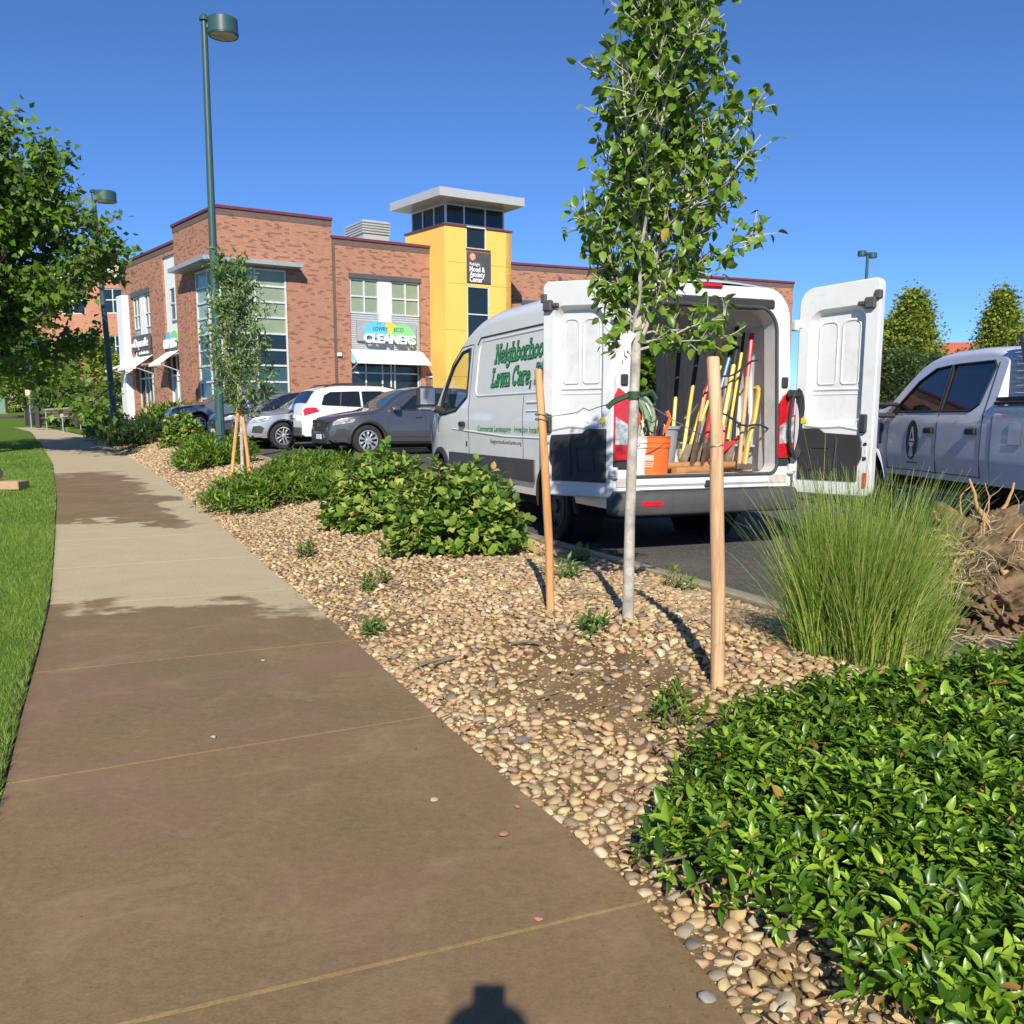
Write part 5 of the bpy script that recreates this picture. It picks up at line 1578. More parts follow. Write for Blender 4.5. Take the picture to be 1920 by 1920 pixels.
# long handled tools leaning on the right wall: (label, segments of (t0,t1,material,radius), foot, head, foot kind)
TOOLS = [
 ('shovel', 'yellow handled shovel with a red socket reaching highest in the van', [(0, .40, 'm_yel'), (.40, .68, 'm_redh'), (.68, 1, 'm_yel2')], (.55, -.12, .0), (.62, -.62, 1.46), .019, 'blade'),
 ('digging_fork', 'black gripped yellow tool standing furthest left in the bundle', [(0, .55, 'm_yel'), (.55, 1, 'm_grip')], (.95, -.22, .0), (1.25, -.48, 1.34), .02, 'fork'),
 ('rake', 'black gripped rake second from the left in the bundle', [(0, .35, 'm_yel'), (.35, .62, 'm_yel2'), (.62, 1, 'm_grip')], (.80, -.25, .0), (1.05, -.60, 1.38), .02, 'rake'),
 ('shovel', 'blue handled shovel leaning across the yellow ones', [(0, .25, 'm_metal'), (.25, .78, 'm_blueh'), (.78, 1, 'm_grip')], (.40, -.20, .02), (.60, -.74, 1.42), .021, 'blade'),
 ('spade', 'bright yellow handled spade nearest the front of the bundle', [(0, .22, 'm_redh'), (.22, .85, 'm_yel'), (.85, 1, 'm_grip')], (.28, -.30, .02), (.48, -.66, 1.22), .022, 'blade'),
 ('hoe', 'wooden hoe handle with a red painted top at the right', [(0, .68, 'm_wood'), (.68, 1, 'm_redh')], (.16, -.50, .03), (.36, -.74, 1.34), .021, 'hoe'),
 ('axe', 'curved wooden axe handle leaning by the right door pillar', [(0, 1, 'm_yel2')], (.13, -.54, .06), (.20, -.735, .82), .024, 'axe'),
 ('pickaxe', 'red handled pick crossing low behind the yellow spade', [(0, .5, 'm_metal'), (.5, 1, 'm_redh')], (.30, -.16, .02), (.50, -.40, .62), .022, 'blade'),
 ('shovel', 'thin yellow handle standing between the blue and the wooden ones', [(0, 1, 'm_yel')], (.36, -.46, .03), (.46, -.70, 1.16), .015, 'blade'),
 ('shovel', 'plain wooden shovel handle behind the coloured ones', [(0, 1, 'm_wood')], (.60, -.35, .02), (.82, -.72, 1.30), .020, 'blade'),
 ('rake', 'thin wooden rake handle at the back of the bundle', [(0, .8, 'm_wood'), (.8, 1, 'm_grip')], (.75, -.45, .02), (.95, -.74, 1.22), .017, 'rake'),
 ('spade', 'spade with a dark shaft low between the wooden posts and the bundle', [(0, .6, 'm_metal'), (.6, 1, 'm_wood')], (.30, -.05, .02), (.62, -.40, .80), .02, 'blade'),
 ('rake', 'yellow rake handle crossing to the right behind the blue shovel', [(0, 1, 'm_yel')], (.62, -.18, .02), (.70, -.72, 1.30), .016, 'rake'),
 ('spade', 'spade with an orange painted handle in the thick of the bundle', [(0, .5, 'm_wood'), (.5, 1, 'm_orange')], (.48, -.26, .02), (.56, -.60, 1.02), .019, 'blade'),
 ('broom', 'dark broom handle leaning furthest right against the van wall', [(0, 1, 'm_grip')], (.42, -.58, .02), (.52, -.76, 1.36), .015, 'none'),
 ('mattock', 'short red mattock handle lying low across the blades', [(0, 1, 'm_redh')], (.24, -.22, .10), (.34, -.62, .34), .018, 'none'),
 ('stake_bundle', 'grey wooden stake leaning among the tool handles', [(0, 1, 'm_bark_w')], (.34, -.40, .0), (.50, -.56, .92), .02, 'none'),
 ('lopper', 'lopper with short red handles low in the bundle', [(0, .4, 'm_metal'), (.4, 1, 'm_redh')], (.22, -.34, .02), (.34, -.44, .44), .02, 'none'),
 ('pole_saw', 'long bare wooden pole leaning near the left door pillar', [(0, .62, 'm_wood'), (.62, 1, 'm_grip')], (.70, .82, .0), (.62, .54, 1.42), .012, 'none'),
]
for (nm, lab, segs, a, h, rad, kind) in TOOLS:
    o = vthing(nm, lab, nm.replace('_', ' '), a[0], a[1], FZ + a[2] + .012, group='long handled tools in the van')
    d = Vector((h[0] - a[0], h[1] - a[1], h[2] - a[2]))
    if kind == 'axe':
        pts = [Vector((0, 0, 0)), d * .3 + Vector((0, .01, 0)), d * .6 + Vector((0, -.012, 0)), d * .9, d * .97 + Vector((0, .02, 0)), d + Vector((0, .045, 0))]
        MB().tube(pts, [rad * .9, rad, rad * .95, rad * .9, rad * 1.2, rad * 1.3], 8, sq=1.4).build('handle', m_yel2, o)
        MB().box(-.03, .03, -.08, .09, -.03, .03, c=.01).build('head', m_metal, o)
        continue
    for (t0, t1, mm) in segs:
        rs = rad * (1.12 if mm in ('m_grip', 'm_redh') else 1)
        MB().tube([d * t0, d * t1], rs, 9).build('handle' if mm != 'm_grip' else 'grip', globals()[mm], o)
    if kind == 'blade':
        V = []; F = []; tw_ = random.uniform(-1.1, 1.1); ct_, st_ = math.cos(tw_), math.sin(tw_)
        for i in range(7):
            t = i / 6; wdt = .105 * (1 - .75 * max(0, (t - .55) / .45) ** 1.6)
            for j in range(5):
                s_ = j / 4 * 2 - 1
                bx_, by_ = -.02 - .035 * (1 - s_ * s_) + .02 * t, s_ * wdt * .85
                V.append((bx_ * ct_ - by_ * st_ + d.x * (.25 * (1 - t)), bx_ * st_ + by_ * ct_ + d.y * (.25 * (1 - t)), .27 - t * .27))
        for i in range(6):
            for j in range(4): F.append((i * 5 + j, i * 5 + j + 1, (i + 1) * 5 + j + 1, (i + 1) * 5 + j))
        np_mesh('blade', V, F, m_metal, o, 180)
    elif kind == 'rake':
        b = MB().box(-.02, .02, -.18, .18, .0, .02)
        for k in range(9): b.tube([(0, -.17 + k * .0425, .005), (-.05, -.17 + k * .0425, -.005)], .006, 5)
        b.build('rake_head', m_metal, o)
    elif kind == 'fork':
        b = MB().box(-.015, .015, -.1, .1, .26, .29)
        for k in range(4): b.tube([(0, -.09 + k * .06, .27), (-.02, -.09 + k * .06, .0)], .008, 5)
        b.build('fork_head', m_metal, o)
    elif kind == 'hoe':
        MB().box(-.16, .05, -.05, .06, -.02, -.006).box(-.02, .02, -.02, .03, -.015, .05, c=.006).build('hoe_blade', m_metal, o)
for lab, x, y, w_, d_, h_, mm in (('dark plastic crate of fittings behind the orange bucket', .75, .42, .30, .24, .30, 'm_grip'), ('worn metal box on the van floor beside the white sheeting', .80, .18, .26, .2, .22, 'm_metal'), ('flat brown sack slumped under the tool handles', .55, -.48, .34, .26, .16, 'm_post')):
    o = vthing('crate' if 'sack' not in lab else 'sack', lab, 'crate' if 'sack' not in lab else 'sack', x, y)
    if 'sack' in lab:
        MB().loops([[(w_ * .6 * math.cos(R(a)) * k_, d_ * .7 * math.sin(R(a)) * k_, z_) for a in range(0, 360, 24)] for k_, z_ in ((1, .0), (1.08, .05), (.95, .11), (.6, .155), (.05, .165))], cap0=True, cap1=True).build('sack', globals()[mm], o, 60)
    else:
        b = MB().box(-w_ / 2, w_ / 2, -d_ / 2, d_ / 2, 0, h_, c=.012)
        for k_ in range(3): b.box(-w_ / 2 - .008, w_ / 2 + .008, -d_ / 2 - .008, d_ / 2 + .008, .03 + k_ * h_ * .3, .05 + k_ * h_ * .3)
        b.build('crate_shell', globals()[mm], o)
        MB().tube([(-w_ * .3, -d_ * .3, h_), (-w_ * .2, 0, h_ + .14), (w_ * .1, d_ * .2, h_ + .02)], .014, 6).tube([(w_ * .2, -d_ * .2, h_), (.0, d_ * .1, h_ + .10)], .018, 6).build('fitting', m_tubeg, o)
for lab, p, q, zz in (('dark bungee cord strapped across the lower tool handles', (.14, -.16, .58), (.10, -.78, .42), 0), ('dark bungee cord strapped across the upper tool handles', (.40, -.22, .86), (.28, -.76, 1.08), 0)):
    bc = vthing('bungee_cord', lab, 'cord', p[0], p[1], FZ + p[2], group='cords holding the tools')
    d = Vector((q[0] - p[0], q[1] - p[1], q[2] - p[2]))
    MB().tube([d * t + Vector((-.02 * math.sin(t * 3.1), 0, .03 * math.sin(t * 9))) for t in np.linspace(0, 1, 9)], .011, 6).build('cord', m_bung, bc)
# coils of dark cable hanging on the right tail light
ch = vthing('cable_coil', 'black cable hanging over the right tail light', 'cable', -.07, -.90, 1.40)
b = MB()
for k in range(3):
    b.tube([(-.02 - .012 * k, .05 + .05 * math.cos(R(a)) * (1.3 + .2 * k) - .1, -.22 + .28 * math.sin(R(a)) * (1 + .08 * k)) for a in range(90, 450, 20)], .014, 6)
b.box(-.05, .0, -.1, .06, .02, .1, c=.02); b.build('coil', m_grip, ch)
# ------------------------------------------------------------------ leaves
def leaf_template(rows, fold=.25, curl=.15):
    """rows (t, half width): three columns, tip and base pinched"""
    V = []
    for t, w in rows:
        dz = -curl * t * t
        V += [(-w, t, dz + fold * w), (0, t, dz), (w, t, dz + fold * w)]
    F = []
    for i in range(len(rows) - 1):
        for j in (0, 1):
            a = i * 3 + j
            F.append((a, a + 1, a + 4, a + 3))
    return np.array(V, np.float32), np.array(F, np.int32)
LF_OVATE = leaf_template([(0, .03), (.22, .27), (.5, .31), (.78, .19), (1.0, .015)], .35, .22)
LF_HOLLY = leaf_template([(0, .03), (.22, .17), (.45, .20), (.72, .15), (1.0, .01)], .5, .28)
LF_ROUND = leaf_template([(0, .04), (.3, .34), (.65, .35), (1.0, .05)], .3, .12)
LF_LANCE = leaf_template([(0, .03), (.4, .16), (1.0, .01)], .3, .2)
LF_LOBED = leaf_template([(0, .05), (.35, .46), (.55, .26), (1.0, .02)], .2, .15)
LF_SMALL = (np.array([(0, 0, 0), (.32, .5, .08), (0, 1, -.1), (-.32, .5, .08)], np.float32), np.array([(0, 1, 2, 3)], np.int32))

def unit(a): return a / np.maximum(np.linalg.norm(a, axis=-1, keepdims=True), 1e-9)
def leaf_frames(D, up):
    D = unit(D); Z = unit(up - (up * D).sum(1, keepdims=True) * D)
    X = np.cross(D, Z)
    return np.stack([X, D, Z], axis=2)         # columns
def scatter(tpl, P, D, up, size):
    TV, TF = tpl
    Rm = leaf_frames(D, up)
    V = np.einsum('nij,kj->nki', Rm, TV) * size[:, None, None] + P[:, None, :]
    n, k = len(P), len(TV)
    F = TF[None] + (np.arange(n) * k)[:, None, None]
    return V.reshape(-1, 3), F.reshape(-1, TF.shape[1])

def project(P):
    p = R(8.87); q = P - np.array([0, 0, ZC])
    w = q[:, 1] * math.cos(p) - q[:, 2] * math.sin(p)
    u = q[:, 1] * math.sin(p) + q[:, 2] * math.cos(p)
    return 960 + 1775 * q[:, 0] / w, 1062 - 1775 * u / w, w

def put_leaves(root, base, tpl, P, D, up, size, mat, n_single=0, name='leaf', mass='foliage', stuff=True):
    """largest n_single leaves (nearest, outside) become objects of their own, the rest one mass"""
    base = np.array(base)
    idx = np.arange(len(P)); sing = np.zeros(len(P), bool)
    if n_single:
        x, y, w = project(P)
        vis = (x > 5) & (x < 1915) & (y > 5) & (y < 1915)
        score = size / w * 1775; score[~vis] = 0
        # prefer leaves on the side of the plant nearest the viewer, spread out
        dcen = np.linalg.norm(P[:, :2], axis=1)
        score = score - 8.0 * (dcen - dcen.min()) / max(np.ptp(dcen), 1e-6)
        sing[np.argsort(-score)[:n_single]] = True
    V, F = scatter(tpl, P[~sing] - base, D[~sing], up[~sing], size[~sing])
    o = np_mesh(mass, V, F, mat, root, 180)
    if stuff: o['kind'] = 'stuff'
    if n_single:
        lm = np_mesh(name, tpl[0], tpl[1], mat, None, 180, link=False)
        Rm = leaf_frames(D[sing], up[sing])
        for k, i in enumerate(np.where(sing)[0]):
            l = link_mesh(name, lm, root)
            M = Matrix([[*(Rm[k][r] * size[i]), P[i][r] - base[r]] for r in range(3)] + [[0, 0, 0, 1]])
            l.matrix_local = M
    return o

m_pear = M_leaf('pear_leaf', [lin('#48661a'), lin('#628424'), lin('#84a236'), lin('#6c902a')], .38, .34, .5, odd=(.006, (.6, .38, .03)))
m_maple = M_leaf('maple_leaf', [lin('#385614'), lin('#4e7018'), lin('#6a8e1e'), lin('#405e16')], .5, .28)
m_young = M_leaf('young_tree_leaf', [lin('#3a5a24'), lin('#587a34'), lin('#6f9040')], .5, .25)
m_holly = M_leaf('holly_leaf', [lin('#2a4a0e'), lin('#4a7016'), lin('#6e9424'), lin('#9ab83c')], .34, .24, .45, odd=(.02, (.42, .20, .06)))
m_rose = M_leaf('rose_leaf', [lin('#365816'), lin('#527824'), lin('#80983a'), lin('#a8b258')], .45, .26, .4, odd=(.012, (.5, .3, .12)))
m_sumac = M_leaf('low_shrub_leaf', [lin('#3c5c10'), lin('#5a7c18'), lin('#7c9628')], .5, .25)
m_dark_l = M_leaf('dark_shrub_leaf', [lin('#1c3210'), lin('#2c4a16'), lin('#3a5a1c')], .5, .2)
m_yel_l = M_leaf('pale_shrub_leaf', [lin('#6c7a34'), lin('#8c9a4c'), lin('#b0ab70')], .6, .25)
m_conif = M_leaf('row_tree_leaf', [lin('#6c7c26'), lin('#8c9a36'), lin('#a8b248')], .55, .42)
m_yew = M_leaf('yew_leaf', [lin('#1e3412'), lin('#2e481a'), lin('#3d5a20')], .6, .2)
m_grass_l = M_leaf('lawn_blade', [lin('#446a14'), lin('#60881c'), lin('#7ea42c'), lin('#a8bc50')], .55, .3)
m_orn = M_leaf('ornamental_blade', [lin('#5c8020'), lin('#7ea232'), lin('#a0ba48'), lin('#ccc87c')], .5, .4)
m_bark = M_simple('grey_bark', (.40, .37, .32), .85, var=.42, vscale=14, bump=.6, bscale=70)
m_bark_d = M_simple('brown_bark', (.13, .10, .075), .9, var=.3, vscale=12, bump=.6, bscale=50)
m_twig = M_simple('twig', (.20, .15, .10), .85, var=.2)

# ------------------------------------------------------------------ trees
def limb_path(p, d, ln, n, up, wob, rs):
    pts = [np.array(p, float)]; d = np.array(d, float)
    for i in range(n):
        d = unit(d[None] + np.array([[0, 0, up]]) / n + rs.normal(0, wob, (1, 3)))[0]
        pts.append(pts[-1] + d * ln / n)
    return pts

def make_tree(name, label, loc, trunk_pts, trunk_r, limbs, leaf, rs, bark, group=None, n_single=0, twig_r=.006, cat='tree'):
    """limbs: list of (height fraction start point, direction, length, n twigs)"""
    base = np.array([float(v) for v in loc])
    root = thing(name, label, cat, loc, 0, group)
    tb_ = MB(); tb_.tube([tuple(p) for p in trunk_pts], trunk_r, 10)
    tb_.build('trunk', bark, root, 60)
    lb = MB(); LP = []; LD = []
    for (p0, d, ln, ntw, r0, up, tl) in limbs:
        pts = limb_path(p0, d, ln, 7, up, .10, rs)
        lb.tube(pts, list(np.linspace(r0, r0 * .25, len(pts))), 6)
        for k in range(ntw):
            t = rs.uniform(.12, 1.0) * 7; i = min(int(t), 6); q = pts[i] + (pts[i + 1] - pts[i]) * (t - i)
            ax = unit((pts[i + 1] - pts[i])[None])[0]
            s = unit(rs.normal(0, 1, (1, 3)))[0]; s = s - ax * s.dot(ax)
            dd = unit((unit(s[None])[0] * .9 + ax * .75 + np.array([0, 0, .15]))[None])[0]
            L_ = tl * rs.uniform(.5, 1.3)
            tp = limb_path(q, dd, L_, 4, .25, .15, rs)
            lb.tube(tp, list(np.linspace(twig_r, twig_r * .5, 5)), 4, 0, False)
            for j in range(1, 5):
                for _ in range(leaf['per']):
                    LP.append(tp[j] + rs.normal(0, leaf.get('jit', .02), 3)); LD.append(unit((tp[j] - tp[j - 1])[None])[0])
    lb.build('branch', bark, root, 60)
    LP = np.array(LP) + base; LD = np.array(LD); n = len(LP)
    D = unit(LD * .5 + rs.normal(0, .75, (n, 3)) + np.array([0, 0, leaf.get('droop', -.25)]))
    up = unit(rs.normal(0, .55, (n, 3)) + np.array([0, -.35, .8]))
    size = leaf['size'] * rs.uniform(.65, 1.25, n)
    put_leaves(root, base, leaf['tpl'], LP, D, up, size, leaf['mat'], n_single, mass='crown')
    return root, n

# the staked young tree in front
rs = np.random.RandomState(11)
tx, ty = .58, 4.64; tz = float(bedz(tx, ty))
tr_pts = [(0, 0, -.1), (0, 0, .02), (.0, 0, .5), (.008, 0, 1.0), (.015, .0, 1.4), (.03, 0, 1.7), (.05, .01, 2.0), (.05, .02, 2.4), (.06, .01, 2.8), (.07, .02, 3.2), (.075, .02, 3.5)]
tr_r = [.038, .030, .026, .025, .024, .022, .017, .014, .010, .006, .003]
tcx = lambda h: float(np.interp(h, [p[2] for p in tr_pts], [p[0] for p in tr_pts]))
limbs = []
def dvec(az, el): return (math.cos(R(az)) * math.cos(R(el)), math.sin(R(az)) * math.cos(R(el)), math.sin(R(el)))
# steep scaffold limbs
for k in range(34):
    t = k / 33; h = 1.30 + 1.75 * t; az = k * 137.5 + rs.uniform(-20, 20); el = rs.uniform(66, 79)
    ln = (1.15 - .70 * t) * rs.uniform(.85, 1.1)
    limbs.append(((tcx(h), .0, h), dvec(az, el), ln, int(38 - 12 * t), .011 - .006 * t, .22, .13))
for (h, az, el, ln, ntw) in [(1.32, 178, 62, .62, 20), (1.45, 165, 74, 1.2, 32), (1.38, 8, 58, 1.0, 30), (1.55, 12, 64, 1.0, 30), (1.75, 3, 58, .9, 28), (1.8, 185, 75, 1.0, 28), (2.1, 10, 64, .95, 28), (2.4, 178, 76, .8, 20)]:
    limbs.append(((tcx(h), .0, h), dvec(az, el), ln, ntw, .011, .25, .15))
# low side shoots into the van opening and the arms reaching right
for (h, az, el, ln, ntw) in [(1.34, 3, 12, .46, 14), (1.31, -20, 16, .36, 10), (1.38, 15, 22, .50, 14), (1.42, 170, 40, .24, 7), (1.26, 185, 40, .15, 6), (1.55, 4, 36, .68, 22), (1.72, -6, 38, .52, 18), (1.45, 10, 42, .66, 20), (1.9, 5, 42, .5, 16)]:
    limbs.append(((tcx(h), .0, h), dvec(az, el), ln, ntw, .007, .05, .12))
limbs = [(p, d, (ln * min(1.0, (.15 if d[0] < 0 else .64) / max(abs(d[0]) * ln, 1e-3))), nt, r0, up, tl) for (p, d, ln, nt, r0, up, tl) in limbs]
limbs.append(((tcx(1.45), 0, 1.45), (-.72, 0, .6), .44, 0, .005, .6, .1))
tree, nl = make_tree('young_tree', 'slender young tree with pale trunk tied between two wooden stakes', (tx, ty, tz), tr_pts, tr_r, limbs,
    dict(tpl=LF_OVATE, per=1, size=.058, mat=m_pear, droop=-.55, jit=.012), rs, m_bark, n_single=300, twig_r=.0035)

# the small staked tree by the lamp post
rs = np.random.RandomState(5)
sxp, syp = -4.25, 15.0; szp = float(bedz(sxp, syp))
limbs = []
for k in range(34):
    h = .95 + 2.2 * (k / 34); az = k * 137.5; el = 40 + 20 * k / 34
    ln = (.82 if h < 2.0 else .82 - .36 * (h - 2.0)) * rs.uniform(.7, 1.15)
    limbs.append(((0, 0, h), (math.cos(R(az)) * math.cos(R(el)), math.sin(R(az)) * math.cos(R(el)), math.sin(R(el))), ln, 15, .008, .3, .19))
make_tree('young_tree', 'small narrow tree on a wooden tripod beside the tall green lamp post', (sxp, syp, szp),
    [(0, 0, -.1), (.0, 0, .6), (.02, 0, 1.5), (.0, 0, 2.6), (.03, 0, 3.55)], [.032, .028, .02, .012, .004], limbs,
    dict(tpl=LF_LANCE, per=2, size=.10, mat=m_young, jit=.03), rs, m_bark, twig_r=.004)

# the broad leafy tree on the lawn at the left
rs = np.random.RandomState(21)
mx_, my_ = -14.7, 26.5; mz_ = float(zw(my_))
limbs = []
for k in range(46):
    h = 2.1 + 4.6 * (k / 46) ** .9; az = k * 137.5 + rs.uniform(-15, 15)
    el = rs.uniform(2, 30) + 34 * (k / 46)
    ln = (5.2 - 2.0 * abs((k / 46) - .35) - 1.6 * (k / 46)) * rs.uniform(.8, 1.12)
    limbs.append(((0, 0, h), (math.cos(R(az)) * math.cos(R(el)), math.sin(R(az)) * math.cos(R(el)), math.sin(R(el))), ln, 54, .05, .0, .75))
make_tree('leafy_tree', 'broad leafy tree on the lawn at the left edge', (mx_, my_, mz_),
    [(0, 0, -.1), (0, 0, .1), (.05, 0, 1.2), (.1, 0, 2.5), (.0, .1, 4.2), (.1, 0, 6.0), (.1, 0, 7.6)], [.30, .22, .19, .17, .12, .07, .02], limbs,
    dict(tpl=LF_LOBED, per=3, size=.205, mat=m_maple, jit=.16, droop=-.3), rs, m_bark_d, twig_r=.012)

def blob_tree(name, label, loc, h, rad, n, tpl, size, mat, seed, group=None, shape='cone', th=.8, trunk=.12, cat='tree'):
    """dense crown of many small sprays on whorled limbs"""
    rs = np.random.RandomState(seed); base = np.array(loc, float)
    root = thing(name, label, cat, loc, 0, group)
    MB().tube([(0, 0, -.2), (0, 0, th), (.05, 0, h * .6), (0, 0, h * .97)], [trunk * 1.2, trunk, trunk * .6, .01], 8).build('trunk', m_bark_d, root, 60)
    nb = max(40, n // 60)
    P = []; D = []; lb = MB()
    for k in range(nb):
        t = (k + .5) / nb
        z = th + (h - th) * t
        if shape == 'cone': rr_ = rad * (1 - t) ** .75 * (.55 + .45 * min(1, t * 8))
        else: rr_ = rad * math.sin(math.pi * (.12 + .86 * t)) ** .6
        rr_ *= rs.uniform(.62, 1.15); az = k * 2.39996 + rs.uniform(-.4, .4)
        tip = np.array([rr_ * math.cos(az), rr_ * math.sin(az), z + rr_ * .25])
        lb.tube([(0, 0, z - rr_ * .15), tuple(tip)], [trunk * .25, .01], 5, 0, False)
        m_ = n // nb
        q = rs.uniform(.35, 1.08, m_) ** .6
        c = np.array([0, 0, z - rr_ * .15]) + (tip - np.array([0, 0, z - rr_ * .15]))[None] * q[:, None]
        c = c + rs.normal(0, 1, (m_, 3)) * (rad * .13) * (.5 + .7 * q[:, None])
        P.append(c); D.append(np.tile(unit((tip - np.array([0, 0, z]))[None]), (m_, 1)))
    lb.build('branch', m_bark_d, root, None)
    P = np.concatenate(P) + base; D = np.concatenate(D); n = len(P)
    D = unit(D + rs.normal(0, .6, (n, 3))); up = unit(rs.normal(0, .6, (n, 3)) + np.array([0, -.3, .8]))
    put_leaves(root, base, tpl, P, D, up, size * rs.uniform(.6, 1.3, n), mat, mass='crown')
    return root
def lot_pt(px, Y): return ((px - 960) / 1775 * Y, Y, float(zl(min(Y, 200))))
blob_tree('row_tree', 'tall pointed bright green tree right of the open van door', lot_pt(1690, 36), 5.0, 1.45, 20000, LF_SMALL, .15, m_conif, 31, 'trees beyond the lot')
blob_tree('row_tree', 'pointed tree rising behind the pickup roof', lot_pt(1852, 47), 6.2, 1.7, 16000, LF_SMALL, .18, m_conif, 32, 'trees beyond the lot')
blob_tree('row_tree', 'broad shorter tree standing behind the pickup windscreen', lot_pt(1648, 40), 4.3, 1.5, 9000, LF_SMALL, .16, m_conif, 36, 'trees beyond the lot')
blob_tree('row_tree', 'bushy green tree seen through the side door of the van', lot_pt(1232, 27), 4.6, 1.8, 7000, LF_ROUND, .22, m_maple, 33, 'trees beyond the lot', 'ball')
for i, (px, Y, h, r_, lab) in enumerate(((1665, 30, 2.6, 1.3, 'dark rounded yew just right of the van door'), (1745, 31, 2.5, 1.3, 'dark rounded yew behind the pickup mirror'), (1820, 33, 2.4, 1.4, 'dark rounded yew hidden mostly by the pickup cab'))):
    blob_tree('yew_bush', lab, lot_pt(px, Y), h, r_, 8000, LF_SMALL, .11, m_yew, 40 + i, 'yews beyond the lot', 'ball', .2, .06, 'bush')
def walk_pt_(px, Y): return ((px - 960) / 1775 * Y, Y, float(zfar(Y)))
blob_tree('leafy_tree', 'yellow green tree between the office and the shop building', walk_pt_(182, 58), 5.0, 2.0, 5000, LF_SMALL, .26, m_conif, 51, None, 'ball', .9, .1)
blob_tree('yew_bush', 'dark dense bush beside the bench at the left', walk_pt_(118, 56), 2.3, 1.3, 3500, LF_SMALL, .2, m_yew, 52, None, 'ball', .2, .08, 'bush')
blob_tree('leafy_tree', 'dark low tree in front of the office building', walk_pt_(60, 70), 6.0, 2.6, 4500, LF_SMALL, .3, m_maple, 53, None, 'ball', 1.4, .12)
for i, px in enumerate((10, 30, 45)):
    blob_tree('ornamental_grass', ('tan grass tuft %s' % ('beside the green cabinet', 'under the office window', 'right of the office window')[i]), walk_pt_(px + 8, 84), 1.1, .7, 500, LF_LANCE, .5, m_yel_l, 60 + i, 'grass tufts before the office', 'ball', .05, .03, 'grass tuft')

# ------------------------------------------------------------------ shrubs
def shrub(name, label, loc, rx, ry, h, nclus, per, tpl, size, mat, seed, ang=0.0, upw=.5, group=None, n_single=0, flat=False, skirt=.1, cat='shrub', shoots=0):
    """mound of leafy shoots: clusters of leaves at shoot tips through the outer shell, stems inside"""
    rs = np.random.RandomState(seed); base = np.array([loc[0], loc[1], float(bedz(loc[0], loc[1])) if loc[2] is None else loc[2]])
    root = thing(name, label, cat, tuple(base), 0, group)
    th = rs.uniform(0, 2 * np.pi, nclus)
    el = np.arcsin(rs.uniform(-.05, 1.0, nclus)) if not flat else np.arcsin(rs.uniform(0, 1, nclus) ** .8)
    q = rs.uniform(.35, 1.0, nclus) ** .33
    lump = 1 + .12 * np.sin(3 * th + seed) + .08 * np.sin(7 * th + 2 * el * 3 + seed * 1.7) + rs.normal(0, .05, nclus)
    d = np.stack([np.cos(th) * np.cos(el), np.sin(th) * np.cos(el), np.sin(el)], 1)
    ex = .75 if flat else .9
    C = d * (q * lump)[:, None]
    if flat: C[:, 2] *= .82 + .22 * np.sin(C[:, 0] * 5.1 + seed) * np.sin(C[:, 1] * 5.7 + seed * 2) + .14 * np.sin(C[:, 0] * 11 + C[:, 1] * 9 + seed)
    C = np.stack([C[:, 0] * rx, C[:, 1] * ry, (np.sign(C[:, 2]) * np.abs(C[:, 2]) ** ex) * h * .97 + skirt * h], 1)
    ca, sa = math.cos(ang), math.sin(ang)
    rot = np.array([[ca, -sa, 0], [sa, ca, 0], [0, 0, 1]])
    C = C @ rot.T; d2 = unit(np.stack([d[:, 0] / rx, d[:, 1] / ry, d[:, 2] / h], 1)) @ rot.T
    gz = bedz(C[:, 0] + base[0], C[:, 1] + base[1]) - base[2] if loc[2] is None else 0 * C[:, 0]
    C[:, 2] = np.maximum(C[:, 2] + gz * .9, gz + .02)
    if shoots:
        k = rs.choice(np.where(C[:, 2] > h * .75)[0], shoots)
        C[k, 2] += rs.uniform(.05, .16, shoots) * h
    st = MB()
    for k in range(0, nclus, max(1, nclus // 160)):
        a = C[k] * np.array([.25, .25, 0]); a[2] = 0
        st.tube([tuple(a), tuple((a + C[k]) / 2 + np.array([0, 0, .04 * h])), tuple(C[k])], [.008, .006, .003], 4, 0, False)
    st.build('stem', m_twig, root, None)
    n = nclus * per
    ci = np.repeat(np.arange(nclus), per)
    ph = rs.uniform(0, 2 * np.pi, nclus)[ci] + np.tile(np.arange(per), nclus) * 2.4
    N = unit(d2 * (1 - upw) + np.array([0, 0, upw]) + rs.normal(0, .2, (nclus, 3)))[ci]
    ref = unit(np.cross(N, np.array([.3, .9, .1]))); ref2 = np.cross(N, ref)
    side = ref * np.cos(ph)[:, None] + ref2 * np.sin(ph)[:, None]
    tt = np.tile(np.linspace(.15, 1.0, per), nclus)
    D = unit(side * (1.0 - .45 * tt)[:, None] + N * (.15 + .7 * tt)[:, None])
    P = C[ci] + base + N * (tt * size * .9 - size * .5)[:, None] + side * (size * .08)
    up = unit(N * .9 + np.array([0, -.1, .5]) + rs.normal(0, .25, (n, 3)))
    put_leaves(root, base, tpl, P, D, up, size * rs.uniform(.5, 1.25, n) * np.where(rs.uniform(0, 1, n) < .1, 1.35, 1.0), mat, n_single)
    return root
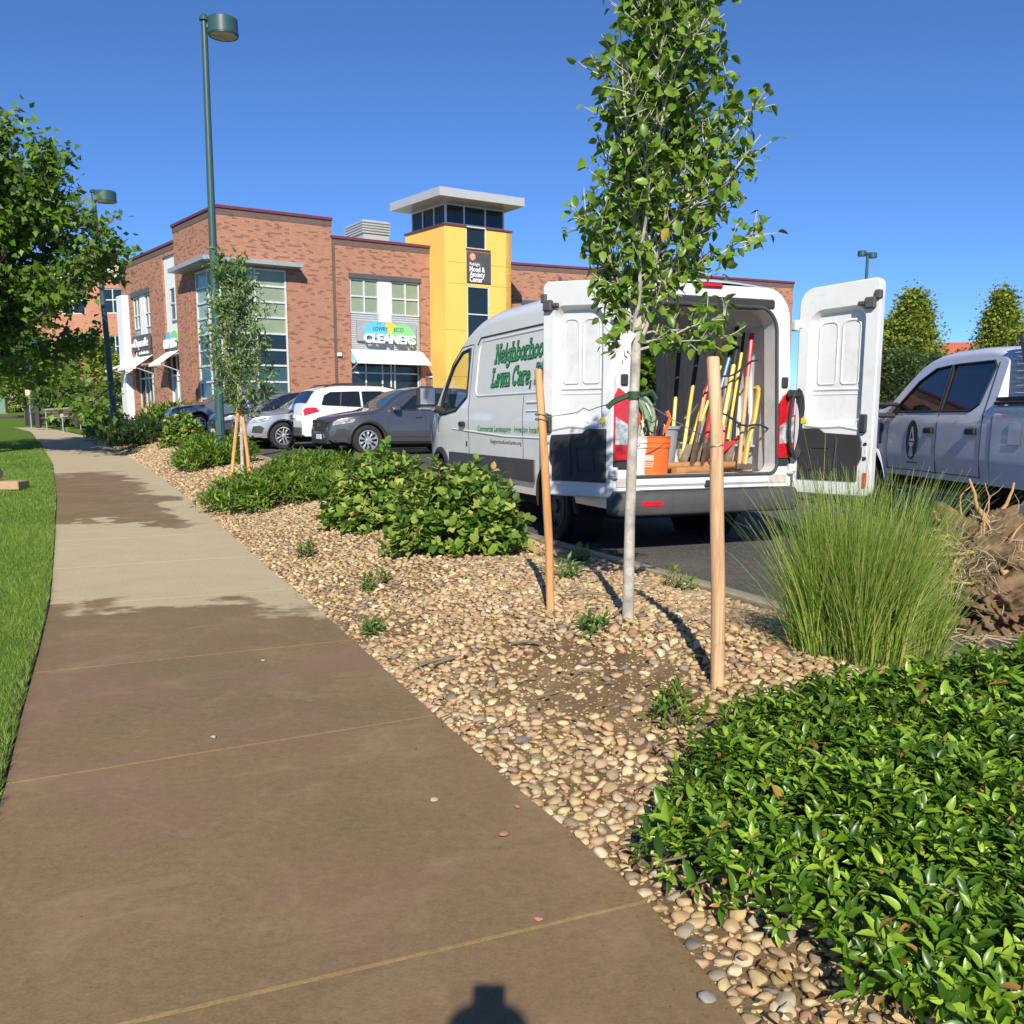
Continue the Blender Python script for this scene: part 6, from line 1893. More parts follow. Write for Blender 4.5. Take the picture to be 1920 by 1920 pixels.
# the glossy low shrub that fills the near corner, spreading plants grown together
shrub('evergreen_shrub', 'glossy low shrub filling the near right corner beside the walk', (1.13, 2.62, None), .75, .60, .25, 2300, 8, LF_HOLLY, .042, m_holly, 71, R(-15), .42, 'glossy low shrubs', 300, True, .12)
shrub('evergreen_shrub', 'glossy low shrub at the bottom right with tan leaf litter under it', (1.30, 1.96, None), .56, .36, .19, 1400, 8, LF_HOLLY, .044, m_holly, 72, R(-15), .42, 'glossy low shrubs', 250, True, .12)
shrub('evergreen_shrub', 'glossy low shrub behind, in front of the ornamental grass', (1.66, 2.98, None), .50, .40, .24, 1100, 8, LF_HOLLY, .046, m_holly, 73, R(-15), .42, 'glossy low shrubs', 120, True, .12)
shrub('rose_shrub', 'rounded broad leaved shrub with tall shoots, nearest in the gravel', (-.42, 7.75, None), .54, .50, .60, 560, 7, LF_ROUND, .072, m_rose, 74, 0, .4, 'rounded shrubs before the cars', 200, shoots=14)
shrub('rose_shrub', 'rounded broad leaved shrub behind, in front of the graphite car', (-1.33, 9.8, None), .62, .58, .64, 620, 7, LF_ROUND, .075, m_rose, 75, 0, .4, 'rounded shrubs before the cars', 100, shoots=16)
shrub('spreading_shrub', 'low feathery green shrub spreading over gravel near the walk', (-3.15, 12.7, None), 1.0, .85, .42, 1000, 7, LF_LANCE, .09, m_sumac, 76, R(25), .5, 'low feathery shrubs', 0, True)
shrub('spreading_shrub', 'low feathery shrub with a rusty patch in front of the white car', (-2.95, 14.6, None), .85, 1.1, .48, 900, 7, LF_LANCE, .09, m_sumac, 77, R(25), .5, 'low feathery shrubs', 0, True)
shrub('spreading_shrub', 'low feathery shrub at the foot of the tall lamp post', (-6.05, 19.2, None), .80, 1.3, .50, 900, 7, LF_LANCE, .11, m_sumac, 78, R(25), .5, 'low feathery shrubs', 0, True)
shrub('rose_shrub', 'small upright shrub left of the tall lamp post', (-8.65, 25.2, None), .50, .5, .72, 420, 6, LF_ROUND, .10, m_rose, 79, 0, .4, None)
shrub('dark_shrub', 'dark shaded shrub mound where the walk bends', (-10.9, 28.3, None), .8, .8, .62, 700, 6, LF_LANCE, .12, m_dark_l, 80, R(25), .5, 'dark mounds at the bend', 0, True)
shrub('dark_shrub', 'second dark mound behind at the bend of the walk', (-12.3, 30.6, None), .9, .9, .70, 700, 6, LF_LANCE, .12, m_dark_l, 81, R(25), .5, 'dark mounds at the bend', 0, True)
shrub('pale_shrub', 'pale yellow green shrub at the far end of the gravel bed', (-15.4, 36.2, None), .7, 1.0, .8, 500, 6, LF_LANCE, .16, m_yel_l, 82, 0, .5, None, 0, True)
for i, (x, y, lab) in enumerate(((-14.5, 41.2, 'wispy grass tuft before the glass shop doors'), (-15.6, 42.3, 'wispy grass tuft left of the shop doors'), (-13.6, 40.4, 'wispy grass tuft beside the far grey car'))):
    shrub('grass_tuft', lab, (x, y, float(zl(y))), .8, .8, .9, 300, 6, LF_LANCE, .3, m_yel_l if i % 2 else m_sumac, 84 + i, 0, .75, 'grass tufts at the shop front', 0, False, .05, 'grass tuft')

# small weeds in the gravel
for i, (x, y, lab) in enumerate(((-1.85, 8.5, 'small weed in the gravel below the rounded shrub'), (-1.0, 6.75, 'small pale weed in open gravel near the walk'), (.33, 6.0, 'small weed at the foot of the left stake'), (.55, 7.4, 'small weed by the kerb between stake and van'), (.40, 4.5, 'tiny bright weed in the gravel before the young tree'), (1.1, 6.2, 'small weed along the kerb right of the young tree'), (-.85, 5.6, 'tiny weed at the edge of the walk'), (.62, 3.45, 'small leafy seedling beside the near glossy shrub'))):
    shrub('weed', lab, (x, y, None), .10 if i not in (4, 6) else .05, .10 if i not in (4, 6) else .05, .12 if i not in (4, 6) else .06, 26, 5, LF_LANCE, .055, m_sumac if i % 2 else m_young, 90 + i, 0, .5, 'weeds in the gravel', 0, False, .05, 'weed')

# ------------------------------------------------------------------ grass: lawn blades and the fountain grass clumps
def blades(P, h, w, lean, rs, seg=2, bend=.5):
    n = len(P); a = rs.uniform(0, 2 * np.pi, n)
    sd = np.stack([np.cos(a), np.sin(a), np.zeros(n)], 1)
    V = np.zeros((n, (seg + 1) * 2, 3), np.float32)
    for k in range(seg + 1):
        t = k / seg
        c = P + lean * (h * (t * (1 - bend) + bend * t * t))[:, None] * 1.0
        c = c + np.stack([np.zeros(n), np.zeros(n), h * t * (1 - .25 * np.minimum(np.linalg.norm(lean, axis=1), 1.5) * t)], 1)
        wd = (w * (1 - t * .85) / 2)[:, None]
        V[:, 2 * k] = c - sd * wd; V[:, 2 * k + 1] = c + sd * wd
    F = np.array([(2 * k, 2 * k + 1, 2 * k + 3, 2 * k + 2) for k in range(seg)], np.int32)
    F = F[None] + (np.arange(n) * (seg + 1) * 2)[:, None, None]
    return V.reshape(-1, 3), F.reshape(-1, 4)
rs = np.random.RandomState(3)
Pl = []
for (y0, y1, wdt, dens) in ((1.6, 6, 2.2, 9000), (6, 11, 3.2, 5200), (11, 20, 5.5, 1500), (20, 34, 8, 420)):
    n = int((y1 - y0) * wdt * dens); y = rs.uniform(y0, y1, n); x = Lx(y) - .015 - rs.uniform(0, 1, n) ** 1.15 * wdt
    keep = (960 + 1775 * x / np.maximum(y, .5)) > -160
    Pl.append(np.stack([x, y, zw(y) + .0], 1)[keep])
Pl = np.concatenate(Pl); n = len(Pl)
far_k = np.clip(Pl[:, 1] / 10, .8, 2.6)
edge = np.clip((Lx(Pl[:, 1]) - Pl[:, 0]) / .08, 0, 1)
patchy = .75 + .25 * np.sin(Pl[:, 0] * 1.7 + 1) * np.sin(Pl[:, 1] * 1.1)
hh = rs.uniform(.035, .075, n) * (.8 + .2 * far_k) * patchy
V, F = blades(Pl, hh, .0045 * far_k * rs.uniform(.7, 1.3, n), rs.normal(0, .45, (n, 3)) * np.array([1, 1, 0]), rs, 2)
go = np_mesh('lawn_grass', V, F, m_grass_l, None, 180)
tag(go, 'short mown green grass along the left edge of the walk', 'grass', None, 'stuff')

def fountain(name, label, x, y, h, r0, n, spread, seed, group):
    rs = np.random.RandomState(seed); z = float(bedz(x, y))
    root = thing(name, label, 'ornamental grass', (x, y, z), 0, group)
    nt = 34                                     # the clump is many small tufts, each with its own lean
    ta = rs.uniform(0, 2 * np.pi, nt); tr = r0 * np.sqrt(rs.uniform(0, 1, nt)); tH = rs.uniform(.72, 1.05, nt); tl = rs.uniform(.6, 1.3, nt)
    k = rs.randint(0, nt, n); a0 = rs.uniform(0, 2 * np.pi, n); q = rs.uniform(0, 1, n) * .055
    P = np.stack([tr[k] * np.cos(ta[k]) + q * np.cos(a0), tr[k] * np.sin(ta[k]) + q * np.sin(a0), np.zeros(n)], 1)
    r = np.linalg.norm(P[:, :2], axis=1); a = np.arctan2(P[:, 1], P[:, 0])
    a2 = np.where(rs.uniform(0, 1, n) < .4, a0, a) + rs.normal(0, .45, n); ln = (.10 + spread * (r / r0) ** 1.2) * tl[k] * rs.uniform(.3, 1.3, n)
    lean = np.stack([np.cos(a2) * ln, np.sin(a2) * ln, np.zeros(n)], 1)
    H = h * tH[k] * rs.uniform(.4, 1.0, n) ** .7
    H[: n // 40] *= rs.uniform(1.05, 1.3, n // 40)
    kk = rs.choice(n, n // 9, False); lean[kk] *= rs.uniform(1.5, 3.2, (len(kk), 1)); H[kk] *= rs.uniform(.5, .85, len(kk))
    V, F = blades(P, H, rs.uniform(.0028, .0072, n), lean, rs, 5, .55)
    o = np_mesh('blades', V, F, m_orn, root, 180); o['kind'] = 'stuff'
    # dead straw round the foot
    m = n // 14; a = rs.uniform(0, 2 * np.pi, m); r = r0 * rs.uniform(.7, 1.3, m)
    P = np.stack([r * np.cos(a), r * np.sin(a), np.zeros(m) + .01], 1)
    lean = np.stack([np.cos(a), np.sin(a), np.zeros(m)], 1) * rs.uniform(.8, 2.0, m)[:, None]
    V, F = blades(P, rs.uniform(.06, .2, m), rs.uniform(.003, .005, m), lean, rs, 4, .4)
    o = np_mesh('dry_straw', V, F, m_yel_l, root, 180); o['kind'] = 'stuff'
fountain('fountain_grass', 'tall fountain of green ornamental grass behind the right stake', 1.46, 3.98, .90, .22, 3900, .38, 101, 'ornamental grasses')
fountain('fountain_grass', 'shorter ornamental grass clump before the dug up roots', 1.76, 4.20, .62, .17, 2000, .28, 102, 'ornamental grasses')
# ------------------------------------------------------------------ river stones
def mk_stone():
    t = NT('river_stone'); g = t.n('ShaderNodeNewGeometry'); oi = t.n('ShaderNodeObjectInfo')
    rnd = t.math('FRACT', t.math('ADD', g.outputs['Random Per Island'], t.math('MULTIPLY', oi.outputs['Random'], 7.3)))
    colr = t.ramp(rnd, [(0, lin('#a08a64')), (.18, lin('#c4ab7e')), (.36, lin('#d6c094')), (.52, lin('#b39a76')), (.64, lin('#c49c78')), (.74, lin('#978e80')), (.82, lin('#dccdae')), (.9, lin('#a87c66')), (.96, lin('#76736c')), (1, lin('#c8b088'))])
    v = t.obj()
    colr = t.mix(.35, colr, t.mix(1.0, colr, t.ramp(t.noise(30, 5, .65, v), [(.3, (.6, .58, .55)), (.7, (1.25, 1.2, 1.1))]), 'MULTIPLY'))
    dirt = t.ramp(t.noise(9, 5, .7, t.pos()), [(.46, (0, 0, 0)), (.70, (.8, .8, .8))])
    colr = t.mix(dirt, colr, c4(lin('#8e7856')))
    b = t.bsdf(Base_Color=colr, Roughness=.78); b.inputs['Specular IOR Level'].default_value = .3
    t.l(t.bump(t.noise(120, 4, .6, v), .25, .004), b.inputs['Normal'])
    return t.done(b)
m_stone = mk_stone()
def stone_mesh(seed, sub):
    rs = np.random.RandomState(seed)
    bm = bmesh.new(); bmesh.ops.create_icosphere(bm, subdivisions=sub, radius=1.0)
    V = np.array([v.co[:] for v in bm.verts]); F = np.array([[v.index for v in f.verts] for f in bm.faces]); bm.free()
    k1, k2, k3 = rs.normal(0, 1, (3, 3))
    n = .16 * np.sin(V @ k1 * 1.8 + rs.uniform(0, 6)) + .10 * np.sin(V @ k2 * 2.9 + rs.uniform(0, 6)) + .06 * np.sin(V @ k3 * 4.5)
    V = V * (1 + n)[:, None]
    for _ in range(11):       # a few flattened facets
        nn = unit(rs.normal(0, 1, (1, 3)))[0]; d = V @ nn; lim = rs.uniform(.55, .82)
        V = V - nn[None] * np.maximum(d - lim, 0)[:, None] * .92
    return V * np.array([1.0, rs.uniform(.6, .95), rs.uniform(.30, .52)]), F
ST_HI = [stone_mesh(200 + k, 2) for k in range(7)]
ST_LO = [stone_mesh(300 + k, 1) for k in range(6)]
def place_stones(P, size, rs, meshes):
    VV = []; FF = []; off = 0
    n = len(P); kind = rs.randint(0, len(meshes), n); a = rs.uniform(0, 2 * np.pi, n); tx_, ty_ = rs.normal(0, .28, (2, n))
    for k, (TV, TF) in enumerate(meshes):
        s = np.where(kind == k)[0]
        if not len(s): continue
        ca, sa = np.cos(a[s]), np.sin(a[s])
        X = np.stack([ca, sa, tx_[s]], 1); Y = np.stack([-sa, ca, ty_[s]], 1); X = unit(X); Z = unit(np.cross(X, Y)); Y = np.cross(Z, X)
        Rm = np.stack([X, Y, Z], 2)
        V = np.einsum('nij,kj->nki', Rm, TV) * size[s][:, None, None] + P[s][:, None]
        VV.append(V.reshape(-1, 3)); FF.append((TF[None] + (np.arange(len(s)) * len(TV))[:, None, None] + off).reshape(-1, 3)); off += len(s) * len(TV)
    return np.concatenate(VV), np.concatenate(FF)
def dart(xlo, xhi, y0, y1, rmin, rmax, tries, rs, cell=.10):
    """loose packing: throw stones, keep those that do not sit on another"""
    grid = {}; out = []
    ys = rs.uniform(y0, y1, tries); us = rs.uniform(0, 1, tries); ss = rs.uniform(0, 1, tries) ** 1.7 * (rmax - rmin) + rmin
    ss = np.sort(ss)[::-1]
    for y, u, s in zip(ys, us, ss):
        a, b_ = xlo(y), xhi(y); x = a + (b_ - a) * u
        ci, cj = int(math.floor(x / cell)), int(math.floor(y / cell)); ok = True
        for i in (-1, 0, 1):
            for j in (-1, 0, 1):
                for (qx, qy, qs) in grid.get((ci + i, cj + j), ()):
                    if (qx - x) ** 2 + (qy - y) ** 2 < (.68 * (qs + s)) ** 2: ok = False; break
                if not ok: break
            if not ok: break
        if ok:
            grid.setdefault((ci, cj), []).append((x, y, s)); out.append((x, y, s))
    return np.array(out)
rs = np.random.RandomState(8)
near = dart(lambda y: float(Rx(y)) + .012, lambda y: min(float(Cx(y)) - .03, float(Rx(y)) + 2.5), 1.6, 6.2, .009, .034, 70000, rs, .064)
# bare trodden soil patches
def bare(x, y): return (np.sin(x * 2.3 + 1.1) * np.sin(y * 1.9 + .4) + .6 * np.sin(x * 4.7 + y * 3.1) + .3 * np.sin(x * 13 + y * 2) * np.sin(y * 11) > .80)
keep = ~bare(near[:, 0], near[:, 1]) | (rs.uniform(0, 1, len(near)) < .5)
near = near[keep]
P = np.stack([near[:, 0], near[:, 1], bedz(near[:, 0], near[:, 1]) + near[:, 2] * .12], 1); S_ = near[:, 2]
# the stones that show largest are single pieces
x, y, w = project(P); vis = (x > 0) & (x < 1920) & (y < 1925)
hid = ((near[:, 0] - 1.18) / .74) ** 2 + ((near[:, 1] - 2.75) / .80) ** 2 < 1.0
sc_ = S_ / w; sc_[~vis | hid] = 0
single = np.zeros(len(P), bool); single[np.argsort(-sc_)[:298]] = True
V, F = place_stones(P[~single], S_[~single], rs, ST_HI)
o = np_mesh('stones', V, F, m_stone, bed, 60); o['kind'] = 'stuff'
sm_ = [np_mesh('stone', v * 1.0, f, m_stone, None, 60, link=False) for v, f in ST_HI]
for i in np.where(single)[0]:
    q = link_mesh('stone', sm_[rs.randint(0, 7)], bed)
    q.location = P[i]; q.scale = (S_[i],) * 3; q.rotation_euler = (rs.normal(0, .25), rs.normal(0, .25), rs.uniform(0, 6.28))
mid = dart(lambda y: float(Rx(y)) + .01, lambda y: float(Cx(y)) - .03, 6.2, 13, .012, .036, 52000, rs)
P = np.stack([mid[:, 0], mid[:, 1], bedz(mid[:, 0], mid[:, 1]) + mid[:, 2] * .15], 1)
V, F = place_stones(P, mid[:, 2], rs, ST_LO)
o = np_mesh('stones', V, F, m_stone, bed, 60); o['kind'] = 'stuff'
farst = dart(lambda y: float(Rx(y)) + .01, lambda y: float(Cx(y)) - .03, 13, 36, .028, .055, 28000, rs, .13)
P = np.stack([farst[:, 0], farst[:, 1], bedz(farst[:, 0], farst[:, 1]) + farst[:, 2] * .15], 1)
V, F = place_stones(P, farst[:, 2], rs, ST_LO[:3])
o = np_mesh('stones', V, F, m_stone, bed_far, 60); o['kind'] = 'stuff'
# fine grit and chips between the stones
n = 20000; y = rs.uniform(1.6, 7, n); u = rs.uniform(0, 1, n); x = Rx(y) + .005 + u * (np.minimum(Cx(y), Rx(y) + 2.6) - Rx(y) - .03)
P = np.stack([x, y, bedz(x, y) + .002], 1)
V, F = place_stones(P, rs.uniform(.003, .011, n), rs, [(ST_LO[0][0][:12], np.array([(0, 1, 2)]))] and [stone_mesh(400, 1)])
o = np_mesh('grit', V, F, m_stone, bed, None); o['kind'] = 'stuff'

# loose stones lying on the walk
for (x, y, s, lab, mk) in ((.43, 3.66, .0, '', 0),):
    pass
m_pinkst = M_simple('pink_stone', (.36, .17, .13), .8, bump=.3)
m_palest = M_simple('pale_stone', (.48, .40, .28), .8, bump=.3)
m_greyst = M_simple('grey_stone', (.30, .29, .26), .8, bump=.3)
for (px, py, X, Y, s, mm, lab) in ((0, 0, -.028, 2.82, .023, m_pinkst, 'pink stone lying alone on the wet walk'), (0, 0, .018, 3.04, .018, m_pinkst, 'smaller pink stone on the walk near the gravel edge'), (0, 0, -.27, 3.09, .017, m_palest, 'flat pale pebble on the wet walk'),
        (0, 0, -1.23, 3.75, .014, m_palest, 'small tan pebble on the second wet slab'), (0, 0, .07, 2.31, .015, m_pinkst, 'reddish pebble lying in the slab joint'), (0, 0, .437, 1.96, .024, m_greyst, 'grey stone at the lower edge of the walk'), (0, 0, -.13, 3.57, .024, m_palest, 'tan oval stone lying at the gravel edge of the walk'), (0, 0, -1.35, 5.0, .012, m_palest, 'pebble on the wet walk near the dry patch')):
    st = link_mesh('pebble', np_mesh('pebble', ST_HI[rs.randint(0, 7)][0], ST_HI[0][1], mm, None, 60, link=False))
    st.location = (X, Y, float(zw(Y)) + s * .40); st.scale = (s * 1.15, s, s * .9); st.rotation_euler = (0, 0, rs.uniform(0, 6.28))
    tag(st, lab, 'stone', 'loose stones on the walk')
# twigs, bark and dry leaves in the bed
tw = MB()
for k in range(260):
    y = rs.uniform(1.7, 7.0); x = float(Rx(y)) + rs.uniform(.02, 2.1); z = float(bedz(x, y)) + rs.uniform(.015, .04); a = rs.uniform(0, 6.28); l = rs.uniform(.03, .14)
    tw.tube([(x, y, z), (x + l * .5 * math.cos(a), y + l * .5 * math.sin(a), z + .008), (x + l * math.cos(a + .3), y + l * math.sin(a + .3), z)], [.0035, .003, .0015], 4)
for (x, y, l, a) in ((-.48, 4.75, .28, .25), (-.40, 4.68, .25, .55), (.0, 4.6, .21, -.5), (.28, 5.2, .3, -.15), (.5, 4.6, .17, .9)):
    z = float(bedz(x, y)) + .04
    tw.tube([(x, y, z), (x + l * .5 * math.cos(a), y + l * .5 * math.sin(a), z + .02), (x + l * math.cos(a), y + l * math.sin(a), z)], [.007, .008, .004], 6)
o = tw.build('twig_litter', m_twig, bed); o['kind'] = 'stuff'
m_dryleaf = M_leaf('dry_leaf', [lin('#8a6638'), lin('#b8935c'), lin('#d2b488'), lin('#8d5a32')], .7, .2)
n = 420; y = rs.uniform(1.7, 7.0, n); x = Rx(y) + rs.uniform(.05, 2.2, n)
n2 = 90; y2 = rs.uniform(1.75, 2.1, n2); x2 = rs.uniform(.55, 1.0, n2); y = np.concatenate([y, y2]); x = np.concatenate([x, x2]); n += n2
P = np.stack([x, y, bedz(x, y) + rs.uniform(.02, .05, n)], 1); D = rs.normal(0, 1, (n, 3)) * np.array([1, 1, .25]); up = rs.normal(0, .35, (n, 3)) + np.array([0, 0, 1])
V, F = scatter(LF_OVATE, P, D, up, rs.uniform(.014, .038, n))
o = np_mesh('leaf_litter', V, F, m_dryleaf, bed, 180); o['kind'] = 'stuff'
# crumbs of soil and leaf on the walk
n = 260; y = rs.uniform(1.8, 7.5, n); u = rs.uniform(0, 1, n); u = np.where(rs.uniform(0, 1, n) < .6, 1 - np.abs(rs.normal(0, .06, n)), u); x = Lx(y) + (Rx(y) - Lx(y)) * np.clip(u, .03, .995)
P = np.stack([x, y, zw(y) + .002], 1); V, F = place_stones(P, rs.uniform(.002, .007, n), rs, [stone_mesh(410, 1)])
o = np_mesh('walk_crumbs', V, F, m_dirt, None, None); tag(o, 'crumbs of soil scattered on the walk', 'debris', None, 'stuff')
# dark soil lip between lawn and walk
ys = np.linspace(1.2, 30, 110); b = MB(); lps = []
for y in ys:
    x = float(Lx(y)); z = float(zw(y)); j = random.uniform(-.012, .012)
    lps.append([(x - .10, y, z + .005), (x - .045 + j, y, z + .014), (x - .012 + j, y, z + .002), (x + .01 + j, y, z - .03)])
b.loops(lps, closed=False); o = b.build('lawn_edge_soil', M_simple('edge_soil', (.035, .026, .018), .95, bump=.6), None, None); o['kind'] = 'structure'

# ------------------------------------------------------------------ stakes and guy wires
m_stake = M_wood('lodgepole', (.58, .27, .10), (.70, .38, .17))
m_stake2 = M_wood('peeled_pole', (.52, .31, .16), (.68, .44, .26))
m_wire = M_simple('wire', (.35, .34, .32), .4, .6)
m_strap = M_simple('green_strap', (.02, .06, .03), .7)
m_tape = M_simple('pale_ribbon', (.55, .55, .68), .6)
zsl, zsr = float(bedz(.21, 5.06)), float(bedz(.82, 3.66))
s1 = thing('tree_stake', 'orange wooden stake left of the young tree, with wire wound round it', 'stake', (.21, 5.06, zsl), 0, 'stakes of the young tree')
MB().tube([(0, 0, -.2), (0, 0, .0), (-.012, 0, .38), (-.038, .0, .84), (-.072, 0, 1.28), (-.072, 0, 1.29)], [.028, .030, .029, .028, .027, .025], 10, sq=.8).build('stake', m_stake, s1, 40)
b = MB()
for z in (1.03, 1.055): b.tube([(-.053 + .034 * math.cos(R(a)), .030 * math.sin(R(a)), z + .004 * math.sin(R(2 * a))) for a in range(0, 361, 20)], .0035, 5)
b.build('wire_wrap', m_wire, s1)
s2 = thing('tree_stake', 'thicker peeled wooden stake right of the young tree, nearest the viewer', 'stake', (.82, 3.66, zsr), 0, 'stakes of the young tree')
MB().tube([(0, 0, -.2), (0, 0, .0), (-.01, 0, .38), (-.028, 0, .75), (-.038, 0, 1.02), (-.06, 0, 1.275), (-.06, 0, 1.283)], [.026, .027, .028, .027, .025, .025, .022], 14).build('stake', m_stake2, s2, 40)
b = MB(); z = .95
b.tube([(-.037 + .0275 * math.cos(R(a)), .0275 * math.sin(R(a)), z + .003 * math.cos(R(a))) for a in range(0, 361, 20)], .0028, 5).build('wire_wrap', m_wire, s2)
gw = thing('guy_wire', 'thin wire running from the left stake to the young tree', 'wire', (.165, 5.06, zsl + 1.04))
e = Vector((tx + .01, ty, tz + 1.10)) - gw.location
MB().tube([e * t + Vector((0, 0, -.018 * math.sin(math.pi * t) + (.015 * math.sin(t * 30) if .45 < t < .6 else 0))) for t in np.linspace(0, 1, 16)], .0028, 5).build('wire', m_wire, gw)
g2 = thing('guy_wire', 'thin wire running from the young tree to the right stake', 'wire', (tx + .02, ty, tz + 1.10))
e = Vector((.785, 3.66, zsr + .96)) - g2.location
MB().tube([e * t + Vector((0, 0, -.012 * math.sin(math.pi * t))) for t in np.linspace(0, 1, 10)], .0025, 5).build('wire', m_wire, g2)
sp = thing('tree_strap', 'dark green webbing strap tied round the young trunk', 'strap', (tx + .01, ty, tz + 1.10))
MB().loops([[(.034 * math.cos(R(a)) + .0, .034 * math.sin(R(a)), z) for a in range(0, 360, 24)] for z in (-.018, .018)]).tube([(-.03, -.02, 0), (-.10, -.02, -.03), (-.13, -.01, -.06)], .014, 5).tube([(.03, -.03, 0), (.08, -.04, .015), (.10, -.04, -.02)], .013, 5).build('strap', m_strap, sp, 30)
rb = thing('ribbon_tag', 'pale lilac nursery ribbon tied to the trunk below the crown', 'ribbon', (tx + .0, ty - .03, tz + 1.36))
b = MB()
pts = [(-.01, 0, .03), (-.04, -.01, -.02), (-.06, .0, -.07), (-.09, -.01, -.12), (-.12, 0, -.20), (-.125, .0, -.23)]
b.loops([[(x - .012, y, z + .01) for x, y, z in pts], [(x + .018, y - .012, z - .008) for x, y, z in pts]], closed=False)
b.build('ribbon', m_tape, rb, 60)
# tripod of the little tree
for i, (ax, ay) in enumerate(((-.17, -.12), (.17, -.15), (.02, .2))):
    q = thing('tripod_stake', ('left leg of the wooden tripod by the lamp post', 'right leg of the wooden tripod by the lamp post', 'rear leg of the wooden tripod by the lamp post')[i], 'stake', (sxp + ax, syp + ay, szp - .02), 0, 'tripod stakes of the small tree')
    MB().tube([(0, 0, 0), (-ax * .85, -ay * .85, 1.22)], [.028, .026], 8).build('stake', m_stake, q)
rb2 = thing('ribbon_tag', 'white ribbon on the small tree above its tripod', 'ribbon', (sxp + .05, syp - .05, szp + 1.28))
MB().loops([[(0, 0, .1), (.05, -.01, .04), (.10, 0, -.06)], [(.05, 0, .12), (.10, -.02, .05), (.15, 0, -.04)]], closed=False).build('ribbon', m_tape, rb2, 60)

# ------------------------------------------------------------------ lamp posts
m_lamp = M_simple('green_lamp_paint', (.035, .085, .085), .4, var=.08)
m_lens = M_simple('lamp_lens', (.5, .48, .42), .3)
def lamp(label, loc, h, r0, r1, heads, hd=(.33, .34), group='green car park lamp posts', lean=0.0):
    o = thing('lamp_post', label, 'street lamp', loc, 0, group)
    MB().tube([(0, 0, -.3), (0, 0, .0), (lean * .5, 0, h * .5), (lean, 0, h), (lean, 0, h + .03)], [r0 * 1.02, r0, (r0 + r1) / 2, r1, r1 * .3], 18).build('pole', m_lamp, o, 40)
    MB().lathe([(r0 * 1.9, -.2), (r0 * 1.9, .02), (r0 * 1.3, .05), (r0 * 1.2, .10), (r0 * .9, .12)], 20).build('base_cover', m_lamp, o)
    MB().lathe([(r1, h), (r1 * 1.6, h + .01), (r1 * 1.7, h + .06), (r1 * .8, h + .12), (0, h + .13)], 14, 0, Matrix.Translation((lean, 0, 0))).build('cap', m_lamp, o)
    for (dx, dy, dz) in heads:
        R_, H_ = hd
        MB().box(lean + (r1 if dx > 0 else -r1), dx - math.copysign(R_ * .9, dx) + lean, dy * .5 - .05, dy * .5 + .05, h + dz + H_ * .45, h + dz + H_ * .72, c=.01).build('arm', m_lamp, o)
        M = Matrix.Translation((dx + lean, dy, h + dz))
        hdo = MB().lathe([(R_ * .90, 0.0), (R_, .0), (R_, H_ * .96), (R_ * .96, H_), (0, H_ * 1.02)], 28, 0, M).lathe([(R_ * 1.03, .02), (R_ * 1.03, .06), (R_, .06)], 28, 0, M).build('lamp_head', m_lamp, o, 30)
        MB().lathe([(R_ * .90, .004), (R_ * .8, .02), (0, .03)], 28, 0, M).build('lens', m_lens, hdo, 60)
    b = MB().box(-.06, .06, -r0 - .012, -r0 + .02, .55, .85, c=.01); b.build('hand_hole_cover', m_lamp, o)
    return o
ly = 19.0; lx = -5.80
lamp('tall green lamp post with one drum head standing in the shrubs', (lx, ly, float(bedz(lx, ly))), 8.62 - float(bedz(lx, ly)), .092, .055, [(.36, -.04, -.28)], (.27, .30), lean=.06)
ly2 = 34.5; lx2 = (224 - 960) / 1775 * ly2
lamp('green lamp post partly hidden by the leafy tree', (lx2, ly2, float(bedz(lx2, ly2))), 9.05 - float(bedz(lx2, ly2)), .12, .07, [(.42, 0, -.3)], (.36, .34), lean=-.25)
ly3 = 47.0; lx3 = (1602 - 960) / 1775 * ly3
lamp('distant double headed lamp post over the right van door', (lx3, ly3, float(zl(ly3))), 8.1, .09, .07, [(.24, 0, -.14), (-.24, .1, -.04)], (.20, .24))
ly4 = 62.0; lx4 = (76 - 960) / 1775 * ly4
lamp('slim grey lamp post by the litter bin at the left', (lx4, ly4, float(zfar(ly4)) + .0), 5.2, .10, .08, [(.35, 0, -.2)], (.3, .3), None)

# ------------------------------------------------------------------ things along the far path
lb_ = thing('litter_bin', 'dark litter bin beside the slim pole at the path end', 'bin', ((70 - 960) / 1775 * 60, 60, float(zfar(60))))
MB().lathe([(0, 0), (.34, 0), (.36, .1), (.36, .95), (.40, .96), (.40, 1.02), (.30, 1.06), (.28, 1.0), (0, 1.0)], 20).build('bin_shell', m_blackp, lb_)
sg_ = thing('path_sign', 'thin pole with a small plate beside the litter bin', 'sign', ((68.5 - 960) / 1775 * 58, 58, float(zfar(58))))
MB().tube([(0, 0, -.1), (0, 0, 2.3)], .035, 8).build('pole', m_steel, sg_)
MB().box(-.2, .2, -.05, -.03, 1.9, 2.3, c=.01).build('plate', m_cream, sg_)
bn = thing('bench', 'dark bench with solid end panels in the shade of the trees', 'bench', ((118 - 960) / 1775 * 52, 52, float(zw(52)) + .1), R(20))
for xx in (-.95, .95): MB().box(xx - .12, xx + .12, -.35, .35, 0, 1.1, c=.03).build('end_panel', m_blackp, bn)
for k in range(4): MB().box(-.84, .84, -.3 + k * .15, -.18 + k * .15, .50, .54).build('slat', m_bark_d, bn, None)
for k in range(3): MB().box(-.84, .84, .26, .31, .62 + k * .15, .73 + k * .15).build('slat', m_bark_d, bn, None)
mp = thing('marker_post', 'thin pale marker post in the grass right of the bench', 'post', ((127 - 960) / 1775 * 46, 46, float(zw(46)) + .05))
MB().tube([(0, 0, -.1), (0, 0, .75)], .03, 8).box(-.08, .08, -.03, .03, .7, .85, c=.01).build('post', m_steel, mp)
